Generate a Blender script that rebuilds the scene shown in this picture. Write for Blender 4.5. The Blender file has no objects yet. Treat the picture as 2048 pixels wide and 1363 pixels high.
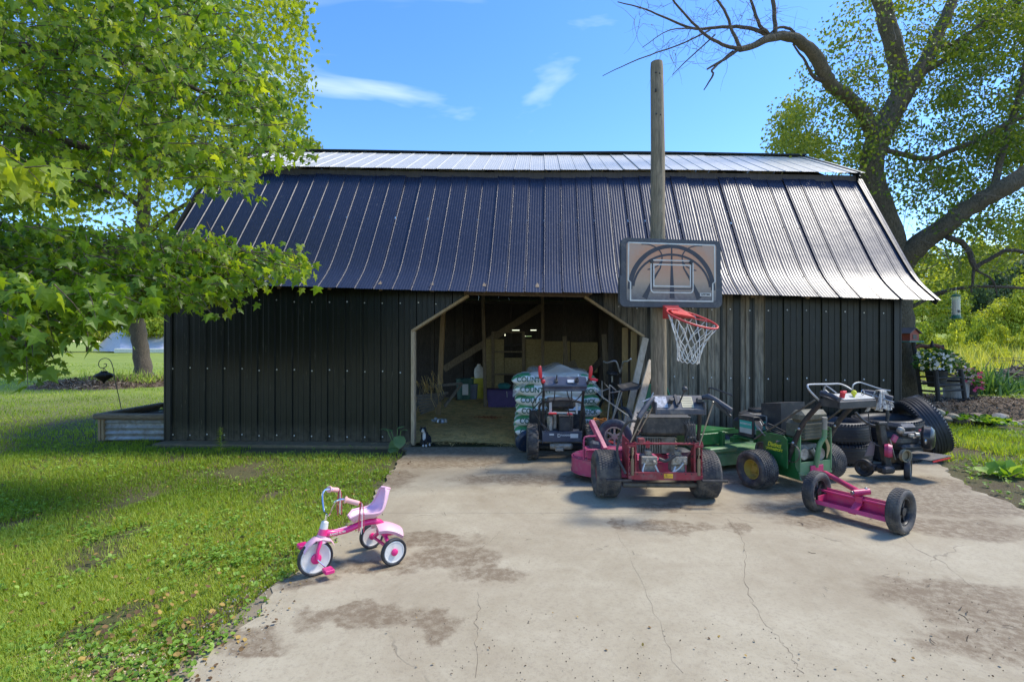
import bpy, bmesh, math, random
import numpy as np
from mathutils import Vector, Matrix, Euler, Quaternion
R = math.radians
sc = bpy.context.scene
COL = sc.collection
rng = random.Random(7)
nrg = np.random.RandomState(11)

# ------------------------------------------------------------------ camera
F = 1024.0          # focal length in photograph pixels (2048 wide)
CH = 1.31           # eye height
cam_d = bpy.data.cameras.new('camera'); cam_d.lens = 18.0; cam_d.sensor_width = 36.0
cam_d.clip_start = 0.05; cam_d.clip_end = 3000
cam = bpy.data.objects.new('camera', cam_d); COL.objects.link(cam)
cam.location = (0, 0, CH); cam.rotation_euler = (R(90), 0, 0)
sc.camera = cam

# ------------------------------------------------------------------ world, sun, exposure
SUN_EL, SUN_AZ = 54.0, 74.0        # azimuth measured from +Y towards +X
world = bpy.data.worlds.new('World'); sc.world = world; world.use_nodes = True
wn, wl = world.node_tree.nodes, world.node_tree.links
wn.clear()
wo = wn.new('ShaderNodeOutputWorld'); wb = wn.new('ShaderNodeBackground'); wb.inputs['Strength'].default_value = 0.15
sky = wn.new('ShaderNodeTexSky'); sky.sky_type = 'NISHITA'; sky.sun_disc = False
sky.sun_elevation = R(SUN_EL); sky.sun_rotation = R(SUN_AZ)
sky.air_density = 1.0; sky.dust_density = 0.25; sky.ozone_density = 3.0; sky.altitude = 200
hs = wn.new('ShaderNodeHueSaturation'); hs.inputs['Saturation'].default_value = 1.26; hs.inputs['Hue'].default_value = 0.508; hs.inputs['Value'].default_value = 1.0
wl.new(sky.outputs[0], hs.inputs['Color'])
tc = wn.new('ShaderNodeTexCoord'); mp = wn.new('ShaderNodeMapping'); mp.inputs['Scale'].default_value = (1.3, 1.3, 5.5); mp.inputs['Rotation'].default_value = (0.0, R(9), 0.0); mp.inputs['Location'].default_value = (0.35, 0.1, 0.25)
n1 = wn.new('ShaderNodeTexNoise'); n1.inputs['Scale'].default_value = 1.5; n1.inputs['Detail'].default_value = 5; n1.inputs['Roughness'].default_value = 0.52; n1.inputs['Distortion'].default_value = 0.5
cr = wn.new('ShaderNodeValToRGB'); cr.color_ramp.elements[0].position = 0.56; cr.color_ramp.elements[1].position = 0.92
cr.color_ramp.elements[1].color = (0.75, 0.75, 0.75, 1)
wl.new(tc.outputs['Generated'], mp.inputs[0]); wl.new(mp.outputs[0], n1.inputs['Vector']); wl.new(n1.outputs[0], cr.inputs[0])
mx = wn.new('ShaderNodeMixRGB'); mx.inputs[2].default_value = (6.0, 6.3, 6.9, 1)
wl.new(cr.outputs[0], mx.inputs[0]); wl.new(hs.outputs[0], mx.inputs[1]); wl.new(mx.outputs[0], wb.inputs['Color']); wl.new(wb.outputs[0], wo.inputs[0])

sl = bpy.data.lights.new('sun', 'SUN'); sl.energy = 2.4; sl.angle = R(12.0); sl.color = (1.0, 0.94, 0.82)
so = bpy.data.objects.new('sun', sl); COL.objects.link(so)
sdir = Vector((math.sin(R(SUN_AZ)) * math.cos(R(SUN_EL)), math.cos(R(SUN_AZ)) * math.cos(R(SUN_EL)), math.sin(R(SUN_EL))))
so.rotation_euler = sdir.to_track_quat('Z', 'Y').to_euler(); so.location = sdir * 60
vs = sc.view_settings; vs.view_transform = 'Standard'; vs.look = 'None'; vs.gamma = 1.0; vs.exposure = 1.14; vs.use_curve_mapping = False
sc.cycles.use_denoising = True
sc.cycles.max_bounces = 8; sc.cycles.transparent_max_bounces = 8

# ------------------------------------------------------------------ helpers
def at(px, py, Y):
    """point seen at photo pixel (px,py) at distance Y"""
    return Vector(((px - 1024) / F * Y, Y, CH - (py - 681.5) / F * Y))

def gnd(px, py, z=0.0):
    Y = (CH - z) * F / (py - 681.5)
    return Vector(((px - 1024) / F * Y, Y, z))

def tag(o, label=None, cat=None, group=None, kind=None):
    if label: o['label'] = label
    if cat: o['category'] = cat
    if group: o['group'] = group
    if kind: o['kind'] = kind
    return o

def empty(name, loc=(0, 0, 0), rz=0.0, label=None, cat=None, group=None, kind=None, parent=None):
    o = bpy.data.objects.new(name, None); COL.objects.link(o); o.empty_display_size = 0.1
    o.location = loc; o.rotation_euler = (0, 0, rz); o.parent = parent
    return tag(o, label, cat, group, kind)

def copy_tree(o, parent=None):
    c = o.copy(); COL.objects.link(c); c.parent = parent
    for ch in list(o.children): copy_tree(ch, c)
    return c

def inst(name, mesh, parent=None, loc=(0, 0, 0), rot=(0, 0, 0), scale=(1, 1, 1)):
    o = bpy.data.objects.new(name, mesh); COL.objects.link(o); o.parent = parent
    o.location = loc; o.rotation_euler = rot; o.scale = scale
    return o

class MB:
    def __init__(s): s.v = []; s.f = []; s.mi = []; s.m = 0
    def add(s, vs, fs):
        b = len(s.v); s.v += [tuple(p) for p in vs]
        for f in fs: s.f.append(tuple(b + i for i in f)); s.mi.append(s.m)
        return s
    def box(s, c, d, rot=None, ch=0.0):
        hx, hy, hz = d[0] / 2, d[1] / 2, d[2] / 2
        Mx = Matrix.Identity(3)
        if rot is not None: Mx = Euler(rot).to_matrix() if not isinstance(rot, Matrix) else rot
        c = Vector(c)
        if ch <= 0:
            vs = [Mx @ Vector((x * hx, y * hy, z * hz)) + c for x in (-1, 1) for y in (-1, 1) for z in (-1, 1)]
            return s.add(vs, [(0, 1, 3, 2), (4, 6, 7, 5), (0, 4, 5, 1), (2, 3, 7, 6), (0, 2, 6, 4), (1, 5, 7, 3)])
        ch = min(ch, hx * .9, hy * .9, hz * .9)
        vs = []; idx = {}
        for x in (-1, 1):
            for y in (-1, 1):
                for z in (-1, 1):
                    for a in range(3):
                        p = [x * (hx - ch), y * (hy - ch), z * (hz - ch)]
                        p[a] = (x, y, z)[a] * (hx, hy, hz)[a]
                        idx[(x, y, z, a)] = len(vs); vs.append(Mx @ Vector(p) + c)
        fs = []
        for a in range(3):
            o = [i for i in range(3) if i != a]
            for sg in (-1, 1):
                q = []
                for (p, r) in ((-1, -1), (1, -1), (1, 1), (-1, 1)):
                    k = [0, 0, 0]; k[a] = sg; k[o[0]] = p; k[o[1]] = r
                    q.append(idx[tuple(k) + (a,)])
                if (sg > 0) == (a == 1): q.reverse()
                fs.append(tuple(q))
        for a in range(3):
            o = [i for i in range(3) if i != a]
            for p in (-1, 1):
                for r in (-1, 1):
                    k0 = [0, 0, 0]; k0[a] = -1; k0[o[0]] = p; k0[o[1]] = r
                    k1 = list(k0); k1[a] = 1
                    q = (idx[tuple(k0) + (o[0],)], idx[tuple(k1) + (o[0],)], idx[tuple(k1) + (o[1],)], idx[tuple(k0) + (o[1],)])
                    fs.append(q)
        for x in (-1, 1):
            for y in (-1, 1):
                for z in (-1, 1): fs.append(tuple(idx[(x, y, z, a)] for a in range(3)))
        return s.add(vs, fs)
    def beam(s, a, b, w, h, up=(0, 0, 1), ch=0.0):
        """rectangular bar from a to b, w across, h along up"""
        a, b = Vector(a), Vector(b); d = b - a; L = d.length; d.normalize()
        up = Vector(up); x = d.cross(up)
        if x.length < 1e-4: x = d.cross(Vector((1, 0, 0)))
        x.normalize(); z = x.cross(d).normalized()
        Mx = Matrix((x, d, z)).transposed()
        return s.box((a + b) / 2, (w, L, h), Mx, ch)
    def tube(s, pts, r, n=8, cap=True, closed=False):
        pts = [Vector(p) for p in pts]; m = len(pts)
        rs = r if isinstance(r, (list, tuple)) else [r] * m
        vs = []; fs = []
        prev = None
        for i, p in enumerate(pts):
            if closed: t = pts[(i + 1) % m] - pts[i - 1]
            else: t = pts[min(i + 1, m - 1)] - pts[max(i - 1, 0)]
            if t.length < 1e-7: t = Vector((0, 0, 1))
            t.normalize()
            if prev is None:
                a = t.cross(Vector((0, 0, 1)))
                if a.length < 0.05: a = t.cross(Vector((1, 0, 0)))
            else:
                a = prev - t * prev.dot(t)
                if a.length < 1e-4: a = t.cross(Vector((1, 0, 0)))
            a.normalize(); prev = a; b = t.cross(a)
            for k in range(n):
                an = 2 * math.pi * k / n
                vs.append(p + (a * math.cos(an) + b * math.sin(an)) * rs[i])
        for i in range(m - 1 + (1 if closed else 0)):
            j = (i + 1) % m
            for k in range(n):
                fs.append((i * n + k, i * n + (k + 1) % n, j * n + (k + 1) % n, j * n + k))
        if cap and not closed:
            fs.append(tuple(range(n))[::-1]); fs.append(tuple((m - 1) * n + k for k in range(n)))
        return s.add(vs, fs)
    def lathe(s, prof, n=24, axis='z', c=(0, 0, 0), rot=None, closed=False):
        """prof: list of (radius, height)"""
        vs = []; fs = []; m = len(prof); c = Vector(c)
        Mx = Matrix.Identity(3)
        if axis == 'x': Mx = Matrix(((0, 0, 1), (0, 1, 0), (-1, 0, 0)))
        if axis == 'y': Mx = Matrix(((1, 0, 0), (0, 0, 1), (0, -1, 0)))
        if rot is not None: Mx = Euler(rot).to_matrix() @ Mx
        for (r, h) in prof:
            for k in range(n):
                a = 2 * math.pi * k / n
                vs.append(Mx @ Vector((max(r, 1e-5) * math.cos(a), max(r, 1e-5) * math.sin(a), h)) + c)
        for i in range(m - 1 + (1 if closed else 0)):
            j = (i + 1) % m
            for k in range(n):
                fs.append((i * n + k, i * n + (k + 1) % n, j * n + (k + 1) % n, j * n + k))
        return s.add(vs, fs)
    def cyl(s, a, b, r, n=12): return s.tube([a, b], r, n)
    def ball(s, c, r, n=12, sc=(1, 1, 1)):
        c = Vector(c); vs = []; fs = []; m = max(4, n // 2)
        for i in range(m + 1):
            t = math.pi * i / m
            for k in range(n):
                a = 2 * math.pi * k / n
                rr = max(math.sin(t), 1e-4)
                vs.append(c + Vector((rr * math.cos(a) * r * sc[0], rr * math.sin(a) * r * sc[1], math.cos(t) * r * sc[2])))
        for i in range(m):
            for k in range(n):
                fs.append((i * n + k, (i + 1) * n + k, (i + 1) * n + (k + 1) % n, i * n + (k + 1) % n))
        return s.add(vs, fs)
    def prism(s, poly, th, mat4=None):
        """polygon in local xy, extruded 0..th along z, placed by 4x4 matrix"""
        M4 = mat4 or Matrix.Identity(4); n = len(poly)
        vs = [M4 @ Vector((x, y, 0)) for x, y in poly] + [M4 @ Vector((x, y, th)) for x, y in poly]
        fs = [tuple(range(n))[::-1], tuple(range(n, 2 * n))] + [(i, (i + 1) % n, n + (i + 1) % n, n + i) for i in range(n)]
        return s.add(vs, fs)
    def quad(s, a, b, c, d): return s.add([a, b, c, d], [(0, 1, 2, 3)])
    def mesh(s, name, mats, angle=35, recalc=True):
        me = bpy.data.meshes.new(name)
        me.from_pydata(s.v, [], s.f)
        if not isinstance(mats, (list, tuple)): mats = [mats]
        for m in mats: me.materials.append(m)
        if len(mats) > 1: me.polygons.foreach_set('material_index', s.mi)
        me.validate()
        if recalc:
            bm = bmesh.new(); bm.from_mesh(me); bmesh.ops.recalc_face_normals(bm, faces=bm.faces); bm.to_mesh(me); bm.free()
        me.polygons.foreach_set('use_smooth', [True] * len(me.polygons))
        me.set_sharp_from_angle(angle=R(angle)); me.update()
        return me
    def build(s, name, mats, parent=None, loc=(0, 0, 0), rot=(0, 0, 0), angle=35, recalc=True):
        return inst(name, s.mesh(name, mats, angle, recalc), parent, loc, rot)

def np_mesh(name, V, Fc, mats, attr=None, smooth=False):
    """V (n,3) float, Fc (m,k) int uniform faces"""
    me = bpy.data.meshes.new(name); V = np.ascontiguousarray(V, dtype=np.float32); Fc = np.ascontiguousarray(Fc, dtype=np.int32)
    m, k = Fc.shape
    me.vertices.add(len(V)); me.vertices.foreach_set('co', V.ravel())
    me.loops.add(m * k); me.loops.foreach_set('vertex_index', Fc.ravel())
    me.polygons.add(m); me.polygons.foreach_set('loop_start', np.arange(0, m * k, k, dtype=np.int32)); me.polygons.foreach_set('loop_total', np.full(m, k, dtype=np.int32))
    me.update(calc_edges=True)
    if attr is not None:
        a = me.attributes.new('rnd', 'FLOAT', 'POINT'); a.data.foreach_set('value', np.ascontiguousarray(attr, dtype=np.float32))
    if not isinstance(mats, (list, tuple)): mats = [mats]
    for x in mats: me.materials.append(x)
    me.polygons.foreach_set('use_smooth', np.full(m, smooth))
    return me

def scatter_mesh(name, T, TF, pos, rots, scl, mat, rnd=None):
    """copies of template T (k,3), faces TF at pos (n,3) with rotation matrices rots (n,3,3), scale scl (n,) or (n,3)"""
    T = np.asarray(T, float); TF = np.asarray(TF, int); n = len(pos); k = len(T)
    scl = np.asarray(scl, float)
    if scl.ndim == 1: scl = np.repeat(scl[:, None], 3, 1)
    L = T[None] * scl[:, None, :]
    V = np.einsum('nij,nkj->nki', rots, L) + np.asarray(pos)[:, None, :]
    Fc = TF[None] + (np.arange(n) * k)[:, None, None]
    if rnd is None: rnd = nrg.rand(n)
    return np_mesh(name, V.reshape(-1, 3), Fc.reshape(-1, TF.shape[1]), mat, np.repeat(rnd, k))

def eulers(ax, ay, az):
    """rotation matrices Rz@Ry@Rx from arrays"""
    cx, sx, cy, sy, cz, sz = np.cos(ax), np.sin(ax), np.cos(ay), np.sin(ay), np.cos(az), np.sin(az)
    Rm = np.empty((len(ax), 3, 3))
    Rm[:, 0, 0] = cz * cy; Rm[:, 0, 1] = cz * sy * sx - sz * cx; Rm[:, 0, 2] = cz * sy * cx + sz * sx
    Rm[:, 1, 0] = sz * cy; Rm[:, 1, 1] = sz * sy * sx + cz * cx; Rm[:, 1, 2] = sz * sy * cx - cz * sx
    Rm[:, 2, 0] = -sy; Rm[:, 2, 1] = cy * sx; Rm[:, 2, 2] = cy * cx
    return Rm

# ------------------------------------------------------------------ materials
def newmat(name):
    m = bpy.data.materials.new(name); m.use_nodes = True
    n, l = m.node_tree.nodes, m.node_tree.links; b = n['Principled BSDF']
    return m, n, l, b

def rgb(c): return (c[0], c[1], c[2], 1.0)

def noise(n, l, vec, scale, detail=4, rough=0.55, dist=0.0):
    t = n.new('ShaderNodeTexNoise'); t.inputs['Scale'].default_value = scale; t.inputs['Detail'].default_value = detail
    t.inputs['Roughness'].default_value = rough; t.inputs['Distortion'].default_value = dist
    if vec is not None: l.new(vec, t.inputs['Vector'])
    return t.outputs[0]

def mrange(n, l, v, a, b, c=0.0, d=1.0):
    m = n.new('ShaderNodeMapRange'); m.clamp = True
    m.inputs[1].default_value = a; m.inputs[2].default_value = b; m.inputs[3].default_value = c; m.inputs[4].default_value = d
    l.new(v, m.inputs[0]); return m.outputs[0]

def mixc(n, l, fac, a, b, mode='MIX'):
    m = n.new('ShaderNodeMixRGB'); m.blend_type = mode
    if isinstance(fac, (int, float)): m.inputs[0].default_value = fac
    else: l.new(fac, m.inputs[0])
    for i, c in ((1, a), (2, b)):
        if isinstance(c, tuple): m.inputs[i].default_value = rgb(c)
        else: l.new(c, m.inputs[i])
    return m.outputs[0]

def mth(n, l, op, a, b=None):
    m = n.new('ShaderNodeMath'); m.operation = op
    for i, c in ((0, a), (1, b)):
        if c is None: continue
        if isinstance(c, (int, float)): m.inputs[i].default_value = c
        else: l.new(c, m.inputs[i])
    return m.outputs[0]

def ocoord(n, l, scale=(1, 1, 1), kind='Object'):
    t = n.new('ShaderNodeTexCoord'); mp = n.new('ShaderNodeMapping'); mp.inputs['Scale'].default_value = scale
    l.new(t.outputs[kind], mp.inputs[0]); return mp.outputs[0]

def bumpn(n, l, b, h, strength=0.3, dist=0.01):
    u = n.new('ShaderNodeBump'); u.inputs['Strength'].default_value = strength; u.inputs['Distance'].default_value = dist
    l.new(h, u.inputs['Height']); l.new(u.outputs[0], b.inputs['Normal'])

MATS = {}
def M(name, col, rough=0.55, metal=0.0, var=0.15, scale=9.0, dirt=0.0, dcol=(0.22, 0.18, 0.12), dscale=14.0, bump=0.15, bscale=60.0, bdist=0.003, stretch=(1, 1, 1), coat=0.0, spec=0.5):
    if name in MATS: return MATS[name]
    m, n, l, b = newmat(name)
    v = ocoord(n, l, stretch)
    f = noise(n, l, v, scale, 5)
    lo = tuple(c * (1 - var) for c in col); hi = tuple(min(1, c * (1 + var)) for c in col)
    c = mixc(n, l, mrange(n, l, f, 0.3, 0.7), lo, hi)
    rr = rough
    if dirt > 0:
        d = mrange(n, l, noise(n, l, v, dscale, 8, 0.65), 0.62 - dirt * 0.35, 0.72, 0, min(1, 0.35 + dirt))
        c = mixc(n, l, d, c, dcol)
        rr = mrange(n, l, d, 0, 1, rough, 0.9)
        l.new(rr, b.inputs['Roughness'])
    else: b.inputs['Roughness'].default_value = rough
    l.new(c, b.inputs['Base Color']); b.inputs['Metallic'].default_value = metal
    b.inputs['Coat Weight'].default_value = coat; b.inputs['Coat Roughness'].default_value = 0.12
    b.inputs['Specular IOR Level'].default_value = spec
    if bump > 0: bumpn(n, l, b, noise(n, l, v, bscale, 4), bump, bdist)
    MATS[name] = m; return m

def wood(name, col, dark, along=(8, 8, 1.0), rough=0.8, dirt=0.0):
    m, n, l, b = newmat(name)
    v = ocoord(n, l, along)
    w = noise(n, l, v, 9, 7, 0.6, 0.8)
    c = mixc(n, l, mrange(n, l, w, 0.35, 0.68), dark, col)
    v2 = ocoord(n, l)
    c = mixc(n, l, mrange(n, l, noise(n, l, v2, 2.3, 4), 0.35, 0.75, 0, 0.5), c, dark)
    l.new(c, b.inputs['Base Color']); b.inputs['Roughness'].default_value = rough
    bumpn(n, l, b, w, 0.5, 0.004)
    return m

def leafmat(name, c0, c1, c2, trans=0.45, rough=0.5, dark=None):
    """leaf blade: colour varies leaf by leaf through the attribute rnd, light passes through"""
    m, n, l, b = newmat(name)
    a = n.new('ShaderNodeAttribute'); a.attribute_name = 'rnd'
    oi = n.new('ShaderNodeObjectInfo')
    r = n.new('ShaderNodeValToRGB'); e = r.color_ramp.elements
    e[0].color = rgb(c0); e[1].color = rgb(c2); e[1].position = 1.0
    x = e.new(0.5); x.color = rgb(c1)
    s = mth(n, l, 'ADD', a.outputs['Fac'], mth(n, l, 'MULTIPLY', oi.outputs['Random'], 0.12))
    l.new(s, r.inputs[0])
    l.new(r.outputs[0], b.inputs['Base Color']); b.inputs['Roughness'].default_value = rough
    b.inputs['Specular IOR Level'].default_value = 0.35
    t = n.new('ShaderNodeBsdfTranslucent')
    tcx = mixc(n, l, 1.0, r.outputs[0], (1.75, 1.6, 0.45), 'MULTIPLY'); l.new(tcx, t.inputs['Color'])
    mx = n.new('ShaderNodeMixShader'); mx.inputs[0].default_value = trans
    l.new(b.outputs[0], mx.inputs[1]); l.new(t.outputs[0], mx.inputs[2]); l.new(mx.outputs[0], n['Material Output'].inputs['Surface'])
    return m
# ================================================================== GROUND
def sstep(a, b, x):
    t = np.clip((np.asarray(x, float) - a) / (b - a), 0, 1); return t * t * (3 - 2 * t)

LEDGE = [gnd(*p) for p in ((815, 903), (792, 930), (765, 970), (748, 995), (735, 1030), (680, 1070), (640, 1110), (600, 1142), (556, 1175), (520, 1222), (488, 1252), (430, 1300), (330, 1400))]
LEDGE = [Vector((-1.45, 6.45, 0))] + LEDGE + [Vector((-1.6, 1.2, 0)), Vector((-1.9, 0.2, 0)), Vector((-2.0, -3.0, 0))]
_ly = np.array([p.y for p in LEDGE])[::-1]; _lx = np.array([p.x for p in LEDGE])[::-1]
def left_edge(Y): return np.interp(Y, _ly, _lx)
REDGE = [Vector((4.75, 6.15, 0)), gnd(1885, 935), gnd(1930, 972), gnd(2048, 1022), Vector((4.6, 3.2, 0)), Vector((5.2, 2.0, 0)), Vector((5.6, -3, 0))]
_ry = np.array([p.y for p in REDGE])[::-1]; _rx = np.array([p.x for p in REDGE])[::-1]
def right_edge(Y): return np.interp(Y, _ry, _rx)

def mulch_amount(x, y):
    """height share of the mulch mound beside the barn"""
    x = np.asarray(x, float); y = np.asarray(y, float)
    near = 7.75 + 0.35 * sstep(5.0, 6.6, x) + 0.1 * np.sin(x * 2.1)
    far = np.interp(x, [4.5, 7.6, 8.6, 9.5, 12], [10.9, 10.6, 9.9, 9.35, 8.9])
    a = sstep(0, 0.35, y - near) * sstep(0, 0.5, far - y) * sstep(4.6, 5.0, x)
    return a
def gz(x, y):
    x = np.asarray(x, float); y = np.asarray(y, float)
    z = 0.0 + 0.26 * mulch_amount(x, y)
    r = sstep(30, 150, y) * sstep(-10, 40, x) * 13.0      # wooded rise behind, to the right
    z = z + r + 0.02 * np.sin(x * 0.9) * np.sin(y * 0.7) * sstep(7, 10, y)
    z = z + 0.06 * sstep(0.0, 1.0, x - right_edge(y)) * sstep(8.2, 6.5, y)
    return z

def lawn_material():
    m, n, l, b = newmat('lawn_soil')
    v = ocoord(n, l)
    f = noise(n, l, v, 0.9, 6, 0.6)
    c = mixc(n, l, mrange(n, l, f, 0.35, 0.65), (0.10, 0.11, 0.028), (0.12, 0.082, 0.045))
    sep = n.new('ShaderNodeSeparateXYZ'); l.new(v, sep.inputs[0])
    far = mrange(n, l, sep.outputs[1], 7.5, 14.0)
    g = mixc(n, l, mrange(n, l, noise(n, l, v, 0.5, 5), 0.35, 0.68), (0.16, 0.22, 0.02), (0.24, 0.29, 0.035))
    c = mixc(n, l, far, c, g)
    l.new(c, b.inputs['Base Color']); b.inputs['Roughness'].default_value = 0.95
    bumpn(n, l, b, noise(n, l, v, 55, 6, 0.7), 0.9, 0.03)
    return m
def grid_mesh(name, xs, ys, zf, mat):
    X, Y = np.meshgrid(xs, ys); Z = zf(X, Y); V = np.stack([X, Y, Z], -1).reshape(-1, 3)
    nx, ny = len(xs), len(ys); i = np.arange(ny - 1)[:, None] * nx + np.arange(nx - 1)[None]
    Fc = np.stack([i, i + 1, i + nx + 1, i + nx], -1).reshape(-1, 4)
    return np_mesh(name, V, Fc, mat, smooth=True)
xs = np.concatenate([np.linspace(-600, -60, 10), np.linspace(-50, -8, 18), np.linspace(-7.5, 12, 100), np.linspace(13, 60, 24), np.linspace(70, 600, 12)])
ys = np.concatenate([np.linspace(-40, -4, 8), np.linspace(-3, 14, 90), np.linspace(15, 160, 50), np.linspace(180, 900, 14)])
g = inst('ground', grid_mesh('ground', xs, ys, lambda x, y: gz(x, y) - 0.012, lawn_material())); tag(g, kind='structure')

# concrete apron: slabs divided by joints
def concrete_material():
    m, n, l, b = newmat('weathered_concrete')
    v = ocoord(n, l)
    f1 = noise(n, l, v, 1.3, 8, 0.62); f2 = noise(n, l, v, 7, 8, 0.7)
    c = mixc(n, l, mrange(n, l, f1, 0.32, 0.7), (0.285, 0.235, 0.150), (0.395, 0.340, 0.235))
    c = mixc(n, l, mrange(n, l, f2, 0.35, 0.75, 0, 0.55), c, (0.45, 0.395, 0.28))
    c = mixc(n, l, mrange(n, l, noise(n, l, v, 55, 9, 0.8), 0.50, 0.66, 0, 0.55), c, (0.20, 0.165, 0.115))
    c = mixc(n, l, mrange(n, l, noise(n, l, v, 0.8, 9, 0.7, 0.6), 0.45, 0.66, 0, 0.5), c, (0.235, 0.180, 0.112))
    # brown trodden-in soil, each patch where it lies
    blobs = [(840, 1083, .38, .13), (740, 1135, .34, .10), (900, 1120, .28, .16), (985, 1150, .22, .10), (720, 1235, .30, .09), (860, 1255, .10, .12), (1232, 1048, .07, .07), (1330, 1055, .30, .12), (1462, 1055, .10, .09),
             (1360, 1015, .35, .08), (880, 925, .9, .28), (1060, 960, .7, .2), (1700, 985, .9, .45), (1900, 1010, .6, .35), (1900, 1190, .42, .16), (1990, 1235, .35, .14), (2010, 1290, .35, .12), (1600, 1020, .5, .16), (1450, 960, .8, .2), (780, 960, .22, .4), (610, 1160, .16, .12), (1680, 1045, .5, .15), (1950, 1060, .5, .2), (500, 1290, .2, .10), (1860, 970, .5, .3)]
    wx = noise(n, l, v, 3.2, 6, 0.65); wy = noise(n, l, ocoord(n, l, (1.1, 0.9, 1)), 4.1, 6, 0.65)
    sep = n.new('ShaderNodeSeparateXYZ'); l.new(v, sep.inputs[0])
    X = mth(n, l, 'ADD', sep.outputs[0], mth(n, l, 'MULTIPLY', mth(n, l, 'SUBTRACT', wx, 0.5), 0.55))
    Y = mth(n, l, 'ADD', sep.outputs[1], mth(n, l, 'MULTIPLY', mth(n, l, 'SUBTRACT', wy, 0.5), 0.45))
    tot = None
    for (px, py, rx, ry) in blobs:
        p = gnd(px, py)
        a = mth(n, l, 'DIVIDE', mth(n, l, 'SUBTRACT', X, p.x), rx); a = mth(n, l, 'MULTIPLY', a, a)
        e = mth(n, l, 'DIVIDE', mth(n, l, 'SUBTRACT', Y, p.y), ry); e = mth(n, l, 'MULTIPLY', e, e)
        d = mrange(n, l, mth(n, l, 'ADD', a, e), 0.6, 1.35, 1, 0)
        tot = d if tot is None else mth(n, l, 'MAXIMUM', tot, d)
    br = mrange(n, l, noise(n, l, v, 22, 10, 0.8), 0.40, 0.56, 0.30, 1.0)
    # dirt grows near the slab rims
    rim = mrange(n, l, mth(n, l, 'ADD', sep.outputs[1], mth(n, l, 'MULTIPLY', wx, 1.6)), 5.6, 6.9)
    tot = mth(n, l, 'MAXIMUM', tot, rim)
    c = mixc(n, l, mth(n, l, 'MULTIPLY', mth(n, l, 'MULTIPLY', tot, br), 0.88), c, (0.15, 0.105, 0.060))
    # hairline cracks
    vo = n.new('ShaderNodeTexVoronoi'); vo.feature = 'DISTANCE_TO_EDGE'; vo.inputs['Scale'].default_value = 0.42
    dv = n.new('ShaderNodeVectorMath'); dv.operation = 'ADD'
    nz = n.new('ShaderNodeTexNoise'); nz.inputs['Scale'].default_value = 2.6; nz.inputs['Detail'].default_value = 8; l.new(v, nz.inputs['Vector'])
    sc_ = n.new('ShaderNodeVectorMath'); sc_.operation = 'SCALE'; sc_.inputs['Scale'].default_value = 0.5; l.new(nz.outputs['Color'], sc_.inputs[0])
    l.new(v, dv.inputs[0]); l.new(sc_.outputs[0], dv.inputs[1]); l.new(dv.outputs[0], vo.inputs['Vector'])
    crk = mrange(n, l, vo.outputs['Distance'], 0.0012, 0.0032, 1, 0)
    crk = mth(n, l, 'MULTIPLY', crk, mrange(n, l, f1, 0.5, 0.56))
    c = mixc(n, l, mth(n, l, 'MULTIPLY', crk, 0.4), c, (0.10, 0.08, 0.05))
    l.new(c, b.inputs['Base Color']); b.inputs['Roughness'].default_value = 0.88
    h = mth(n, l, 'SUBTRACT', noise(n, l, v, 120, 5, 0.7), crk)
    bumpn(n, l, b, h, 0.35, 0.004)
    return m
CONC = concrete_material()
drive = empty('driveway', label='pale worn concrete apron with brown soil stains in front of the barn', cat='driveway', kind='structure')
jy = [-3.0, 3.87, 6.28]; jx = [None, None]
for j in range(2):
    for i in range(1):
        ya, yb = jy[j] + 0.0015, jy[j + 1] - 0.0015
        yy = np.arange(ya, yb, 0.06).tolist() + [yb]
        Lx = []; Rx = []
        for y in yy:
            wob = 0.018 * math.sin(y * 11) + 0.012 * math.sin(y * 29 + 1) + 0.006 * math.sin(y * 67)
            Lx.append(float(left_edge(y)) + wob if jx[i] is None else jx[i] + 0.0015)
            Rx.append(float(right_edge(y)) + 1.5 * wob if jx[i + 1] is None else jx[i + 1] - 0.0015)
        vs = []; fs = []; n_ = len(yy)
        for y, a, c_ in zip(yy, Lx, Rx):
            vs += [(a, y, 0.012), (c_, y, 0.012), (a, y, -0.08), (c_, y, -0.08)]
        for k in range(n_ - 1):
            o = 4 * k; fs += [(o, o + 1, o + 5, o + 4), (o + 2, o, o + 4, o + 6), (o + 1, o + 3, o + 7, o + 5)]
        fs += [(0, 2, 3, 1), (4 * n_ - 4, 4 * n_ - 3, 4 * n_ - 1, 4 * n_ - 2)]
        mb = MB(); mb.add(vs, fs); mb.build('slab', CONC, drive, angle=30)
JOINT = M('joint_soil', (0.21, 0.17, 0.11), 0.95, bump=0.5)
mb = MB(); mb.quad((-1.9, -2.9, 0.006), (5.0, -2.9, 0.006), (2.6, 6.2, 0.006), (-0.9, 6.2, 0.006)); mb.build('joint_filler', JOINT, drive)

CRK = M('crack_dark', (.12, .092, .06), .95, bump=0)
def crack(pts, w, name='crack'):
    mb = MB(); P = []
    for (a, b_) in zip(pts[:-1], pts[1:]):
        A, B = gnd(*a), gnd(*b_)
        for k in range(6):
            q_ = A.lerp(B, k / 6); P.append((q_.x + rng.gauss(0, .006), q_.y + rng.gauss(0, .006)))
    V = []
    for i, (x, y) in enumerate(P):
        ww = w * rng.uniform(.15, .6) / 2; V += [(x - ww, y - ww * .4, .0128), (x + ww, y + ww * .4, .0128)]
    mb.add(V, [(2 * i, 2 * i + 1, 2 * i + 3, 2 * i + 2) for i in range(len(P) - 1)]); mb.build(name, CRK, drive)
crack([(1455, 1040), (1488, 1085), (1492, 1120), (1488, 1160), (1503, 1200), (1520, 1240), (1562, 1285), (1585, 1320), (1612, 1363)], .006)
crack([(957, 1188), (955, 1240), (953, 1300), (951, 1375)], .004)
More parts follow.
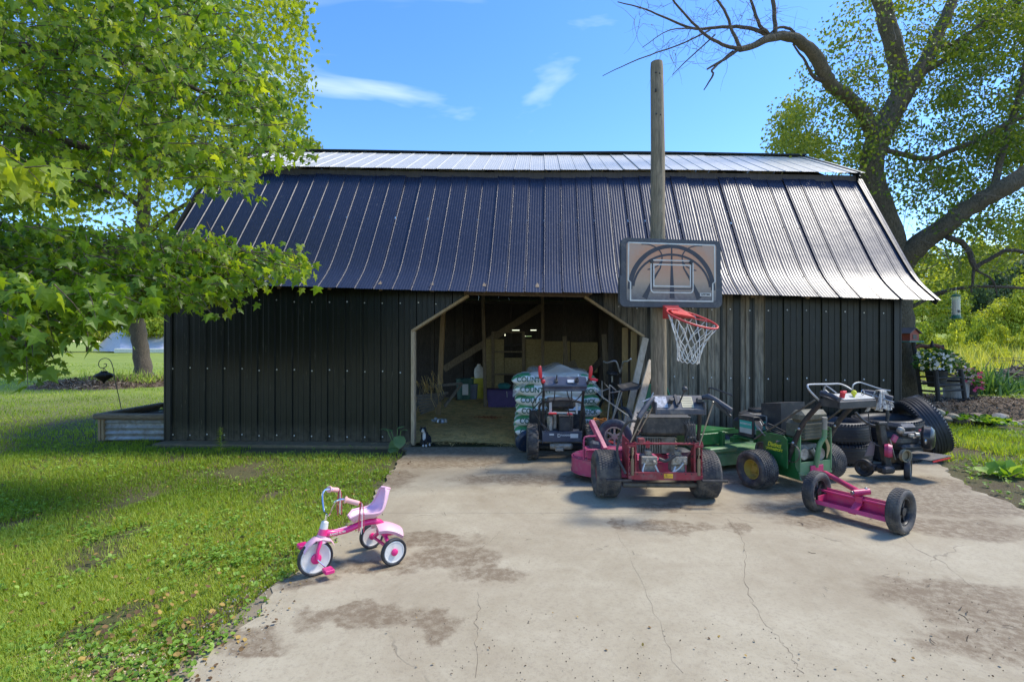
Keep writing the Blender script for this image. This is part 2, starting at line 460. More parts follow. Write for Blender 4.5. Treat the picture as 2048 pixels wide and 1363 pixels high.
crack([(1085, 1036), (1010, 1060), (960, 1100), (925, 1140)], .005)
crack([(695, 1262), (740, 1255), (800, 1247), (850, 1240)], .005)
crack([(1235, 1070), (1290, 1180), (1330, 1290), (1372, 1370)], .0025)
crack([(1790, 1060), (1830, 1100), (1890, 1130), (1960, 1190), (2040, 1240)], .005)
# ================================================================== BARN
BW = 9.18; TILT = 0.023
BROOT = empty('barn', (-4.47, 6.63, 0), -math.atan2(0.40, 9.17), 'black metal clad gambrel barn with a wide open doorway', 'barn')
BM = Matrix.LocRotScale(BROOT.location, BROOT.rotation_euler, None); BI = BM.inverted()
def bp(px, py, v):
    """barn-local (u,v,z) of the point seen at a pixel on the plane v = const"""
    o = BI @ Vector((0, 0, CH)); d = (BI.to_3x3() @ Vector(((px - 1024) / F, 1, -(py - 681.5) / F)))
    t = (v - o.y) / d.y; return o + d * t

def steel(name, base, rough, dirt, dcol, spec=0.5, streak=True, zone=False):
    m, n, l, b = newmat(name)
    v = ocoord(n, l); oi = n.new('ShaderNodeObjectInfo')
    va = n.new('ShaderNodeVectorMath'); va.operation = 'ADD'; l.new(v, va.inputs[0])
    cx = n.new('ShaderNodeCombineXYZ'); l.new(mth(n, l, 'MULTIPLY', oi.outputs['Random'], 37), cx.inputs[0]); l.new(mth(n, l, 'MULTIPLY', oi.outputs['Random'], 11), cx.inputs[2]); l.new(cx.outputs[0], va.inputs[1])
    w = va.outputs[0]
    mp = n.new('ShaderNodeMapping'); mp.inputs['Scale'].default_value = (7, 7, 0.7); l.new(w, mp.inputs[0])
    s1 = noise(n, l, mp.outputs[0], 5, 8, 0.7)
    s2 = noise(n, l, w, 9, 8, 0.72)
    c = mixc(n, l, mrange(n, l, s1, 0.3, 0.7), tuple(x * 0.75 for x in base), tuple(x * 1.35 for x in base))
    d = mrange(n, l, s1, 0.62 - dirt * 0.3, 0.85, 0, 0.75)
    d2 = mrange(n, l, s2, 0.66, 0.8, 0, 0.5)
    d = mth(n, l, 'MAXIMUM', d, mth(n, l, 'MULTIPLY', d2, dirt * 2.0))
    if zone:   # chalky, scuffed sheets between the doorway and the ball hoop side, where balls and mud hit the wall
        t = n.new('ShaderNodeTexCoord'); sp = n.new('ShaderNodeSeparateXYZ'); l.new(t.outputs['Object'], sp.inputs[0])
        tot = None
        for (a, e, k) in ((5.62, 6.15, .5), (6.35, 6.76, .9), (6.80, 7.04, 1.0), (7.08, 7.20, .7), (7.30, 7.40, .9), (7.47, 7.58, .9)):
            z = mth(n, l, 'MULTIPLY', mth(n, l, 'MULTIPLY', mrange(n, l, sp.outputs[0], a - .01, a + .01), mrange(n, l, sp.outputs[0], e - .01, e + .01, 1, 0)), k)
            tot = z if tot is None else mth(n, l, 'MAXIMUM', tot, z)
        pat = mrange(n, l, s1, 0.38, 0.6, 0.25, 0.95)
        pat = mth(n, l, 'MULTIPLY', pat, mrange(n, l, sp.outputs[2], 0.15, 0.6, 0.25, 1))
        d = mth(n, l, 'MAXIMUM', d, mth(n, l, 'MULTIPLY', tot, pat))
        low = mth(n, l, 'MULTIPLY', mrange(n, l, sp.outputs[2], 0.0, 0.28, 0.8, 0), mrange(n, l, s2, 0.35, 0.7))
        d = mth(n, l, 'MAXIMUM', d, mth(n, l, 'MULTIPLY', low, 0.5))
        # pale scratches and splashes
        v3 = ocoord(n, l, (22, 22, 5)); sc2 = mrange(n, l, noise(n, l, v3, 3.3, 3, 0.8, 1.5), 0.74, 0.76)
        d = mth(n, l, 'MAXIMUM', d, mth(n, l, 'MULTIPLY', sc2, 0.7))
    c = mixc(n, l, d, c, dcol)
    l.new(c, b.inputs['Base Color'])
    l.new(mrange(n, l, mth(n, l, 'ADD', d, mth(n, l, 'MULTIPLY', s2, 0.25)), 0, 1, rough * 0.8, 0.85), b.inputs['Roughness'])
    b.inputs['Specular IOR Level'].default_value = spec
    bumpn(n, l, b, mth(n, l, 'ADD', noise(n, l, w, 2.2, 3), mth(n, l, 'MULTIPLY', s2, 0.1)), 0.35, 0.02)
    return m
WALLM = steel('black_painted_wall_steel', (0.0060, 0.0080, 0.0060), 0.38, 0.03, (0.36, 0.30, 0.21), 0.4, zone=True)
ROOFM = steel('black_painted_roof_steel', (0.017, 0.021, 0.040), 0.39, 0.12, (0.13, 0.13, 0.14), 0.5)
ROOFU = steel('upper_roof_glare_steel', (0.52, 0.50, 0.44), 0.45, 0.30, (0.42, 0.37, 0.29), 0.6); ROOFU.node_tree.nodes['Principled BSDF'].inputs['Metallic'].default_value = 0.1  # pale base stands in for sky glare off the upper roof

bay = 0.2286
UL, UR = 3.21, 6.11
ZO = [(UL, 1.44), (3.91, 1.885), (5.40, 1.866), (UR, 1.37)]
def zopen(u): return float(np.interp(u, [p[0] for p in ZO], [p[1] for p in ZO]))
def wall_top(u): return 2.225 - TILT * u
prof = [(0, 0), (.008, .02), (.030, .02), (.040, 0), (.088, 0), (.092, .005), (.104, .005), (.108, 0), (.160, 0), (.164, .005), (.176, .005), (.180, 0), (.2284, 0)]
pu = np.array([p[0] for p in prof]); ph = np.array([p[1] for p in prof])
nb = 40
SCREW = MB()
for i in range(nb):
    u0 = 0.03 + i * bay
    if u0 > BW - 0.05: break
    cols = sorted(set([round(u0 + p, 5) for p in pu if u0 + p <= BW + 0.001] + [x for x in (UL - 1e-4, UL + 1e-4, UR - 1e-4, UR + 1e-4, 3.91, 5.40) if u0 < x < u0 + bay]))
    mb = MB()
    for a, c_ in zip(cols[:-1], cols[1:]):
        if c_ - a < 3e-4 and (abs(a - UL) < 2e-3 or abs(a - UR) < 2e-3): continue
        ins = UL < (a + c_) / 2 < UR
        za, zc = (zopen(a), zopen(c_)) if ins else (0.03, 0.03)
        ha, hc = np.interp([a - u0, c_ - u0], pu, ph)
        if wall_top(a) - za < 0.02: continue
        mb.add([(a, -ha, za), (c_, -hc, zc), (c_, -hc, wall_top(c_)), (a, -ha, wall_top(a))], [(0, 1, 2, 3)])
    if mb.f: mb.build('wall_panel', WALLM, BROOT, recalc=False)
    uc = u0 + 0.055
    for z in (1.86 - TILT * uc, 0.96 - TILT * uc * .6, 0.10):
        if UL < uc < UR and z < zopen(uc) + .03: continue
        SCREW.ball((uc + rng.uniform(-.004, .004), -0.006, z + rng.uniform(-.012, .012)), 0.009, 6, (1, .6, 1))
SCR = M('screw_head', (0.75, 0.75, 0.72), 0.5, 0.3, bump=0)
o = SCREW.build('screw', SCR, BROOT); tag(o, kind='stuff')
# corner trims
CT = M('black_corner_trim', (0.012, 0.014, 0.014), 0.4, var=.1)
for u in (0.0, BW):
    mb = MB(); s = 1 if u > 1 else -1
    mb.box((u + s * .008, .03, .99), (.016, .13, 1.94)); mb.box((u - s * .03, -.026, .99), (.075, .006, 1.94)); mb.build('corner_trim', CT, BROOT)

# roof sheets
RU0 = -0.2; RU1 = 9.37; nr = 42; rb = (RU1 - RU0) / nr
LOWP = [(-.36, 2.00), (-.28, 2.058), (-.2, 2.118), (-.1, 2.198), (-.02, 2.272), (.08, 2.385), (.2, 2.545), (.35, 2.755), (.7, 3.25), (1.13, 3.86)]
UPP = [(1.04, 3.915), (1.8, 4.305), (2.56, 4.69)]
def roof_mesh(name, path, amp, mat, us, jig=0.0, hf=None):
    path = np.array(path); nrm = []
    for i in range(len(path)):
        t = path[min(i + 1, len(path) - 1)] - path[max(i - 1, 0)]; t /= np.hypot(*t); nrm.append((-t[1], t[0]))
    V = []; Fc = []
    for i, (v, z) in enumerate(path):
        for u, h in us: V.append((u, v + nrm[i][0] * h, z + nrm[i][1] * h))
    k = len(us)
    for i in range(len(path) - 1):
        for j in range(k - 1): Fc.append((i * k + j, i * k + j + 1, (i + 1) * k + j + 1, (i + 1) * k + j))
    me = np_mesh(name, np.array(V), np.array(Fc), mat, smooth=True)
    me.set_sharp_from_angle(angle=R(32)); return me
us = [(0, 0.001), (.005, .011), (.013, .011), (.020, .001)]
for k in range(1, 25):
    x = .020 + (rb - .0205) * k / 24.0
    us.append((x, .001 + .0019 * (1 - math.cos(2 * math.pi * k * 6 / 24)) ))
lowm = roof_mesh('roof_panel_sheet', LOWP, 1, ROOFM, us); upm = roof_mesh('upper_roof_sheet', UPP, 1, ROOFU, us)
bkm = roof_mesh('back_roof_sheet', [(5.15 - v, z) for v, z in LOWP[::-1]] , 1, ROOFM, [(0, .001), (.006, .016), (.02, .016), (.028, .001), (rb, .001)])
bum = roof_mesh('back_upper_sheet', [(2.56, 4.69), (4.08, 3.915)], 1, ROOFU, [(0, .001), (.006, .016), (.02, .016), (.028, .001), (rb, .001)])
RS = MB()
for i in range(nr):
    u = RU0 + i * rb
    sag = 0.012 * math.sin(u * 1.1 + .5)
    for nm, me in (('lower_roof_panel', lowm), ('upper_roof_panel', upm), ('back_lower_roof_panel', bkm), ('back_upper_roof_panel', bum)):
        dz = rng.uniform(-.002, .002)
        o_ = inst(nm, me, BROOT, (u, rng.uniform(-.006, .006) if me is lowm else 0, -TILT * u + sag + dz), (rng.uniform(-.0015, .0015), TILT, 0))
    for (v, z) in ((-.3, 2.045), (-.02, 2.272), (.52, 2.995)):
        RS.ball((u + .045 + rng.uniform(-.01, .01), v, z - TILT * u + sag + .006), .006, 6)
o = RS.build('roof_screw', M('dark_screw', (.02, .02, .02), .5, .3, bump=0), BROOT); tag(o, kind='stuff')
def along(name, mat, v, z, w, h, u0=RU0, u1=RU1, ch=0.0):
    mb = MB(); n_ = 24
    for k in range(n_):
        pass
    pts = [(u0 + (u1 - u0) * k / n_) for k in range(n_ + 1)]
    for k in range(n_):
        a, c_ = pts[k], pts[k + 1]
        sa, sc__ = [z - TILT * q + .012 * math.sin(q * 1.1 + .5) for q in (a, c_)]
        mb.add([(a, v, sa), (c_, v, sc__), (c_, v + w, sc__), (a, v + w, sa), (a, v, sa + h), (c_, v, sc__ + h), (c_, v + w, sc__ + h), (a, v + w, sa + h)],
               [(3, 2, 1, 0), (4, 5, 6, 7), (0, 1, 5, 4), (2, 3, 7, 6)])
    return mb.build(name, mat, BROOT)
DW = wood('dark_old_timber', (0.11, 0.09, 0.075), (0.05, 0.04, 0.034))
MW = wood('aged_timber', (0.30, 0.23, 0.15), (0.15, 0.11, 0.07))
LW = wood('fresh_lumber', (0.50, 0.37, 0.20), (0.30, 0.20, 0.10))
along('fascia_board', DW, 1.10, 3.80, .03, .10)
along('ridge_cap', CT, 2.46, 4.688, .2, .02)
along('eave_purlin', DW, -.03, 2.08, .04, .09, 0.02, BW)
# rake trims, gable walls
for u, s in ((RU1, 1), (RU0, -1)):
    mb = MB()
    pth = LOWP + UPP + [(4.08, 3.915)] + [(5.15 - v, z) for v, z in LOWP[::-1]][:1] + [(5.51, 2.0)]
    for (a, b_) in zip(pth[:-1], pth[1:]):
        mb.beam((u - s * .01, a[0], a[1] - .03 - TILT * u), (u - s * .01, b_[0], b_[1] - .03 - TILT * u), .02, .07)
    mb.build('rake_trim', CT, BROOT)
for u in (0.04, BW - 0.04):
    poly = [(0.05, 0.0), (5.1, 0.0), (5.1, 2.1), (4.03, 3.72), (2.56, 4.5), (1.15, 3.72), (0.05, 2.12)]
    poly = [(0.05, 0.0), (.7, 0.0), (.7, 1.9), (4.3, 1.9), (4.3, 0.0)] + poly[1:]  # wide opening added to each gable, unseen, so daylight reaches the straw floor
    M4 = Matrix(((0, 0, 1, u - .01), (1, 0, 0, 0), (0, 1, 0, -TILT * u * .5), (0, 0, 0, 1)))
    mb = MB(); mb.prism(poly, .02, M4); mb.build('gable_wall', WALLM, BROOT)
# back wall with narrow light gaps
mb = MB()
def bw(x0, x1, z0, z1):
    if z0 == 0: z0 = -.3
    mb.box(((x0 + x1) / 2, 5.1, (z0 + z1) / 2), (x1 - x0, .02, z1 - z0))
gaps = [bp(1031, 660, 5.1), bp(1069, 660, 5.1), bp(1055, 672, 5.1)]
gv = bp(1010, 671, 5.1)
zg = gaps[0].z; zg2 = gaps[2].z
bw(0.05, BW - .05, 0, zg2 - .006)
bw(0.05, gaps[2].x - .09, zg2 - .006, zg2 + .006); bw(gaps[2].x + .09, BW - .05, zg2 - .006, zg2 + .006)
bw(0.05, gv.x - .008, zg2 + .006, zg2 + .12); bw(gv.x + .008, BW - .05, zg2 + .006, zg2 + .12)
z3 = zg2 + .12; zg = max(zg, z3 + .01)
bw(0.05, BW - .05, z3, zg - .007)
bw(0.05, gaps[0].x - .09, zg - .007, zg + .007); bw(gaps[0].x + .09, gaps[1].x - .09, zg - .007, zg + .007); bw(gaps[1].x + .09, BW - .05, zg - .007, zg + .007)
bw(0.05, BW - .05, zg + .007, 2.2)
mb.build('back_wall', DW, BROOT)
# door surround
mb = MB(); mb.beam((UL + .02, -.02, 0.0), (UL + .02, -.02, 1.44), .045, .10, up=(0, 1, 0), ch=.004); mb.build('door_jamb', wood('raw_edge_board', (0.55, 0.43, 0.28), (0.34, 0.25, 0.15)), BROOT)
mb = MB(); mb.beam((UR - .02, -.02, 0.0), (UR - .02, -.02, 1.37), .045, .10, up=(0, 1, 0), ch=.004); mb.build('door_jamb', MW, BROOT)
mb = MB(); mb.beam((UL + .01, -.03, 1.435), (3.93, -.03, 1.878), .10, .03, up=(-.5, 0, 1)); mb.build('door_brace_edge', LW, BROOT)
mb = MB(); mb.beam((UR, -.03, 1.362), (5.38, -.03, 1.858), .08, .028, up=(.5, 0, 1)); mb.build('door_brace_edge', LW, BROOT)
mb = MB(); mb.box((4.655, -.035, 1.925 - .02), (1.56, .04, .075), (0, TILT, 0), .004); mb.build('door_header', wood('brown_header', (0.20, 0.14, 0.09), (0.11, 0.075, 0.05)), BROOT)
# straw hanging from the header
# rafter ends under the eave
for k in range(13):
    u = 0.95 + k * 0.64
    mb = MB(); mb.beam((u, -.24, 2.03 - TILT * u), (u, .12, 2.27 - TILT * u), .04, .09); mb.build('rafter_end', MW, BROOT)
# concrete-block sill under the left wall
mb = MB(); mb.box((1.6, -.06, .0), (3.25, .34, .045), ch=.01); mb.build('footing', M('mossy_footing', (0.20, 0.145, 0.085), .95, dirt=.5, dcol=(.10, .10, .04), bump=.6), BROOT)

# inside: floor, posts, braces, boards
def bpost(name, a, b, w, h, mat, va, vb=None, up=(0, 1, 0)):
    A = bp(a[0], a[1], va); B = bp(b[0], b[1], va if vb is None else vb)
    mb = MB(); mb.beam(A, B, w, h, up=up, ch=.004); return mb.build(name, mat, BROOT)
bpost('post', (888, 600), (877, 830), .075, .09, wood('tan_post', (0.50, 0.36, 0.19), (0.32, 0.21, 0.11)), 2.4)
bpost('post', (966, 585), (971, 812), .06, .08, MW, 3.2)
bpost('post', (1085, 585), (1086, 800), .06, .08, MW, 3.4)
bpost('post', (1129, 590), (1129, 800), .05, .06, DW, 3.6)
bpost('post', (920, 585), (920, 800), .17, .12, DW, 4.7)
bpost('post', (866, 640), (866, 815), .07, .07, DW, 4.5)
for x in (946, 1022, 1075, 1200): bpost('stud', (x, 600), (x, 795), .05, .09, DW, 5.02)
bpost('brace', (888, 738), (1085, 612), .14, .05, MW, 4.4, up=(0, 1, 0))
bpost('tie_beam', (850, 603), (1240, 606), .05, .14, DW, 3.9, up=(0, 1, 0))
bpost('tie_beam', (850, 690), (1240, 690), .05, .10, DW, 5.0, up=(0, 1, 0))
bpost('tie_beam', (840, 725), (960, 725), .05, .08, DW, 5.0, up=(0, 1, 0))
OSB = wood('oriented_strand_board', (0.42, 0.32, 0.15), (0.24, 0.18, 0.08), (3, 3, 3))
for (x0, y0, x1, y1) in ((972, 678, 1008, 800), (1009, 715, 1050, 748), (1051, 678, 1084, 800), (1088, 682, 1140, 800), (1142, 684, 1195, 745)):
    A = bp(x0, y0, 4.2); B = bp(x1, y1, 4.2)
    mb = MB(); mb.box(((A.x + B.x) / 2, 4.2, (A.z + max(B.z, 0)) / 2), (B.x - A.x, .018, A.z - max(B.z, 0))); mb.build('board_panel', OSB, BROOT)
for (a, b_) in (((986, 664), (986, 800)), ((1047, 664), (1047, 800))): bpost('pen_post', a, b_, .06, .06, MW, 4.0)
for y in (664, 703, 748): bpost('pen_rail', (984, y), (1049, y), .03, .06, MW, 3.98)
for (x0, x1, y0, y1, v, mt) in ((1129, 1133, 672, 745, 2.9, MW), (1208, 1214, 668, 790, 1.6, MW), (1222, 1224, 640, 790, 1.4, DW), (1222, 1221, 640, 790, 1.3, DW), (1250, 1250, 655, 800, .5, None), (1268, 1267, 662, 800, .3, None)):
    bpost('stud', (x0, y0), (x1, y1), .075, .05, mt or wood('yellow_stud', (0.50, 0.35, 0.16), (0.34, 0.23, 0.10)), v)
bpost('loose_board', (1142, 722), (1160, 765), .14, .02, MW, 2.6, 2.4)
bpost('loose_board', (1165, 760), (1215, 705), .10, .02, DW, 3.0)
# rafters seen through the doorway
for k in range(9):
    u = 1.0 + k * 1.0
    mb = MB(); mb.beam((u, .1, 2.18 - TILT * u), (u, 1.12, 3.72 - TILT * u), .04, .12); mb.beam((u, 1.12, 3.74 - TILT * u), (u, 2.56, 4.5 - TILT * u), .04, .12)
    mb.beam((u, 4.03, 3.74 - TILT * u), (u, 2.56, 4.5 - TILT * u), .04, .12); mb.build('rafter', DW, BROOT)
# ================================================================== WHEELS AND TYRES
RUB = M('tyre_rubber', (0.038, 0.038, 0.041), 0.7, var=.3, dirt=.55, dcol=(0.19, 0.16, 0.12), dscale=11, bump=.4, bscale=70)
RUBC = M('clean_rubber', (0.022, 0.023, 0.027), 0.55, var=.2, dirt=.15, dcol=(.14, .12, .1), bump=.1)
RUBB = M('blue_grey_rubber', (0.04, 0.048, 0.065), 0.6, var=.2, dirt=.3, dcol=(.2, .18, .15), bump=.2)
STEEL = M('bare_steel', (0.42, 0.41, 0.38), 0.35, 0.8, var=.2, dirt=.25, dcol=(.2, .15, .1), bump=.1)
CHROME = M('chrome', (0.75, 0.75, 0.76), 0.12, 1.0, var=.05, bump=0)
BLK = M('black_paint', (0.022, 0.023, 0.025), 0.42, var=.2, dirt=.3, dcol=(.15, .13, .10), bump=.1)
BLKP = M('black_plastic', (0.03, 0.031, 0.034), 0.5, var=.2, dirt=.35, dcol=(.14, .12, .09), bump=.15)
ALU = M('cast_aluminium', (0.42, 0.39, 0.33), 0.55, 0.4, var=.25, dirt=.55, dcol=(.20, .16, .11), dscale=22, bump=.6, bscale=45)
OILY = M('oily_engine_metal', (0.10, 0.095, 0.08), 0.55, 0.3, var=.35, dirt=.6, dcol=(.22, .18, .12), dscale=20, bump=.6, bscale=50)
_tc = {}
def tyre_mesh(R_, W, r, tread, mat):
    key = ('t', R_, W, r, tread, mat.name)
    if key in _tc: return _tc[key]
    mb = MB(); w = W / 2; t = R_ - r
    n = 44
    pr = [(r, -w * .62), (r + t * .12, -w * .8), (r + t * .45, -w), (r + t * .75, -w * .98), (R_ - t * .06, -w * .82), (R_, -w * .6), (R_ + t * .02, 0), (R_, w * .6), (R_ - t * .06, w * .82), (r + t * .75, w * .98), (r + t * .45, w), (r + t * .12, w * .8), (r, w * .62), (r * .97, 0)]
    mb.lathe(pr, n, 'x', closed=True)
    def block(a, x, dx, dl, dh, skew=0.0):
        rr = R_ + t * .01 - abs(x / w) ** 3 * t * .10
        c = Vector((x, math.sin(a) * rr, math.cos(a) * rr))
        Rm = Matrix.Rotation(-a, 3, 'X') @ Matrix.Rotation(skew, 3, 'Z')
        mb.box(c, (dx, dl, dh), Rm)
    if tread == 'turf':
        rows = 7; k = int(2 * math.pi * R_ / .022)
        for j in range(rows):
            x = (j - (rows - 1) / 2) * W * .82 / rows
            for i in range(k): block(2 * math.pi * (i + .5 * (j % 2)) / k, x, W * .82 / rows * .72, .0145, .009)
    elif tread == 'snow':
        k = 18
        for i in range(k):
            a = 2 * math.pi * i / k
            block(a, -w * .45, w * .75, .018, .016, .5); block(a + math.pi / k, w * .45, w * .75, .018, .016, -.5)
            block(a + math.pi / k, -w * .8, w * .25, .016, .014); block(a, w * .8, w * .25, .016, .014)
    elif tread == 'ribs':
        for x in (-.66, -.36, -.12, .12, .36, .66):
            mb.lathe([(R_ - t * .03, (x - .085) * w), (R_ + t * .05 - abs(x) ** 3 * t * .14, (x - .07) * w), (R_ + t * .05 - abs(x) ** 3 * t * .14, (x + .07) * w), (R_ - t * .03, (x + .085) * w)], n, 'x')
        k = 60
        for i in range(k):
            a = 2 * math.pi * i / k
            for sx in (-1, 1): block(a, sx * w * .86, w * .14, .012, t * .16, sx * .3)
    elif tread == 'fine':
        k = 46
        for j in (-1, 0, 1):
            for i in range(k): block(2 * math.pi * (i + .5 * (j % 2)) / k, j * w * .5, w * .42, .014, .006)
    me = mb.mesh('tyre', mat, 40); _tc[key] = me; return me
def rim_mesh(r, W, style, mat):
    key = ('r', r, W, style, mat.name)
    if key in _tc: return _tc[key]
    mb = MB(); w = W / 2
    if style == 'dish':
        for s in (-1, 1):
            mb.lathe([(r * 1.02, s * w * .66), (r * .93, s * w * .70), (r * .88, s * w * .55), (r * .70, s * w * .22), (r * .45, s * w * .18), (r * .32, s * w * .34), (r * .16, s * w * .36), (0, s * w * .36)], 28, 'x')
        for k in range(5):
            a = 2 * math.pi * k / 5
            for s in (-1, 1): mb.lathe([(r * .07, 0), (r * .07, .012), (0, .014)] if s > 0 else [(r * .07, 0), (r * .07, -.012), (0, -.014)], 6, 'x', (s * w * .24, math.sin(a) * r * .56, math.cos(a) * r * .56))
    elif style == 'flat':
        for s in (-1, 1):
            mb.lathe([(r * 1.01, s * w * .55), (r * .97, s * w * .80), (r * .90, s * w * .82), (r * .86, s * w * .66), (r * .40, s * w * .60), (0, s * w * .60)], 36, 'x')
    elif style == 'spoke':
        mb.lathe([(r * 1.02, -w * .6), (r * .9, -w * .6), (r * .84, -w * .35), (r * .84, w * .35), (r * .9, w * .6), (r * 1.02, w * .6)], 28, 'x')
        mb.lathe([(r * .3, -w * .5), (r * .3, w * .5)], 16, 'x')
        for s in (-1, 1): mb.lathe([(r * .3, s * w * .5), (0, s * w * .52)], 16, 'x')
        for k in range(6):
            a = 2 * math.pi * k / 6; d = Vector((0, math.sin(a), math.cos(a)))
            mb.beam(d * r * .22, d * r * .88, w * .5, r * .16, up=(1, 0, 0))
    me = mb.mesh('rim', mat, 35); _tc[key] = me; return me
def wheel(parent, loc, R_, W, r, tyre_mat, rim_mat, tread='turf', style='dish', rz=0.0, name='wheel'):
    o = inst(name, tyre_mesh(R_, W, r, tread, tyre_mat), parent, loc, (rng.random() * 6, 0, rz))
    inst('rim', rim_mesh(r, W, style, rim_mat), o)
    return o
def text(parent, s, size, loc, rot, mat, ext=.0008, name='lettering', shear=0.0, bold=0.0, align='CENTER', sx=1.0):
    cu = bpy.data.curves.new(name, 'FONT'); cu.body = s; cu.size = size; cu.extrude = ext; cu.align_x = align; cu.align_y = 'CENTER'; cu.shear = shear; cu.offset = bold
    cu.materials.append(mat); tmp = bpy.data.objects.new(name, cu); COL.objects.link(tmp)
    bpy.context.view_layer.update(); me = bpy.data.meshes.new_from_object(tmp.evaluated_get(bpy.context.evaluated_depsgraph_get()))
    bpy.data.objects.remove(tmp); bpy.data.curves.remove(cu)
    if not me.materials: me.materials.append(mat)
    o = inst(name, me, parent); o.location = loc; o.rotation_euler = rot; o.scale = (sx, 1, 1)
    return o
def pt(parent, name, mats, fn, **k):
    mb = MB(); fn(mb); return mb.build(name, mats, parent, **k)
def tubeo(parent, name, mat, pts, r, n=8):
    return MB().tube(pts, r, n).build(name, mat, parent)
def smooth_pts(pts, k=4):
    """Catmull-Rom through points"""
    P = [Vector(p) for p in pts]; P = [P[0] * 2 - P[1]] + P + [P[-1] * 2 - P[-2]]; out = []
    for i in range(1, len(P) - 2):
        for j in range(k):
            t = j / k
            out.append(0.5 * ((2 * P[i]) + (-P[i - 1] + P[i + 1]) * t + (2 * P[i - 1] - 5 * P[i] + 4 * P[i + 1] - P[i + 2]) * t * t + (-P[i - 1] + 3 * P[i] - 3 * P[i + 1] + P[i + 2]) * t ** 3))
    out.append(P[-2]); return out
def engine_lump(parent, c, s, name='engine'):
    """finned cylinder block with covers and bolts"""
    x, y, z = c; mb = MB()
    mb.box(c, (s * .7, s * .7, s * .5), ch=s * .06)
    for k in range(7): mb.box((x, y, z - s * .2 + k * s * .075), (s * .86, s * .86, s * .025))
    mb.lathe([(s * .3, 0), (s * .33, s * .05), (s * .3, s * .16), (0, s * .18)], 18, 'z', (x, y, z + s * .25))
    mb.cyl((x - s * .5, y, z - s * .1), (x + s * .5, y, z - s * .1), s * .14, 12)
    for sx in (-1, 1):
        for sz in (-1, 1): mb.cyl((x + sx * s * .28, y - s * .38, z + sz * s * .17), (x + sx * s * .28, y - s * .44, z + sz * s * .17), s * .03, 6)
    return mb.build(name, OILY, parent)

# ================================================================== SNOW THROWER
SB = empty('snow_thrower', (0.545, 5.66, 0.012), 0, 'black walk-behind snow thrower with red hand grips parked in front of the feed bags', 'snow thrower')
for sx in (-1, 1): wheel(SB, (sx * .32, 0, .192), .188, .125, .10, RUB, BLK, 'snow')
NAVY = M('slate_blue_paint', (0.055, 0.065, 0.095), 0.4, var=.15, dirt=.3, dcol=(.2, .19, .17), bump=.08)
RED = M('red_grip', (0.62, 0.03, 0.04), 0.38, var=.1, bump=.1)
WHT = M('white_label', (0.62, 0.61, 0.58), 0.6, var=.08, bump=0)
def f(mb):
    mb.box((0, -.10, .255), (.43, .012, .105), ch=.003); mb.box((0, -.02, .312), (.44, .17, .008), ch=.002)
    for sx in (-1, 1): mb.box((sx * .215, 0, .25), (.01, .2, .14), ch=.002)
pt(SB, 'rear_panel', NAVY, f)
o = SB.children[-1]
pt(SB, 'label', WHT, lambda mb: (mb.box((.13, -.1075, .27), (.085, .0015, .045)), mb.box((-.115, -.1075, .285), (.05, .0015, .018))))
text(SB, 'D', .05, (-.035, -.108, .272), (R(90), 0, 0), WHT, bold=.001); text(SB, 'YNAMARK', .026, (.035, -.108, .276), (R(90), 0, 0), WHT, bold=.0008)
def f(mb):
    mb.box((0, -.02, .15), (.24, .14, .07), ch=.02); mb.cyl((-.3, 0, .19), (.3, 0, .19), .018, 10)
    mb.cyl((-.13, -.06, .15), (.10, -.06, .155), .034, 12); mb.box((-.03, -.09, .12), (.09, .03, .035), ch=.006)
    for x in (-.1, -.04, .03, .08): mb.cyl((x, -.1, .15), (x, -.085, .15), .01, 6)
pt(SB, 'gearbox', ALU, f)
engine_lump(SB, (-.02, .26, .43), .30)
pt(SB, 'battery_box', BLKP, lambda mb: (mb.box((.045, -.02, .395), (.15, .12, .155), ch=.006), mb.box((.045, -.02, .48), (.16, .13, .012), ch=.004)))
def f(mb):
    mb.box((-.13, .02, .39), (.05, .05, .15), ch=.01); mb.cyl((-.12, -.03, .32), (-.12, -.03, .47), .022, 10); mb.box((-.07, .03, .42), (.04, .03, .2), ch=.006)
pt(SB, 'idler_bracket', ALU, f)
pt(SB, 'fuel_tank', BLKP, lambda mb: mb.box((0, .12, .60), (.33, .18, .12), ch=.03))
pt(SB, 'white_bracket', WHT, lambda mb: (mb.box((-.12, -.01, .57), (.03, .012, .13)), mb.box((.17, -.01, .56), (.022, .012, .13)), mb.box((0, -.01, .505), (.30, .014, .016))))
pt(SB, 'shut_off_key', RED, lambda mb: (mb.box((-.1, -.03, .50), (.09, .03, .02), ch=.006), mb.box((.09, -.03, .495), (.06, .03, .02), ch=.006)))
for sx in (-1, 1):
    tubeo(SB, 'handle_tube', BLK, smooth_pts([(sx * .20, -.02, .22), (sx * .205, -.08, .42), (sx * .21, -.2, .68), (sx * .215, -.34, .90)]), .014, 10)
    pt(SB, 'hand_grip', RED, lambda mb: mb.tube([(sx * .235 + .015 * sx, -.42, .915), (sx * .24 + .015 * sx, -.43, .95), (sx * .245 + .015 * sx, -.435, 1.0), (sx * .245 + .015 * sx, -.435, 1.035), (sx * .245 + .015 * sx, -.435, 1.045)], [.014, .019, .019, .016, .006], 12))
    tubeo(SB, 'grip_post', BLKP, [(sx * .215, -.34, .84), (sx * .235, -.40, .87), (sx * .25, -.42, .93)], .012)
tubeo(SB, 'hoop', BLK, smooth_pts([(-.245, -.06, .30), (-.25, -.08, .52), (-.235, -.10, .615), (-.15, -.11, .645), (0, -.11, .655), (.15, -.11, .645), (.225, -.10, .61), (.235, -.08, .5), (.23, -.06, .3)], 3), .013)
def f(mb):
    mb.box((.0, -.36, .865), (.45, .15, .055), (R(38), 0, 0), .01); mb.box((0, -.385, .80), (.43, .05, .035), ch=.008)
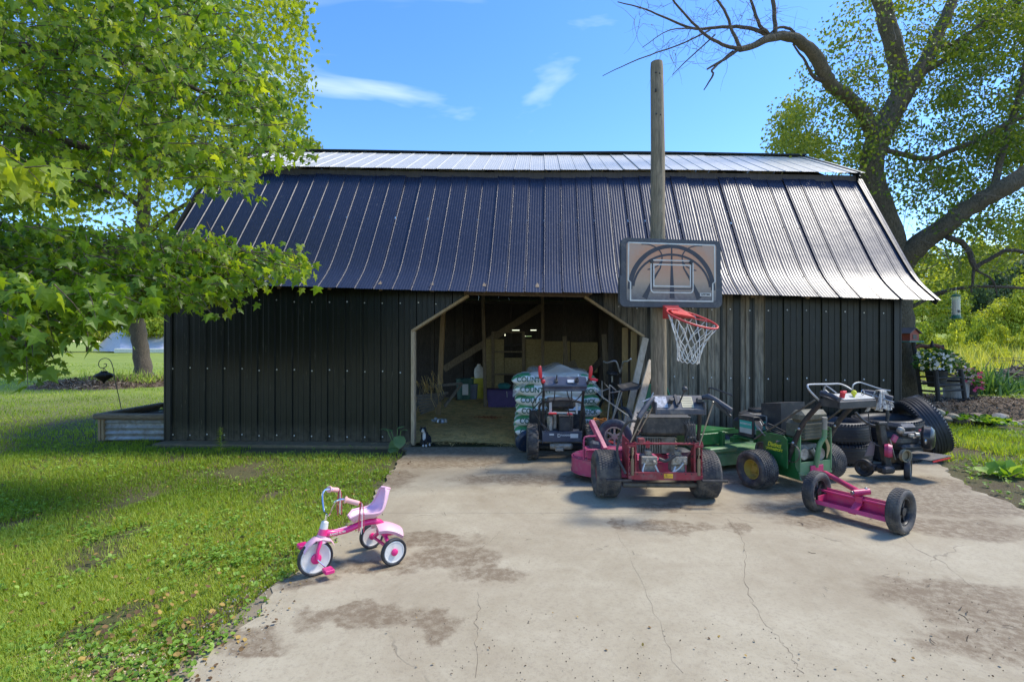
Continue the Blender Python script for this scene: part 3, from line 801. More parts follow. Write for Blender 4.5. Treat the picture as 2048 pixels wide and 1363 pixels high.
pt(SB, 'control_panel', NAVY, f)
pt(SB, 'speed_lever', BLK, lambda mb: (mb.box((-.09, -.385, .885), (.035, .05, .03), (R(38), 0, 0), .004), mb.cyl((-.09, -.39, .88), (-.085, -.42, .95), .006)))
pt(SB, 'choke_knob', BLKP, lambda mb: (mb.cyl((.12, -.385, .885), (.12, -.42, .905), .022, 14), mb.box((.12, -.425, .91), (.012, .01, .04), (R(38), 0, 0))))
pt(SB, 'label', WHT, lambda mb: mb.box((.06, -.397, .886), (.07, .045, .002), (R(38), 0, 0)))
pt(SB, 'deflector_lever', RED, lambda mb: mb.tube([(.245, -.39, .90), (.29, -.40, .905), (.335, -.41, .895)], [.010, .017, .012], 10))
pt(SB, 'lever_knob', RED, lambda mb: mb.ball((-.225, -.42, .885), .022, 12))
CAB = [[(-.21, -.35, .8), (-.30, -.25, .68), (-.32, -.15, .6), (-.26, -.1, .45), (-.14, -.08, .32)], [(-.21, -.3, .7), (-.28, -.2, .62), (-.31, -.16, .55), (-.24, -.1, .42), (-.15, -.1, .3)], [(.02, -.36, .8), (.05, -.3, .7), (.1, -.2, .66)], [(.07, -.36, .8), (.08, -.28, .66), (.06, -.16, .56), (.10, -.1, .42), (.09, -.08, .3)], [(.2, -.35, .78), (.15, -.25, .69), (.09, -.2, .64)], [(-.1, -.36, .8), (-.1, -.25, .68), (-.11, -.14, .6)]]
pt(SB, 'control_cables', BLKP, lambda mb: [mb.tube(smooth_pts(c), .0055, 6) for c in CAB])
def f(mb):
    mb.box((0, .52, .25), (.66, .02, .42), ch=.004)
    for sx in (-1, 1): mb.prism([(0, 0), (.32, 0), (.32, .3), (.12, .46), (0, .46)], .012, Matrix(((0, 0, 1, sx * .33 - .006), (1, 0, 0, .5), (0, 1, 0, .02), (0, 0, 0, 1))))
    mb.box((0, .44, .045), (.62, .1, .03)); mb.cyl((0, .45, .4), (0, .5, .62), .07, 14)
pt(SB, 'auger_housing', BLK, f)
def f(mb):
    for k in range(60):
        a = k * .5; x = -.3 + k * .01; mb.box((x, .68 + .09 * math.sin(a), .16 + .09 * math.cos(a)), (.015, .05, .05), (a, 0, 0))
    mb.cyl((-.32, .68, .16), (.32, .68, .16), .018)
pt(SB, 'auger', OILY, f)

# ================================================================== RED WALK-BEHIND MOWER
RM = empty('red_mower', (1.205, 4.28, 0.012), R(-1.5), 'red commercial walk-behind mower with fat turf tyres and a wide pink-red deck', 'mower')
RP = M('red_frame_paint', (0.26, 0.022, 0.035), 0.42, var=.2, dirt=.38, dcol=(.24, .15, .12), bump=.1)
PK = M('faded_raspberry_paint', (0.42, 0.045, 0.12), 0.45, var=.15, dirt=.38, dcol=(.34, .22, .20), bump=.1)
for sx in (-1, 1): wheel(RM, (-.42 if sx < 0 else .395, 0, .193), .19, .20, .09, RUB, RP, 'turf', rz=R(-2 * sx))
def f(mb):
    mb.box((.015, -.235, .232), (.50, .014, .062), ch=.003); mb.box((.015, -.14, .205), (.48, .2, .008))
pt(RM, 'rear_beam', RP, f)
pt(RM, 'bolt_holes', BLK, lambda mb: [mb.cyl((x, -.243, z), (x, -.2425 - .001, z), .006, 8) for x, z in ((-.21, .25), (-.16, .245), (-.02, .25), (.17, .25), (.215, .25), (.06, .235))])
YEL = M('yellow_decal', (0.75, 0.42, 0.03), 0.5, var=.1, bump=0)
pt(RM, 'warning_decal', YEL, lambda mb: mb.box((.035, -.2435, .235), (.07, .0015, .035)))
text(RM, '\u26a0', .03, (.018, -.245, .235), (R(90), 0, 0), BLK); text(RM, '~\u2014', .02, (.05, -.245, .233), (R(90), 0, 0), BLK)
for sx in (-1, 1):
    x = -.275 if sx < 0 else .30
    def f(mb):
        mb.box((x, -.10, .36), (.008, .26, .30), ch=.002); mb.box((x - sx * .055, -.22, .36), (.012, .03, .27), ch=.002); mb.box((x - sx * .025, -.23, .22), (.06, .02, .03))
        mb.box((x - sx * .025, -.23, .47), (.07, .02, .02))
        for z in (.25, .3, .35, .4, .44): mb.cyl((x - sx * .004, -.21, z), (x - sx * .004, -.24, z), .007, 6)
    pt(RM, 'side_plate', RP, f)
    def f(mb):
        mb.cyl((x - sx * .028, -.24, .24), (x - sx * .028, -.24, .37), .013, 10); mb.cyl((x - sx * .028, -.24, .37), (x - sx * .028, -.24, .46), .006)
        for k in range(12): mb.tube([(x - sx * .028 + .011 * math.cos(a), -.24 + .011 * math.sin(a), .4 + k * .005) for a in (0, 1.5, 3, 4.5, 6)], .002, 4)
    pt(RM, 'gas_strut', M('bronze_strut', (.22, .16, .10), .5, .4, var=.2, bump=.1), f)
    def f(mb):
        mb.box((x + sx * .085, -.27, .205), (.20, .03, .018), ch=.003)
    pt(RM, 'foot_bar', BLK, f)
pt(RM, 'top_rod', RP, lambda mb: (mb.cyl((-.30, -.22, .485), (.31, -.22, .485), .009, 8), mb.box((-.17, -.2, .50), (.05, .04, .05), ch=.004), mb.box((-.12, -.21, .475), (.03, .02, .05)), mb.box((.26, -.21, .47), (.04, .03, .05))))
pt(RM, 'axle_tube', OILY, lambda mb: (mb.cyl((-.30, -.12, .13), (.30, -.12, .13), .02, 10), mb.box((.0, -.05, .12), (.5, .15, .02))))
for x in (-.10, .14):
    def f(mb):
        mb.box((x, -.10, .30), (.11, .12, .14), ch=.012); mb.box((x, -.17, .34), (.13, .03, .07), ch=.008)
        mb.cyl((x - .02, -.19, .345), (x - .02, -.205, .345), .014, 10); mb.cyl((x + .03, -.19, .34), (x + .035, -.215, .33), .012, 8); mb.cyl((x, -.13, .38), (x, -.13, .41), .03, 12)
    pt(RM, 'hydraulic_pump', ALU, f)
HOSE = M('steel_hose', (.45, .45, .43), .4, .6, var=.1, bump=0)
def f(mb):
    mb.tube(smooth_pts([(-.06, -.2, .31), (-.03, -.215, .25), (.02, -.22, .232 + .02), (.07, -.22, .25), (.1, -.2, .3)]), .010, 8)
    mb.tube(smooth_pts([(-.14, -.19, .32), (-.16, -.21, .26), (-.12, -.22, .245), (-.05, -.22, .245)]), .008, 8); mb.tube(smooth_pts([(.17, -.2, .33), (.12, -.21, .28), (.07, -.215, .25)]), .009, 8)
pt(RM, 'hydraulic_hose', HOSE, f)
pt(RM, 'black_hose', BLKP, lambda mb: (mb.tube(smooth_pts([(-.03, -.2, .36), (.02, -.21, .345), (.07, -.21, .37), (.1, -.2, .39)]), .014, 8), mb.tube(smooth_pts([(-.30, -.24, .25), (-.36, -.2, .4), (-.33, -.2, .56), (-.28, -.25, .66), (-.2, -.25, .665)]), .011, 8)))
engine_lump(RM, (.05, .25, .42), .36)
def f(mb):
    for k in range(10): mb.box((-.13 + k * .02, .02, .42), (.006, .03, .12))
    mb.box((.01, .05, .42), (.32, .02, .14))
pt(RM, 'cooling_fins', ALU, f)
def f(mb):
    mb.box((.065, .03, .61), (.38, .26, .17), ch=.022); mb.box((.065, .03, .675), (.39, .27, .012), ch=.005); mb.cyl((-.03, .0, .70), (-.03, .0, .725), .035, 14)
pt(RM, 'fuel_tank', M('dusty_black_tank', (.03, .032, .034), .5, var=.25, dirt=.45, dcol=(.16, .14, .11), bump=.1), f)
for sx in (-1, 1):
    x = -.24 if sx < 0 else .27
    tubeo(RM, 'handle_tube', BLK, smooth_pts([(x, -.16, .33), (x + .01, -.2, .52), (x + .03 - (.0 if sx < 0 else .05), -.33, .72), (x + .07 - (.0 if sx < 0 else .14), -.42, .83)]), .015, 8)
def f(mb):
    mb.box((.055, -.43, .835), (.37, .13, .012), (R(48), 0, 0), .003); mb.box((.055, -.47, .775), (.37, .05, .045), ch=.006)
    for x in (-.125, .235): mb.box((x, -.44, .80), (.01, .12, .09))
pt(RM, 'console', M('dusty_navy', (.05, .056, .075), .45, var=.25, dirt=.5, dcol=(.26, .22, .17), bump=.1), f)
def dec(cx, w, mat, name, dz=0.0):
    Rm = Euler((R(48), 0, 0)).to_matrix(); c = Vector((cx, -.43, .835)) + Rm @ Vector((0, 0, .0075))
    return pt(RM, name, mat, lambda mb: mb.box(c, (w, .10, .0015), Rm))
dec(-.075, .09, M('scratched_label', (.40, .40, .42), .5, var=.5, scale=60, bump=0), 'label'); dec(.12, .085, M('yellowed_label', (.62, .54, .34), .6, var=.12, bump=0), 'label')
pt(RM, 'label_print', BLK, lambda mb: [mb.box(Vector((.12, -.43, .835)) + Euler((R(48), 0, 0)).to_matrix() @ Vector((0, -.04 + k * .016, .009)), (.075, .0025, .001), (R(48), 0, 0)) for k in range(6)])
def f(mb):
    mb.cyl((.06, -.44, .83), (.085, -.48, .925), .006); mb.cyl((-.005, -.44, .84), (-.005, -.47, .87), .018, 10); mb.box((.205, -.45, .855), (.04, .04, .035), ch=.006); mb.box((.04, -.43, .85), (.018, .10, .02), (R(48), 0, 0))
pt(RM, 'gear_lever', BLKP, f)
pt(RM, 'lever_knob', BLKP, lambda mb: mb.ball((.088, -.483, .94), .023, 12))
GRIP = M('blue_black_grip', (.045, .05, .065), .55, var=.15, dirt=.25, dcol=(.18, .16, .13), bump=.2)
pt(RM, 'hand_grip', GRIP, lambda mb: (mb.tube([(-.13, -.42, .875), (-.17, -.46, .84), (-.26, -.52, .73)], [.016, .02, .02], 12)))
pt(RM, 'hand_grip', GRIP, lambda mb: (mb.tube([(.235, -.43, .875), (.27, -.46, .885), (.30, -.5, .87), (.385, -.60, .80)], [.016, .022, .018, .018], 12)))
pt(RM, 'brake_lever', BLK, lambda mb: (mb.beam((.29, -.52, .85), (.37, -.62, .76), .012, .022), mb.tube(smooth_pts([(.285, -.45, .89), (.275, -.46, .945), (.30, -.5, .945), (.40, -.58, .905)]), .0065, 6)))
pt(RM, 'brake_lever', STEEL, lambda mb: mb.tube([(-.13, -.43, .91), (-.15, -.44, .87), (-.22, -.47, .845)], .006, 6))
for q_ in (((.30, -.48, .85), (.27, -.26, .48)), ((-.17, -.45, .82), (-.26, -.24, .5)), ((-.13, -.42, .8), (-.2, -.2, .55))): pt(RM, 'control_rod', STEEL, lambda mb: mb.cyl(*q_, .0055, 6))
pt(RM, 'air_filter', BLKP, lambda mb: (mb.tube([(.25, -.1, .5), (.25, -.1, .62)], .045, 14), mb.box((.25, -.12, .5), (.08, .07, .06), ch=.01)))
pt(RM, 'wiring', BLKP, lambda mb: [mb.tube(smooth_pts([(.16 + .02 * k, -.2, .66), (.19 + .015 * k, -.24, .6 - .02 * k), (.17 + .03 * k, -.22, .5), (.22, -.2, .45)]), .004, 5) for k in range(5)])
# deck
def deckpoly(lobes):
    P = []
    for (cx, cy, r, a0, a1) in lobes:
        for k in range(13):
            a = R(a0 + (a1 - a0) * k / 12); P.append((cx + r * math.cos(a), cy + r * math.sin(a)))
    return P
dp = deckpoly([(-.38, .62, .27, 250, 90), (0.02, .72, .27, 130, 50), (.38, .62, .27, 90, -70)])
def f(mb):
    T = Matrix.Translation((0, 0, .07)); mb.prism(dp, .13, T)
    mb.prism([(x * 1.01, (y - .6) * 1.03 + .6) for x, y in dp], .012, Matrix.Translation((0, 0, .06))); mb.prism([(x * .97, (y - .6) * .95 + .6) for x, y in dp], .012, Matrix.Translation((0, 0, .2)))
pt(RM, 'mower_deck', PK, f)
def f(mb):
    mb.box((-.37, .42, .265), (.32, .14, .075), ch=.006); mb.box((-.37, .42, .31), (.36, .18, .012), ch=.003)
    mb.beam((-.46, .62, .53), (-.37, .36, .31), .045, .05, ch=.004); mb.beam((.1, .4, .3), (.1, .1, .3), .05, .05); mb.beam((-.16, .4, .3), (-.16, .1, .3), .05, .05)
    mb.tube(smooth_pts([(-.56, .36, .22), (-.56, .36, .40), (-.53, .36, .43), (-.45, .38, .43)]), .009, 8)
pt(RM, 'deck_carrier', PK, f)
for x in (-.40, .38): pt(RM, 'spindle_cover', BLKP, lambda mb: mb.lathe([(.09, 0), (.09, .05), (.05, .07), (0, .07)], 18, 'z', (x, .6, .21)))
pt(RM, 'discharge_flap', RUBB, lambda mb: mb.box((-.44, .44, .33), (.12, .1, .09), (0, R(8), 0), .02))
for sx in (-1, 1): wheel(RM, (sx * .34, 1.12, .112), .11, .07, .06, RUBC, RP, 'smooth')
pt(RM, 'caster_fork', RP, lambda mb: [(mb.box((sx * .34, 1.12, .245), (.10, .05, .02)), mb.box((sx * .34 - .045, 1.12, .18), (.008, .04, .15)), mb.box((sx * .34 + .045, 1.12, .18), (.008, .04, .15)), mb.beam((sx * .34, 1.10, .28), (sx * .2, .85, .25), .05, .05)) for sx in (-1, 1)])

# ================================================================== GREEN WALK-BEHIND MOWER
GM = empty('green_mower', (2.57, 4.70, 0.012), R(20.7), 'green commercial walk-behind mower with yellow wheel rims beside the stacked tyres', 'mower')
GP = M('green_machine_paint', (0.022, 0.13, 0.035), 0.35, var=.15, dirt=.2, dcol=(.13, .17, .09), bump=.06)
GD = M('faded_green_paint', (0.11, 0.24, 0.10), 0.5, var=.2, dirt=.35, dcol=(.25, .27, .17), bump=.15)
YR = M('yellow_rim_paint', (0.40, 0.29, 0.05), 0.4, var=.15, dirt=.35, dcol=(.2, .15, .07), bump=.1)
for sx in (-1, 1): wheel(GM, (sx * .42, 0, .165), .163, .19, .085, RUB, YR, 'turf')
def f(mb):
    mb.box((-.185, .0, .30), (.008, .46, .30), ch=.002); mb.box((.185, .0, .30), (.008, .46, .30), ch=.002)
    mb.prism([(-.28, .02), (.20, .02), (.20, .16), (-.2, .16)], .008, Matrix(((0, 0, 1, -.195), (1, 0, 0, .02), (0, 1, 0, .08), (0, 0, 0, 1))))
    mb.box((0, .23, .3), (.37, .008, .3))
pt(GM, 'body_frame', GP, f)
def f(mb):
    mb.box((0, -.235, .20), (.385, .012, .10), ch=.003); mb.box((0, -.232, .145), (.385, .03, .012))
    for sx in (-1, 1): mb.box((sx * .185, -.22, .35), (.014, .05, .36), ch=.002)
    mb.box((0, -.10, .22), (.36, .26, .008))
pt(GM, 'rear_plate', GD, f)
def f(mb):
    Mx = Matrix(((0, 0, 1, -.265), (1, 0, 0, -.05), (0, 1, 0, .33), (0, 0, 0, 1)))
    mb.prism([(-.125, -.14), (.125, -.08), (.125, .14), (-.09, .14), (-.125, .11)], .016, Mx)
pt(GM, 'belt_cover', GP, f)
YT = M('yellow_print', (.72, .70, .04), .5, var=.05, bump=0)
text(GM, 'Distinct', .052, (-.268, -.045, .375), (R(90), 0, R(-90)), YT, shear=.35, bold=.0016, sx=.85); text(GM, 'LAWN&SPORT', .032, (-.268, -.045, .335), (R(90), 0, R(-90)), YT, bold=.0012, sx=.85)
pt(GM, 'pulley', OILY, lambda mb: mb.lathe([(.065, -.015), (.07, -.012), (.055, 0), (.07, .012), (.065, .015), (0, .015)], 24, 'x', (-.235, .12, .30)))
pt(GM, 'pulley', OILY, lambda mb: mb.lathe([(.08, 0), (.085, .01), (.08, .02)], 24, 'x', (-.235, -.19, .33)))
def f(mb):
    mb.box((0, -.10, .31), (.30, .16, .14), ch=.03); mb.cyl((-.10, -.19, .31), (-.10, -.21, .31), .05, 14); mb.cyl((.09, -.19, .30), (.09, -.215, .30), .055, 14); mb.cyl((0, -.2, .35), (.05, -.22, .26), .02)
pt(GM, 'hydraulic_pump', ALU, f)
pt(GM, 'exhaust_pipe', GD, lambda mb: mb.tube(smooth_pts([(-.005, -.245, .20), (0, -.26, .32), (.01, -.27, .40), (.05, -.28, .46), (.055, -.28, .53)]), .021, 12))
pt(GM, 'pipe_end', M('bare_grey_pipe', (.30, .29, .26), .6, .3, dirt=.3, bump=.2), lambda mb: mb.cyl((.055, -.28, .53), (.05, -.285, .635), .021, 12))
def f(mb):
    mb.box((.03, -.12, .51), (.31, .2, .17), ch=.03); mb.box((.03, -.15, .63), (.33, .14, .11), ch=.035)
    for k in range(5): mb.box((.03, -.22, .45 + k * .03), (.30, .02, .008))
pt(GM, 'fuel_tank', M('grimy_olive_tank', (.10, .10, .075), .6, var=.3, dirt=.5, dcol=(.2, .17, .11), bump=.3), f)
pt(GM, 'shroud', BLKP, lambda mb: mb.prism([(-.18, .42), (.02, .42), (.05, .58), (.05, .69), (-.18, .72)], .30, Matrix(((0, 0, 1, -.02), (1, 0, 0, .28), (0, 1, 0, 0), (0, 0, 0, 1)))))
def f(mb):
    mb.lathe([(.155, 0), (.165, .02), (.16, .055), (.12, .075), (0, .075)], 28, 'z', (.11, .52, .505)); mb.box((.11, .52, .45), (.34, .32, .12), ch=.03)
pt(GM, 'engine', BLKP, f)
pt(GM, 'engine_screen', BLK, lambda mb: (mb.lathe([(.105, 0), (.11, .01), (.105, .03), (.04, .034), (0, .034)], 28, 'z', (.14, .5, .58)), [mb.box((.14, .5, .613), (.2, .004, .004), (0, 0, k * .35)) for k in range(9)]))
def f(mb):
    mb.box((-.10, .36, .465), (.17, .19, .19), ch=.004); mb.box((-.10, .36, .565), (.175, .195, .014), ch=.003)
pt(GM, 'battery', BLKP, f)
TEAL = M('teal_label', (.05, .42, .32), .5, var=.1, bump=0); TEAL2 = M('pale_label', (.45, .52, .45), .5, var=.1, bump=0)
pt(GM, 'battery_label', TEAL, lambda mb: (mb.box((-.1865, .36, .49), (.0015, .15, .07)), mb.box((-.10, .2635, .49), (.14, .0015, .07))))
pt(GM, 'battery_label', TEAL2, lambda mb: (mb.box((-.1865, .36, .43), (.0015, .15, .05)), mb.box((-.10, .2635, .43), (.14, .0015, .05))))
text(GM, 'INTERSTATE', .024, (-.10, .262, .495), (R(90), 0, 0), WHT, bold=.0006); text(GM, 'INTERSTATE', .024, (-.188, .36, .495), (R(90), 0, R(-90)), WHT, bold=.0006)
pt(GM, 'battery_tray', GP, lambda mb: (mb.box((-.10, .36, .36), (.24, .26, .012)), mb.box((-.10, .23, .355), (.24, .008, .03))))
pt(GM, 'hold_down_strap', M('pale_strap', (.5, .46, .4), .7, bump=.1), lambda mb: (mb.box((-.03, .258, .465), (.014, .003, .21)), mb.box((-.03, .36, .575), (.014, .2, .003))))
for sx in (-1, 1):
    tubeo(GM, 'handle_tube', BLK, smooth_pts([(sx * .205, -.12, .22), (sx * .205, -.2, .42), (sx * .215, -.31, .62), (sx * .22, -.47, .80)]), .022, 8)
    pt(GM, 'bolts', STEEL, lambda mb: [mb.ball((sx * .215 - .02, y, z), .013, 8) for y, z in ((-.145, .26), (-.21, .42), (-.27, .55))])
def f(mb):
    mb.box((-.02, -.54, .835), (.43, .17, .014), (R(14), 0, 0), .004); mb.box((-.02, -.625, .79), (.42, .02, .06), ch=.004)
    for x in (-.23, .19): mb.box((x, -.54, .80), (.012, .16, .06))
pt(GM, 'console', BLKP, f)
pt(GM, 'console_top', M('pale_console_top', (.42, .43, .41), .45, var=.15, dirt=.2, bump=.05), lambda mb: mb.box((.03, -.545, .8445), (.36, .13, .004), (R(14), 0, 0)))
pt(GM, 'choke_knob', RED, lambda mb: (mb.cyl((-.11, -.56, .84), (-.11, -.57, .885), .02, 10), mb.box((-.09, -.56, .885), (.05, .03, .02), ch=.006)))
pt(GM, 'throttle_knob', YT, lambda mb: (mb.ball((.03, -.56, .875), .022, 10), mb.cyl((.03, -.56, .84), (.03, -.56, .87), .01)))
pt(GM, 'key_ring', CHROME, lambda mb: mb.tube([(.12 + .018 * math.cos(a), -.57, .875 + .022 * math.sin(a)) for a in [k * .57 for k in range(11)]], .003, 5, closed=True))
WIRE = M('galvanised_rod', (.42, .42, .40), .45, .5, var=.1, bump=0)
pt(GM, 'safety_bail', WIRE, lambda mb: mb.tube(smooth_pts([(-.2, -.44, .80), (-.26, -.40, .88), (-.27, -.38, .925), (-.22, -.37, .935), (.0, -.36, .93), (.15, -.36, .925), (.2, -.42, .88), (.22, -.46, .84)], 3), .008, 8))
pt(GM, 'hand_grip', GRIP, lambda mb: mb.tube([(-.26, -.50, .88), (-.29, -.60, .87), (-.30, -.68, .845)], .019, 12))
pt(GM, 'hand_grip', GRIP, lambda mb: mb.tube([(.26, -.47, .87), (.31, -.55, .86), (.345, -.66, .825)], .02, 12))
pt(GM, 'brake_lever', WIRE, lambda mb: (mb.tube(smooth_pts([(-.22, -.48, .86), (-.22, -.5, .93), (-.25, -.55, .93), (-.30, -.66, .89)]), .006, 6), mb.tube([(-.22, -.5, .9), (-.28, -.66, .83)], .006, 6)))
pt(GM, 'brake_lever', WIRE, lambda mb: (mb.tube(smooth_pts([(.19, -.44, .84), (.17, -.45, .92), (.24, -.45, .945), (.29, -.48, .93), (.35, -.56, .895), (.38, -.62, .885)]), .006, 6), mb.tube([(.25, -.5, .86), (.33, -.68, .80)], .006, 6)))
for q_ in (((-.24, .2, .38), (-.235, -.42, .81)), ((.24, .1, .36), (.235, -.42, .8))): pt(GM, 'control_rod', OILY, lambda mb: mb.cyl(*q_, .009, 8))
pt(GM, 'belt_linkage', STEEL, lambda mb: (mb.prism([(0, 0), (.05, .02), (.08, .09), (.02, .1), (-.02, .05)], .006, Matrix(((0, 0, 1, -.2), (1, 0, 0, .16), (0, 1, 0, .45), (0, 0, 0, 1)))), mb.cyl((-.2, .18, .47), (-.25, 0, .36), .006), mb.cyl((-.2, .22, .5), (-.27, .05, .44), .006), mb.cyl((-.3, -.1, .415), (-.2, -.1, .42), .008)))
pt(GM, 'wiring', BLKP, lambda mb: [mb.tube(smooth_pts([(-.1 + .03 * k, .3, .56), (-.16, .2, .55 - .02 * k), (-.2, .08, .48 + .02 * k), (-.14 + .03 * k, -.02, .45)]), .005, 5) for k in range(4)])
pt(GM, 'yellow_cable', M('ochre_cable', (.45, .34, .16), .6, bump=0), lambda mb: [mb.tube(smooth_pts([(.1 + .01 * k, -.24, .45), (.13 + .012 * k, -.25, .36), (.12, -.25, .27)]), .0045, 5) for k in range(3)])
dpg = deckpoly([(-.40, .78, .27, 250, 90), (0.0, .90, .27, 130, 50), (.40, .78, .27, 90, -70)])
pt(GM, 'mower_deck', GD, lambda mb: (mb.prism(dpg, .11, Matrix.Translation((0, 0, .06))), mb.prism([(x * .97, (y - .8) * .94 + .8) for x, y in dpg], .02, Matrix.Translation((0, 0, .168))), mb.box((-.3, .62, .215), (.35, .2, .05), ch=.01)))
def f(mb):
    mb.box((-.44, .62, .315), (.35, .012, .11), ch=.002); mb.box((-.255, .6, .27), (.04, .05, .24), ch=.003); mb.box((-.38, .85, .365), (.46, .46, .012), ch=.004)
    mb.box((-.17, .45, .33), (.2, .05, .05)); mb.box((.1, .85, .33), (.6, .05, .05)); mb.box((-.62, .8, .30), (.012, .35, .1)); mb.prism([(-.6, 1.05), (-.2, 1.05), (.0, .7), (-.6, .64)], .01, Matrix.Translation((0, 0, .375)))
pt(GM, 'deck_carrier', GP, f)
pt(GM, 'adjustment_holes', BLK, lambda mb: [mb.cyl((-.255, .5745, .2 + k * .028), (-.255, .5735, .2 + k * .028), .006, 8) for k in range(6)])
for sx in (-1, 1): wheel(GM, (sx * .36, 1.25, .112), .11, .07, .06, RUBC, YR, 'smooth')

# rag draped on the right handle of the green mower
def rag():
    V = []; nu, nv = 22, 26
    for j in range(nv):
        for i in range(nu):
            s = i / (nu - 1) - .5; t = j / (nv - 1)
            fall = abs(t - .42); side = 1 if t > .42 else -1
            spread = .4 + fall * 2.0
            x = s * .13 * spread + .012 * math.sin(s * 25 + t * 3) * fall * 2
            z = -fall * (.33 if side < 0 else .26) - .02 * math.sin(s * 9) * fall
            y = side * (.018 + .03 * fall) + .016 * math.sin(s * 22 + side) * min(1, fall * 4)
            V.append((x, y, z))
    Fc = [(j * nu + i, j * nu + i + 1, (j + 1) * nu + i + 1, (j + 1) * nu + i) for j in range(nv - 1) for i in range(nu - 1)]
    m, n, l, b = newmat('printed_rag'); v = ocoord(n, l)
    vo = n.new('ShaderNodeTexVoronoi'); vo.inputs['Scale'].default_value = 75; l.new(v, vo.inputs['Vector'])
    c = mixc(n, l, mrange(n, l, noise(n, l, v, 45, 3, .7), .5, .58), (.55, .52, .46), (.10, .10, .12)); c = mixc(n, l, mrange(n, l, noise(n, l, v, 10, 3), .45, .7, 0, .5), c, (.42, .33, .22)); l.new(c, b.inputs['Base Color']); b.inputs['Roughness'].default_value = .9
    me = np_mesh('rag', np.array(V), np.array(Fc), m, smooth=True); return me
p = GM.matrix_world if False else None
hb = Matrix.LocRotScale(GM.location, GM.rotation_euler, None) @ Vector((.315, -.585, .895))
o = inst('rag', rag(), None, hb, (0, 0, R(20)), (1.25, 1.1, 1.15)); tag(o, 'speckled off-white rag draped over the right handle of the green mower', 'rag')

# ================================================================== PINK SULKY
SK0 = Vector((2.335, 3.93, 0)); SK1 = Vector((2.63, 3.46, 0)); ax_ = SK1 - SK0; mid = (SK0 + SK1) / 2
SK = empty('sulky', (mid.x, mid.y, 0.012), math.atan2(ax_.y, ax_.x), 'hot pink two-wheeled stand-on sulky hitched behind the green mower', 'sulky')
HP = M('hot_pink_paint', (0.55, 0.045, 0.14), 0.38, var=.12, dirt=.3, dcol=(.33, .15, .14), bump=.05)
for sx in (-1, 1): wheel(SK, (sx * .275, 0, .150), .148, .085, .095, RUB, BLK, 'fine', 'spoke')
def f(mb):
    mb.box((0, .0, .075), (.46, .13, .006)); mb.box((0, .066, .125), (.46, .006, .10)); mb.box((0, -.066, .085), (.50, .006, .03), (R(-25), 0, 0)); mb.box((0, .0, .10), (.05, .14, .01), (R(30), 0, 0))
    mb.box((-.232, .0, .10), (.006, .12, .06)); mb.box((.232, .0, .10), (.006, .12, .06)); mb.cyl((-.27, .05, .15), (.27, .05, .15), .010, 8)
pt(SK, 'foot_plate', HP, f)
SM = Matrix.LocRotScale(SK.location, SK.rotation_euler, None).inverted()
hit = SM @ at(1650, 945, 4.42); piv = SM @ at(1722, 985, 3.72)
def f(mb):
    mb.cyl(piv, hit, .020, 12); mb.cyl(piv - Vector((.03, .05, 0)), piv + Vector((.03, .05, .01)), .024, 12); mb.box(Vector((0, .05, .14)), (.05, .03, .07), ch=.004)
pt(SK, 'tow_bar', HP, f)
pt(SK, 'pivot_bolt', STEEL, lambda mb: (mb.cyl(piv - Vector((.035, .06, 0)), piv - Vector((.028, .048, 0)), .016, 8), mb.ball(piv + Vector((.02, .03, .03)), .012, 6)))
d = (hit - piv).normalized()
pt(SK, 'adjustment_holes', BLK, lambda mb: [mb.ball(piv + d * (.12 + k * .07) + Vector((0, 0, .0)) + (SM.to_3x3() @ Vector((-.012, -.013, .006))), .0065, 6) for k in range(4)])
hp = SM.to_3x3() @ Vector((0, 1, 0))
GMM = Matrix.LocRotScale(GM.location, GM.rotation_euler, None)
def f(mb):
    rot = (SM.to_3x3() @ GMM.to_3x3()); c = SM @ (GMM @ Vector((.0, -.25, .175)))
    mb.box(c, (.15, .012, .085), rot, .002); mb.box(c + rot @ Vector((0, -.02, -.03)), (.07, .04, .03), rot, .003)
pt(SK, 'hitch_plate', HP, f)

# ================================================================== ENGINE-DRIVEN EDGER
ED = empty('edger', (3.70, 4.86, 0.012), R(12), 'black petrol edger with a recoil engine and a flat guard beside the tyres', 'edger')
wheel(ED, (.0, -.06, .098), .095, .05, .068, RUBC, M('dull_white_rim', (.42, .40, .34), .6, dirt=.4, bump=.1), 'smooth', 'dish', rz=R(-55))
wheel(ED, (-.30, .12, .085), .082, .05, .05, RUBC, BLK, 'smooth', 'dish', rz=R(20))
def f(mb):
    mb.beam((-.17, .0, .12), (-.25, .0, .52), .05, .07, ch=.006); mb.beam((-.30, .05, .10), (.02, .0, .11), .07, .06, ch=.01); mb.beam((-.05, .05, .16), (.05, .05, .22), .16, .12, ch=.02); mb.box((-.26, -.02, .53), (.10, .05, .03), ch=.006)
    mb.box((-.22, -.03, .10), (.14, .10, .07), ch=.02)
pt(ED, 'frame', BLK, f)
pt(ED, 'bright_strip', STEEL, lambda mb: mb.beam((-.13, -.045, .19), (-.19, -.045, .38), .014, .006))
tubeo(ED, 'handle_mast', BLK, smooth_pts([(-.10, .05, .45), (-.12, .05, .49), (-.11, .05, .56), (-.11, .05, .74)]), .014)
tubeo(ED, 'curved_rod', BLK, smooth_pts([(-.42, .1, .62), (-.36, .08, .55), (-.28, .06, .50), (-.17, .05, .49), (-.11, .05, .53)]), .012)
tubeo(ED, 'cable', BLKP, smooth_pts([(-.38, .0, .62), (-.36, 0, .45), (-.33, 0, .35), (-.24, -.02, .31), (-.16, -.03, .33)]), .005)
def f(mb):
    mb.box((.05, .06, .36), (.28, .20, .12), ch=.04); mb.box((.09, .04, .30), (.30, .22, .05), ch=.02); mb.box((.06, .06, .475), (.20, .17, .07), ch=.028); mb.box((.03, -.02, .425), (.16, .08, .04), ch=.01)
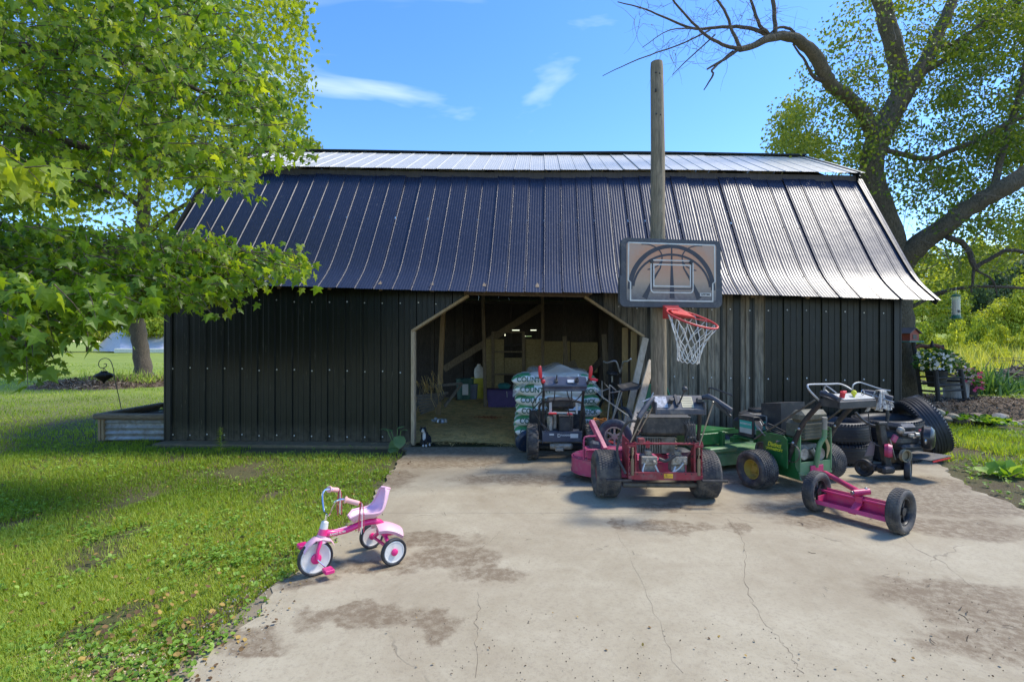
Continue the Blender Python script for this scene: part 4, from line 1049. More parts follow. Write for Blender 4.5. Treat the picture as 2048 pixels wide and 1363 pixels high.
pt(ED, 'engine', M('satin_black_cowl', (.05, .052, .056), .35, var=.3, dirt=.3, dcol=(.15, .13, .10), bump=.08), f)
pt(ED, 'carburettor', ALU, lambda mb: (mb.ball((-.06, -.04, .46), .035, 10), mb.box((.02, -.075, .415), (.05, .03, .03), ch=.006), mb.cyl((.07, -.07, .42), (.10, -.08, .42), .02)))
pt(ED, 'engine_label', RED, lambda mb: mb.box((.16, -.055, .455), (.055, .003, .02))); pt(ED, 'engine_label', WHT, lambda mb: mb.box((.16, -.0575, .455), (.04, .002, .006)))
def f(mb):
    mb.lathe([(.10, 0), (.115, -.02), (.11, -.07), (.08, -.095), (.03, -.1), (0, -.1)], 24, 'y', (.21, -.02, .38), rot=(0, 0, R(35)))
pt(ED, 'recoil_starter', M('black_starter', (.02, .02, .022), .3, dirt=.2, dcol=(.15, .13, .1), bump=.05), f)
pt(ED, 'starter_hub', STEEL, lambda mb: mb.lathe([(.03, 0), (.028, -.012), (.01, -.02), (0, -.02)], 12, 'y', (.15, -.10, .36), rot=(0, 0, R(35))))
pt(ED, 'pulley', M('brass_dirty_pulley', (.24, .20, .12), .6, dirt=.4, bump=.3), lambda mb: mb.lathe([(.05, -.015), (.06, -.015), (.045, 0), (.06, .015), (.05, .015), (0, .02)], 20, 'y', (-.05, -.08, .23)))
pt(ED, 'guard_plate', M('grey_guard', (.12, .11, .10), .6, dirt=.35, bump=.1), lambda mb: mb.box((.18, -.06, .215), (.30, .30, .006), (R(-3), R(-4), R(8))))
pt(ED, 'guard_edge', RED, lambda mb: mb.box((.20, -.212, .208), (.24, .006, .014), (0, R(-4), R(8))))
pt(ED, 'chain_cover', PK, lambda mb: (mb.lathe([(.055, -.03), (.065, 0), (.055, .03), (0, .03)], 16, 'y', (-.22, -.06, .28), rot=(0, 0, R(40))), mb.beam((-.13, -.02, .35), (-.09, -.02, .41), .03, .05, ch=.006)))
pt(ED, 'side_guard', M('dusty_mauve_guard', (.16, .12, .12), .6, dirt=.3, bump=.1), lambda mb: mb.prism([(-.40, .22), (-.30, .22), (-.28, .34), (-.33, .36)], .006, Matrix(((1, 0, 0, 0), (0, 0, 1, .02), (0, 1, 0, 0), (0, 0, 0, 1)))))

# ================================================================== LOOSE TYRES
def loose_tyre(loc, rot, R_, W, r, label, tr='ribs', mat=RUBC):
    o = inst('car_tyre', tyre_mesh(R_, W, r, tr, mat), None, loc, rot); tag(o, label, 'tyre', 'worn tyres heaped at the barn corner'); return o
loose_tyre((3.56, 5.60, .125), (0, R(90), .3), .315, .215, .20, 'bottom car tyre of the pair stacked flat behind the green mower')
loose_tyre((3.54, 5.61, .345), (0, R(90), 1.1), .315, .215, .20, 'top car tyre of the pair stacked flat behind the green mower')
loose_tyre((4.18, 5.74, .125), (0, R(90), .9), .33, .22, .22, 'wide tyre lying flat at the bottom behind the edger')
loose_tyre((4.19, 5.72, .352), (0, R(87), .2), .33, .22, .22, 'wide tyre lying flat on another tyre behind the edger')
q = Vector((.90, -.20, .38)).normalized()
oq = Vector((1, 0, 0)).rotation_difference(q).to_euler()
loose_tyre((4.64, 5.80, .345), oq, .335, .235, .21, 'big tyre leaning against the flat tyres at the barn corner')

# ================================================================== BASKETBALL HOOP AND POLE
UP = wood('weathered_pole_wood', (0.36, 0.285, 0.18), (0.15, 0.12, 0.075), (6, 6, .6), .85)
mb = MB(); pz = [(0.0, .083), (.6, .083), (1.4, .082), (2.4, .078), (3.4, .073), (4.25, .067), (4.32, .062), (4.335, .03)]
px0 = at(1318, 800, 5.5); px1 = at(1314, 118, 5.5)
mb.tube([(px0.x + (px1.x - px0.x) * z / 4.335 + .006 * math.sin(z * 2.3), 5.5 + .006 * math.cos(z * 1.7), z - .02) for z, r in pz], [r for z, r in pz], 20)
o = mb.build('utility_pole', UP); tag(o, 'tall weathered wooden pole carrying the basketball backboard', 'pole')
pt(o, 'bolt_holes', BLK, lambda mb: [mb.ball((px1.x - .03 + dx, 5.437, z), .009, 6) for dx, z in ((.0, 4.16), (.04, 4.15), (.0, 3.98), (.0, 3.96), (.005, 3.72), (.05, 3.71))])

HB = empty('basketball_hoop', at(1341, 547, 5.30), R(9), 'faded ball-print basketball backboard with a bent red rim fixed to the wooden pole', 'basketball hoop')
BWD, BHT = 1.09, .70
def rrect(w, h, r, n=6):
    P = []
    for (cx, cy, a0) in ((w / 2 - r, h / 2 - r, 0), (-w / 2 + r, h / 2 - r, 90), (-w / 2 + r, -h / 2 + r, 180), (w / 2 - r, -h / 2 + r, 270)):
        for k in range(n + 1):
            a = R(a0 + 90 * k / n); P.append((cx + r * math.cos(a), cy + r * math.sin(a)))
    return P
FR = Matrix(((1, 0, 0, 0), (0, 0, -1, 0), (0, 1, 0, 0), (0, 0, 0, 1)))    # local xy -> xz, facing -y
GREY = M('weathered_grey_plastic', (.065, .066, .07), .55, var=.15, dirt=.3, dcol=(.2, .19, .16), bump=.08)
pt(HB, 'board_shell', GREY, lambda mb: (mb.prism(rrect(BWD, BHT, .06), .05, FR @ Matrix.Translation((0, 0, -.02))), mb.prism(rrect(BWD + .03, .34, .06), .055, FR @ Matrix.Translation((0, -.18, -.024))), mb.box((0, .04, -.05), (.5, .06, .4))))
m, n, l, b = newmat('faded_ball_print'); t = n.new('ShaderNodeTexCoord'); sp = n.new('ShaderNodeSeparateXYZ'); l.new(t.outputs['Object'], sp.inputs[0])
xx = mth(n, l, 'DIVIDE', sp.outputs[0], .5); zz = mth(n, l, 'ADD', mth(n, l, 'DIVIDE', sp.outputs[2], .5), .35)
rad = mth(n, l, 'SQRT', mth(n, l, 'ADD', mth(n, l, 'MULTIPLY', xx, xx), mth(n, l, 'MULTIPLY', zz, zz)))
gr = noise(n, l, ocoord(n, l), 26, 6, .7)
ora = mrange(n, l, mth(n, l, 'ADD', zz, mth(n, l, 'MULTIPLY', gr, .5)), .30, 1.0)
ora = mth(n, l, 'MULTIPLY', ora, mrange(n, l, rad, .3, 1.15, 1, .45))
c = mixc(n, l, ora, (.42, .32, .21), (.66, .25, .11)); c = mixc(n, l, mrange(n, l, rad, 1.0, 1.15, 0, .5), c, (.44, .33, .25))
c = mixc(n, l, mrange(n, l, sp.outputs[2], -.26, -.08, .85, 0), c, (.09, .095, .105)); c = mixc(n, l, mrange(n, l, gr, .45, .75, 0, .35), c, (.42, .39, .33))
l.new(c, b.inputs['Base Color']); b.inputs['Roughness'].default_value = .6
BPR = m
pt(HB, 'printed_face', BPR, lambda mb: mb.prism(rrect(.98, .585, .02), .004, FR @ Matrix.Translation((0, .01, .031))))
SEAM = M('charcoal_print', (.05, .05, .055), .6, var=.15, bump=0)
CRM = M('cream_line', (.60, .58, .50), .55, var=.15, bump=.05)
def strip(mb, pts, w, y, h=.0012):
    """flat ribbon along 2-D points (x,z) in the board plane at depth y; w may vary"""
    n_ = len(pts); ws = w if isinstance(w, (list, tuple)) else [w] * n_
    V = []; Fs = []
    for i in range(n_):
        a = Vector(pts[max(i - 1, 0)]); b_ = Vector(pts[min(i + 1, n_ - 1)]); t = (b_ - a).normalized(); nn = Vector((-t.y, t.x)) * ws[i] / 2; p = Vector(pts[i])
        V += [(p.x + nn.x, y, p.y + nn.y), (p.x - nn.x, y, p.y - nn.y), (p.x + nn.x, y + h, p.y + nn.y), (p.x - nn.x, y + h, p.y - nn.y)]
    for i in range(n_ - 1):
        o_ = 4 * i; Fs += [(o_, o_ + 1, o_ + 5, o_ + 4), (o_ + 2, o_ + 6, o_ + 7, o_ + 3), (o_, o_ + 4, o_ + 6, o_ + 2), (o_ + 1, o_ + 3, o_ + 7, o_ + 5)]
    mb.add(V, Fs)
def inside(p): return abs(p[0]) < .475 and -.285 < p[1] < .298
def clipstrip(mb, fn, t0, t1, w, y, n_=40):
    run = []; ws = []
    for k in range(n_ + 1):
        t = t0 + (t1 - t0) * k / n_; p = fn(t); ww = w(t) if callable(w) else w
        if inside(p): run.append(p); ws.append(ww)
        else:
            if len(run) > 1: strip(mb, run, ws, y)
            run = []; ws = []
    if len(run) > 1: strip(mb, run, ws, y)
def f(mb):
    y = -.0368
    clipstrip(mb, lambda a: (.455 * math.cos(R(a)), -.17 + .445 * math.sin(R(a))), 0, 180, lambda a: .036 + .014 * abs(math.cos(R(a))), y)
    clipstrip(mb, lambda a: (.42 * math.cos(R(a)), -.17 + .36 * math.sin(R(a))), 5, 175, lambda a: .022, y - .0003)
    strip(mb, [(-.005, .295), (-.005, .1), (0, -.26)], [.014, .018, .055], y - .0006)
    for s in (-1, 1):
        clipstrip(mb, lambda a: (s * (.30 - .19 * math.cos(R(a))), .16 + .13 * math.sin(R(a))), -80, 100, .012, y - .0009)
        strip(mb, [(s * .11, .13), (s * .13, .05), (s * .20, -.06), (s * .27, -.2), (s * .30, -.26)], [.012, .014, .025, .045, .06], y - .0009)
pt(HB, 'ball_seams', SEAM, f)
def rect(mb, x0, z0, x1, z1, w, y):
    strip(mb, [(x0, z0), (x1, z0)], w, y); strip(mb, [(x0, z1), (x1, z1)], w, y); strip(mb, [(x0, z0 - w / 2), (x0, z1 + w / 2)], w, y - .0003); strip(mb, [(x1, z0 - w / 2), (x1, z1 + w / 2)], w, y - .0003)
def f(mb):
    rect(mb, -.20, -.135, .20, .085, .013, -.0385); P = rrect(.46, .33, .035); strip(mb, [(x, z - .035) for x, z in P + P[:1]], .012, -.0385)
    strip(mb, [(-.47, .30), (.47, .30)], .014, -.0385); strip(mb, [(-.47, .305), (-.475, -.08), (-.45, -.10), (-.45, -.285)], .014, -.0388); strip(mb, [(.47, .305), (.475, -.08), (.45, -.10), (.45, -.285)], .014, -.0388); strip(mb, [(-.457, -.285), (.457, -.285)], .014, -.0385)
pt(HB, 'board_lines', CRM, f)
pt(HB, 'target_backing', SEAM, lambda mb: (rect(mb, -.216, -.16, .216, .108, .012, -.0375)))
pt(HB, 'brand_label', CRM, lambda mb: mb.box((.37, -.0375, -.215), (.125, .002, .034)))
text(HB, 'LIFETIME', .026, (.37, -.0395, -.215), (R(90), 0, 0), BLK, bold=.0006)
pt(HB, 'bolt', BLK, lambda mb: [(mb.cyl((x, -.036, .115), (x, -.046, .115), .02, 10), mb.cyl((x, -.046, .115), (x, -.052, .115), .010, 8)) for x in (-.225, .205)])
RIM = M('red_rim_paint', (.60, .055, .05), .4, var=.12, dirt=.15, dcol=(.4, .15, .12), bump=.05)
HM = Matrix.LocRotScale(HB.location, HB.rotation_euler, None).inverted()
rc = HM @ at(1384, 637, 4.95); rr_ = .248
tilt = Matrix.Rotation(R(12), 3, 'Y') @ Matrix.Rotation(R(21), 3, 'X')
def ring(a, r=rr_, dz=0): return rc + tilt @ Vector((r * math.cos(a), r * math.sin(a), dz))
pt(HB, 'rim', RIM, lambda mb: (mb.tube([ring(2 * math.pi * k / 40) for k in range(40)], .0095, 10, closed=True), mb.tube([Vector((-.06, -.06, -.40)), ring(R(165)), ], .008), mb.tube([ring(R(95), rr_ * .96, -.02), ring(R(60), rr_ * .8, -.03), ring(R(20), rr_, -.01)], .006)))
pt(HB, 'rim_bracket', RIM, lambda mb: (mb.prism([(-.10, -.47), (.07, -.47), (.07, -.33), (-.10, -.33)], .012, FR @ Matrix.Translation((0, 0, .03))), mb.add([(-.10, -.045, -.335), (.05, -.045, -.335), (.13, -.26, -.46), (-.09, -.24, -.42), (-.10, -.045, -.47), (.05, -.045, -.47), (.13, -.25, -.475), (-.09, -.23, -.435)], [(0, 1, 2, 3), (7, 6, 5, 4), (0, 3, 7, 4), (1, 5, 6, 2), (2, 6, 7, 3), (0, 4, 5, 1)])))
# net: twelve loops woven into diamonds, sagging to the left
CORD = M('net_cord', (.62, .60, .53), .9, var=.1, bump=.2)
def f(mb):
    K = 12; rows = [(0.0, 1.0), (.10, .80), (.19, .63), (.26, .52), (.33, .45), (.39, .42)]
    def node(j, k):
        d, s = rows[j]; a = 2 * math.pi * (k + .5 * (j % 2)) / K
        p = rc + tilt @ Vector((rr_ * s * math.cos(a), rr_ * s * math.sin(a), 0)); p.z = p.z * (1 - d * 1.6) + (rc.z) * d * 1.6 - d * 1.02 if j else p.z
        p.x -= d * .10; return p + Vector((rng.uniform(-.008, .008), rng.uniform(-.008, .008), rng.uniform(-.008, .008))) * (j > 0)
    N = [[node(j, k) for k in range(K)] for j in range(len(rows))]
    for j in range(len(rows) - 1):
        for k in range(K):
            a = N[j][k]
            for e in ((k, k - 1) if j % 2 == 0 else (k, k + 1)):
                b_ = N[j + 1][e % K]; m_ = (a + b_) / 2 + Vector((0, 0, -.006)); mb.tube([a, m_, b_], .0042, 5, cap=False)
    for k in range(K): mb.tube([N[-1][k], (N[-1][k] + N[-1][(k + 1) % K]) / 2 + Vector((0, 0, -.02)), N[-1][(k + 1) % K]], .0045, 5, cap=False)
pt(HB, 'net', CORD, f)
# ================================================================== TRICYCLE
TA = Vector((-.68, 2.96, 0)); TB = Vector((-.885, 3.215, 0)); tm = (TA + TB) / 2
TK = empty('tricycle', (tm.x, tm.y, 0.014), math.atan2(TA.y - TB.y, TA.x - TB.x) + math.pi, 'pink and white child tricycle with streamers standing on the edge of the concrete', 'tricycle')
TI = Matrix.LocRotScale(TK.location, TK.rotation_euler, None).inverted()
LP = M('pale_pink_plastic', (.72, .42, .49), .42, var=.10, dirt=.12, dcol=(.55, .38, .36), bump=.02, coat=.2)
LP2 = M('lilac_pink_seat', (.72, .48, .62), .4, var=.05, bump=.02)
HPK = M('magenta_plastic', (.72, .02, .19), .32, var=.06, bump=.02, coat=.3)
WP = M('white_plastic', (.70, .67, .62), .45, var=.08, dirt=.3, dcol=(.45, .4, .33), bump=.02)
def T(p): return TI @ p
fw = T(Vector((-1.115, 2.83, .107)))        # front hub
# local frame: +x along the rear axle; front lies along local +-y
fy = fw.y; sgn = 1 if fy > 0 else -1
RF = .102; RR = .082; TK.scale = (.94, .94, .94)
fw = Vector((0.0, fy, RF - .002))
o = wheel(TK, fw, RF, .03, .088, RUBC, WP, 'smooth', 'flat', name='front_wheel')
for s in (-1, 1): wheel(TK, (s * .165, 0, RR), RR, .028, .066, RUBC, WP, 'smooth', 'flat', name='rear_wheel')
for (c, r, w) in ((fw, .03, .02), (Vector((.165, 0, RR)), .021, .0175), (Vector((-.165, 0, RR)), .021, .0175)):
    pt(TK, 'hub_cap', HPK, lambda mb: mb.lathe([(0, -w - .004), (r * .8, -w - .003), (r, -w), (r, w), (r * .8, w + .003), (0, w + .004)], 20, 'x', c))
f_ = sgn
def Y(v): return f_ * v
FY = abs(fy)
hd = Vector((0, Y(FY - .055), .275))    # head tube top
hb_ = Vector((0, Y(FY - .035), .215))
def f(mb):
    for s in (-1, 1): mb.tube([hb_ + Vector((s * .012, 0, 0)), Vector((s * .026, Y(FY - .02), .19)), Vector((s * .030, Y(FY - .004), .15)), Vector((s * .030, fw.y, fw.z))], [.012, .011, .010, .011], 10)
pt(TK, 'fork', HPK, f)
def f(mb):
    P = [(-.09, .175), (-.07, .205), (-.02, .226), (.02, .226), (.06, .20), (.085, .165)]
    V = []; nx = 7
    for (y, z) in P:
        for i in range(nx):
            s = i / (nx - 1) * 2 - 1; V.append((s * .032, Y(FY - .012 + y), z - .016 * s * s))
    F4 = [(j * nx + i, j * nx + i + 1, (j + 1) * nx + i + 1, (j + 1) * nx + i) for j in range(len(P) - 1) for i in range(nx - 1)]
    mb.add(V, F4); mb.add([(x, y, z - .004) for x, y, z in V], [q[::-1] for q in F4])
    mb.tube([hb_ + Vector((0, 0, -.03)), hb_ + Vector((0, 0, .02))], [.034, .024], 14)
pt(TK, 'mudguard', LP, f)
pt(TK, 'head_tube', HPK, lambda mb: mb.tube([Vector((0, Y(FY - .040), .228)), Vector((0, Y(FY - .048), .262))], [.029, .025], 16))
pt(TK, 'stem_collar', WP, lambda mb: mb.tube([Vector((0, Y(FY - .048), .262)), Vector((0, Y(FY - .056), .300)), Vector((0, Y(FY - .058), .306))], [.024, .021, .012], 16))
pt(TK, 'stem', CHROME, lambda mb: mb.tube([Vector((0, Y(FY - .056), .30)), Vector((0, Y(FY - .066), .345))], .007, 10))
hx = .135
pts = [(-hx, Y(FY - .15), .445), (-hx + .01, Y(FY - .10), .455), (-.10, Y(FY - .075), .43), (-.05, Y(FY - .066), .36), (-.02, Y(FY - .066), .345), (.02, Y(FY - .066), .345), (.05, Y(FY - .066), .36), (.10, Y(FY - .075), .43), (hx - .01, Y(FY - .10), .455), (hx, Y(FY - .15), .445)]
pt(TK, 'handlebar', CHROME, lambda mb: mb.tube(smooth_pts(pts, 4), .0065, 10))
GRP = M('peach_pink_grip', (.80, .42, .38), .5, var=.06, bump=.05)
ST = [M('streamer_red', (.62, .05, .10), .4, bump=0), M('streamer_pale', (.80, .62, .60), .4, bump=0), M('streamer_dark', (.18, .05, .10), .4, bump=0)]
for s in (-1, 1):
    g0 = Vector((s * hx, Y(FY - .125), .452)); g1 = Vector((s * (hx + .042), Y(FY - .195), .425))
    pt(TK, 'grip', GRP, lambda mb: mb.tube([g0, g0.lerp(g1, .08), g0.lerp(g1, .15), g0.lerp(g1, .6), g0.lerp(g1, .97), g1], [.020, .022, .015, .0145, .0155, .010], 12))
    for k in range(7):
        a = k * .9; L = .13 + .05 * rng.random()
        q = [g1, g1 + Vector((.012 * math.cos(a), Y(-.012), .004)), g1 + Vector((.020 * math.cos(a), Y(-.016 - .01 * math.sin(a)), -.04)), g1 + Vector((.026 * math.cos(a + .3), Y(-.012 - .014 * math.sin(a)), -L))]
        pt(TK, 'streamer', ST[k % 3], lambda mb: mb.tube(smooth_pts(q, 3), .0022, 5))
# frame
fr = [(0, Y(FY - .045), .245), (0, Y(FY - .09), .226), (0, Y(FY * .55), .222), (0, Y(FY * .30), .240), (0, Y(.02), .225), (0, Y(-.01), .16)]
pt(TK, 'frame', HPK, lambda mb: (mb.tube(smooth_pts(fr, 4), [.021, .0205, .020, .020, .019, .019, .019, .019, .019, .019, .019, .019, .019, .019, .019, .019, .018, .018, .017, .016, .016][:len(smooth_pts(fr, 4))], 14), mb.tube([(-.155, 0, RR), (.155, 0, RR)], .010, 10), mb.tube([(-.12, 0, RR + .01), (0, 0, .17)], .013, 10), mb.tube([(.12, 0, RR + .01), (0, 0, .17)], .013, 10)))
for s in (-1, 1):
    text(TK, 'RADIO FLYER', .016, (s * .0208, Y(FY * .70), .2235), (R(90), 0, R(90) * s), WP, name='lettering', bold=.0004)
pt(TK, 'stripe', LP, lambda mb: mb.tube(smooth_pts([(0.0, Y(FY - .07), .244), (0, Y(FY - .10), .237), (0, Y(FY * .55), .2395)], 4), .006, 8))
text(TK, 'Radio', .02, (0, Y(FY + .028), .196), (R(35), 0, 0 if f_ < 0 else math.pi), HPK, bold=.0003)
# seat: bucket with high back and hand slot
def seat():
    path = [(.115, .262, .030), (.10, .274, .052), (.06, .270, .068), (.02, .266, .074), (-.02, .268, .082), (-.05, .280, .082), (-.075, .305, .076), (-.094, .345, .064), (-.108, .385, .050), (-.116, .408, .042), (-.121, .424, .026)]
    V = []; nx = 11; keep = []
    for j, (y, z, w) in enumerate(path):
        t0 = path[max(j - 1, 0)]; t1 = path[min(j + 1, len(path) - 1)]; ty, tz = t1[0] - t0[0], t1[1] - t0[1]; L = math.hypot(ty, tz); ny, nz = tz / L * 1.0, -ty / L
        ny, nz = tz / L, -ty / L
        for i in range(nx):
            s = i / (nx - 1) * 2 - 1; c = .044 * abs(s) ** 2.0
            V.append((s * w, Y(.07 + y + ny * c), z + nz * c))
    Fq = []
    for j in range(len(path) - 1):
        for i in range(nx - 1):
            if j in (7, 8) and 3 <= i <= 6: continue
            Fq.append((j * nx + i, j * nx + i + 1, (j + 1) * nx + i + 1, (j + 1) * nx + i))
    mb = MB(); mb.add(V, Fq); me = mb.mesh('seat', LP2, 60)
    o = inst('seat', me, TK); md = o.modifiers.new('s', 'SOLIDIFY'); md.thickness = .008; md.offset = 0
    m2 = o.modifiers.new('u', 'SUBSURF'); m2.levels = 2; m2.render_levels = 2
    edge = [Vector(V[j * nx]) for j in range(len(path))] + [Vector(V[(len(path) - 1) * nx + i]) for i in range(1, nx)] + [Vector(V[j * nx + nx - 1]) for j in range(len(path) - 2, -1, -1)] + [Vector(V[i]) for i in range(nx - 2, 0, -1)]
    mb = MB(); mb.tube(edge, .0075, 8, closed=True); mb.build('rim', LP, o)
    pt(TK, 'screw', BLK, lambda mb: [mb.ball((s * .078, Y(.035), .295), .004, 6) for s in (-1, 1)])
seat()
def f(mb):
    V = []; nx, ny_ = 9, 7
    for j in range(ny_):
        t = j / (ny_ - 1)
        for i in range(nx):
            s = i / (nx - 1) * 2 - 1; w = .062 + .048 * t ** .7
            V.append((s * w, Y(.050 - .17 * t * (1 - .15 * s * s)), .218 + .010 * math.sin(t * 3) - .050 * t ** 1.6 - .030 * abs(s) ** 2.6))
    Fq = [(j * nx + i, j * nx + i + 1, (j + 1) * nx + i + 1, (j + 1) * nx + i) for j in range(ny_ - 1) for i in range(nx - 1)]
    b = len(V); top = V[:]; low = [(x * .90, y * .98, z - .020) for x, y, z in V]
    mb.add(top + low, Fq + [tuple(b + q for q in f4[::-1]) for f4 in Fq] + [(i, i + 1, b + i + 1, b + i) for i in range(nx - 1)] + [((ny_ - 1) * nx + i, (ny_ - 1) * nx + i + 1, b + (ny_ - 1) * nx + i + 1, b + (ny_ - 1) * nx + i) for i in range(nx - 1)] + [(j * nx, (j + 1) * nx, b + (j + 1) * nx, b + j * nx) for j in range(ny_ - 1)] + [(j * nx + nx - 1, (j + 1) * nx + nx - 1, b + (j + 1) * nx + nx - 1, b + j * nx + nx - 1) for j in range(ny_ - 1)])
pt(TK, 'rear_step', LP, f, angle=50)
pt(TK, 'step_support', HPK, lambda mb: mb.box((0, Y(-.03), .155), (.12, .10, .035), ch=.012))
for s, az in ((1, 0), (-1, 1)):
    px_ = Vector((s * .045, fw.y + Y(.0), fw.z)) ; cx = Vector((s * .045, fw.y - Y(.045) * (1 if s > 0 else -1) * -1, fw.z - .055 * (1 if s < 0 else -1)))
    pt(TK, 'crank', CHROME, lambda mb: (mb.tube([(s * .02, fw.y, fw.z), (s * .040, fw.y, fw.z), cx, cx + Vector((s * .05, 0, 0))], .004, 8)))
    pt(TK, 'pedal', HPK, lambda mb: (mb.tube([cx + Vector((s * .045, -.026, 0)), cx + Vector((s * .045, .026, 0))], .006, 6), mb.box(cx + Vector((s * .045, .0, .008)), (.060, .050, .006), ch=.002), mb.box(cx + Vector((s * .045, -.024, 0)), (.062, .007, .022), ch=.003), mb.box(cx + Vector((s * .045, .024, 0)), (.062, .007, .022), ch=.003), mb.box(cx + Vector((s * .075, 0, 0)), (.007, .052, .022), ch=.003), mb.box(cx + Vector((s * .017, 0, 0)), (.007, .052, .022), ch=.003)))

# ================================================================== THINGS IN THE DOORWAY
# feed bags on a pallet
PB = Vector((.02, 6.36, 0))
pal = empty('pallet', (.56, 6.62, 0.0), 0, 'grey wooden pallet under the stack of feed bags', 'pallet')
for k in range(6): pt(pal, 'board', MW, lambda mb: mb.box((0, -.40 + k * .16, .115), (1.05, .11, .018)))
for x in (-.48, 0, .48): pt(pal, 'stringer', MW, lambda mb: mb.box((x, 0, .055), (.04, .95, .10)))
BAGW = M('white_bag_film', (.80, .79, .74), .42, var=.06, dirt=.1, dcol=(.45, .42, .34), bump=.35, bscale=16, bdist=.01)
BAGG = M('green_bag_film', (.08, .34, .15), .42, var=.12, bump=.35, bscale=16, bdist=.01)
INK = M('dark_green_ink', (.03, .12, .07), .6, bump=0)
def bag_mesh(seed, L=1.06, D=.44, H=.15):
    r_ = random.Random(seed); nx, na = 40, 28; mb = MB(); V = []
    ph = [r_.uniform(0, 6) for _ in range(6)]
    for i in range(nx + 1):
        s = i / nx * 2 - 1; e = (1 - abs(s) ** 7) ** .5 if abs(s) < 1 else 0
        e = max(e, .10 if abs(s) < 1 else .06)
        for k in range(na):
            a = 2 * math.pi * k / na; ca, sa = math.cos(a), math.sin(a)
            y = math.copysign(abs(ca) ** .6, ca) * D / 2 * (.80 + .2 * e); z = math.copysign(abs(sa) ** .8, sa) * H / 2 * e * 1.06
            wr = .007 * math.sin(s * 14 + ph[0] + 2 * sa) + .005 * math.sin(s * 31 + ph[1]) * abs(ca) + .004 * math.sin(s * 53 + ph[3] + a * 2)
            y += wr * 1.3 * (1 if ca > 0 else -1); z += .010 * math.sin(s * 6 + ph[2]) + wr * .6
            V.append((s * L / 2 * (1 - .015 * abs(ca)), y, z))
    mb.add(V, [])
    for i in range(nx):
        s = (i + .5) / nx * 2 - 1
        for k in range(na):
            a = 2 * math.pi * (k + .5) / na; front = math.cos(a) < -.2
            green = (front and math.sin(a) > .35 and s < -.55) or (front and math.sin(a) < -.88) or s > .93 and math.sin(a) > 0 or (front and s > .62 and math.sin(a) > .5)
            mb.m = 1 if green else 0
            q = (i * na + k, i * na + (k + 1) % na, (i + 1) * na + (k + 1) % na, (i + 1) * na + k)
            mb.f.append(q); mb.mi.append(mb.m)
    return mb.mesh('bag', [BAGW, BAGG], 60)
bm_ = [bag_mesh(s) for s in range(6)]
names = ['bottom', 'second', 'third', 'fourth', 'fifth', 'top']
for k in range(6):
    z = .125 + .07 + k * .128
    for row, yy in ((0, 6.44), (1, 6.86)):
        if row == 1 and k == 5: continue
        o = inst('feed_bag', bm_[(k + row * 3) % 6], None, (.56 + rng.uniform(-.02, .02) - (.02 if k > 3 else 0), yy + rng.uniform(-.012, .012), z), (0, rng.uniform(-.015, .015), rng.uniform(-.02, .02)))
        where = 'front' if row == 0 else 'rear'
        tag(o, '%s feed bag of the %s stack on the pallet, white and green' % (names[k], where), 'feed bag', 'feed bags stacked on the pallet')
        if row == 0:
            text(o, 'COUNTRY', .088, (-.27, -.212 - .0165, .004), (R(90), R(2), 0), INK, ext=.0012, bold=.002, sx=.9); text(o, 'BRICK', .075, (.37, -.226, -.004), (R(90), R(-3), 0), INK, ext=.0012, bold=.002, sx=.8)
FILM, n, l, b = newmat('stretch_film'); b.inputs['Base Color'].default_value = (.75, .73, .68, 1); b.inputs['Roughness'].default_value = .25; b.inputs['Alpha'].default_value = .42
bumpn(n, l, b, noise(n, l, ocoord(n, l, (1, 1, 3)), 22, 5, .7, 1.0), .9, .02)
def f(mb):
    V = []; nx, ny_ = 30, 12
    for j in range(ny_ + 1):
        for i in range(nx + 1):
            s = i / nx * 2 - 1; t = j / ny_
            z = .975 - .10 * s * s + .03 * math.sin(s * 9 + 1) * (1 - abs(s)) - .05 * abs(s) ** 6 * 2.5 + .02 * math.sin(t * 9 + s * 4) - (.10 if j == 0 else 0)
            if s < -.6 or s > .75: z -= .06 * math.sin((abs(s) - .6) * 6)
            V.append((.56 + s * .55, 6.20 + t * .85, z))
    mb.add(V, [(j * (nx + 1) + i, j * (nx + 1) + i + 1, (j + 1) * (nx + 1) + i + 1, (j + 1) * (nx + 1) + i) for j in range(ny_) for i in range(nx)])
mb = MB(); f(mb); o = mb.build('plastic_wrap', FILM); tag(o, 'crumpled clear stretch film over the top of the feed bags', 'plastic wrap')

def blk(name, label, cat, fn, mats, loc=(0, 0, 0), rz=0, group=None):
    mb = MB(); fn(mb); o = mb.build(name, mats, None, loc, (0, 0, rz)); tag(o, label, cat, group); return o
def Wb(u, v, z): return BM @ Vector((u, v, z))
# leaning boards
PALE = wood('pale_grey_board', (.60, .50, .37), (.42, .33, .23), (3, 3, 1))
A = at(1291, 676, 6.30); B = gnd(1246, 895); B = Vector((at(1238, 865, 5.75).x, 5.75, .02))
mb = MB(); mb.beam(A, B, .075, .035, up=(0, 1, 0), ch=.003); o = mb.build('leaning_board', PALE); tag(o, 'taller pale board leaning on the right door jamb', 'board', 'boards leaning beside the pole')
A = at(1303, 722, 5.75); B = Vector((at(1242, 898, 4.98).x, 4.98, .02))
mb = MB(); mb.beam(A, B, .075, .035, up=(0, 1, 0), ch=.003); o = mb.build('leaning_board', PALE); tag(o, 'shorter pale board leaning against the wooden pole in front of the spare wheel', 'board', 'boards leaning beside the pole')
# spare wheel
SW = empty('spare_wheel', at(1229, 872, 5.12), 0, 'dusty grey spare wheel with a spoked rim leaning by the boards', 'wheel')
wz = SW.location.z
o = inst('tyre', tyre_mesh(.172, .075, .10, 'smooth', RUBB), SW, (0, 0, 0), (0, 0, R(78))); inst('rim', rim_mesh(.10, .075, 'spoke', STEEL), SW, (0, 0, 0), (0, 0, R(78)))
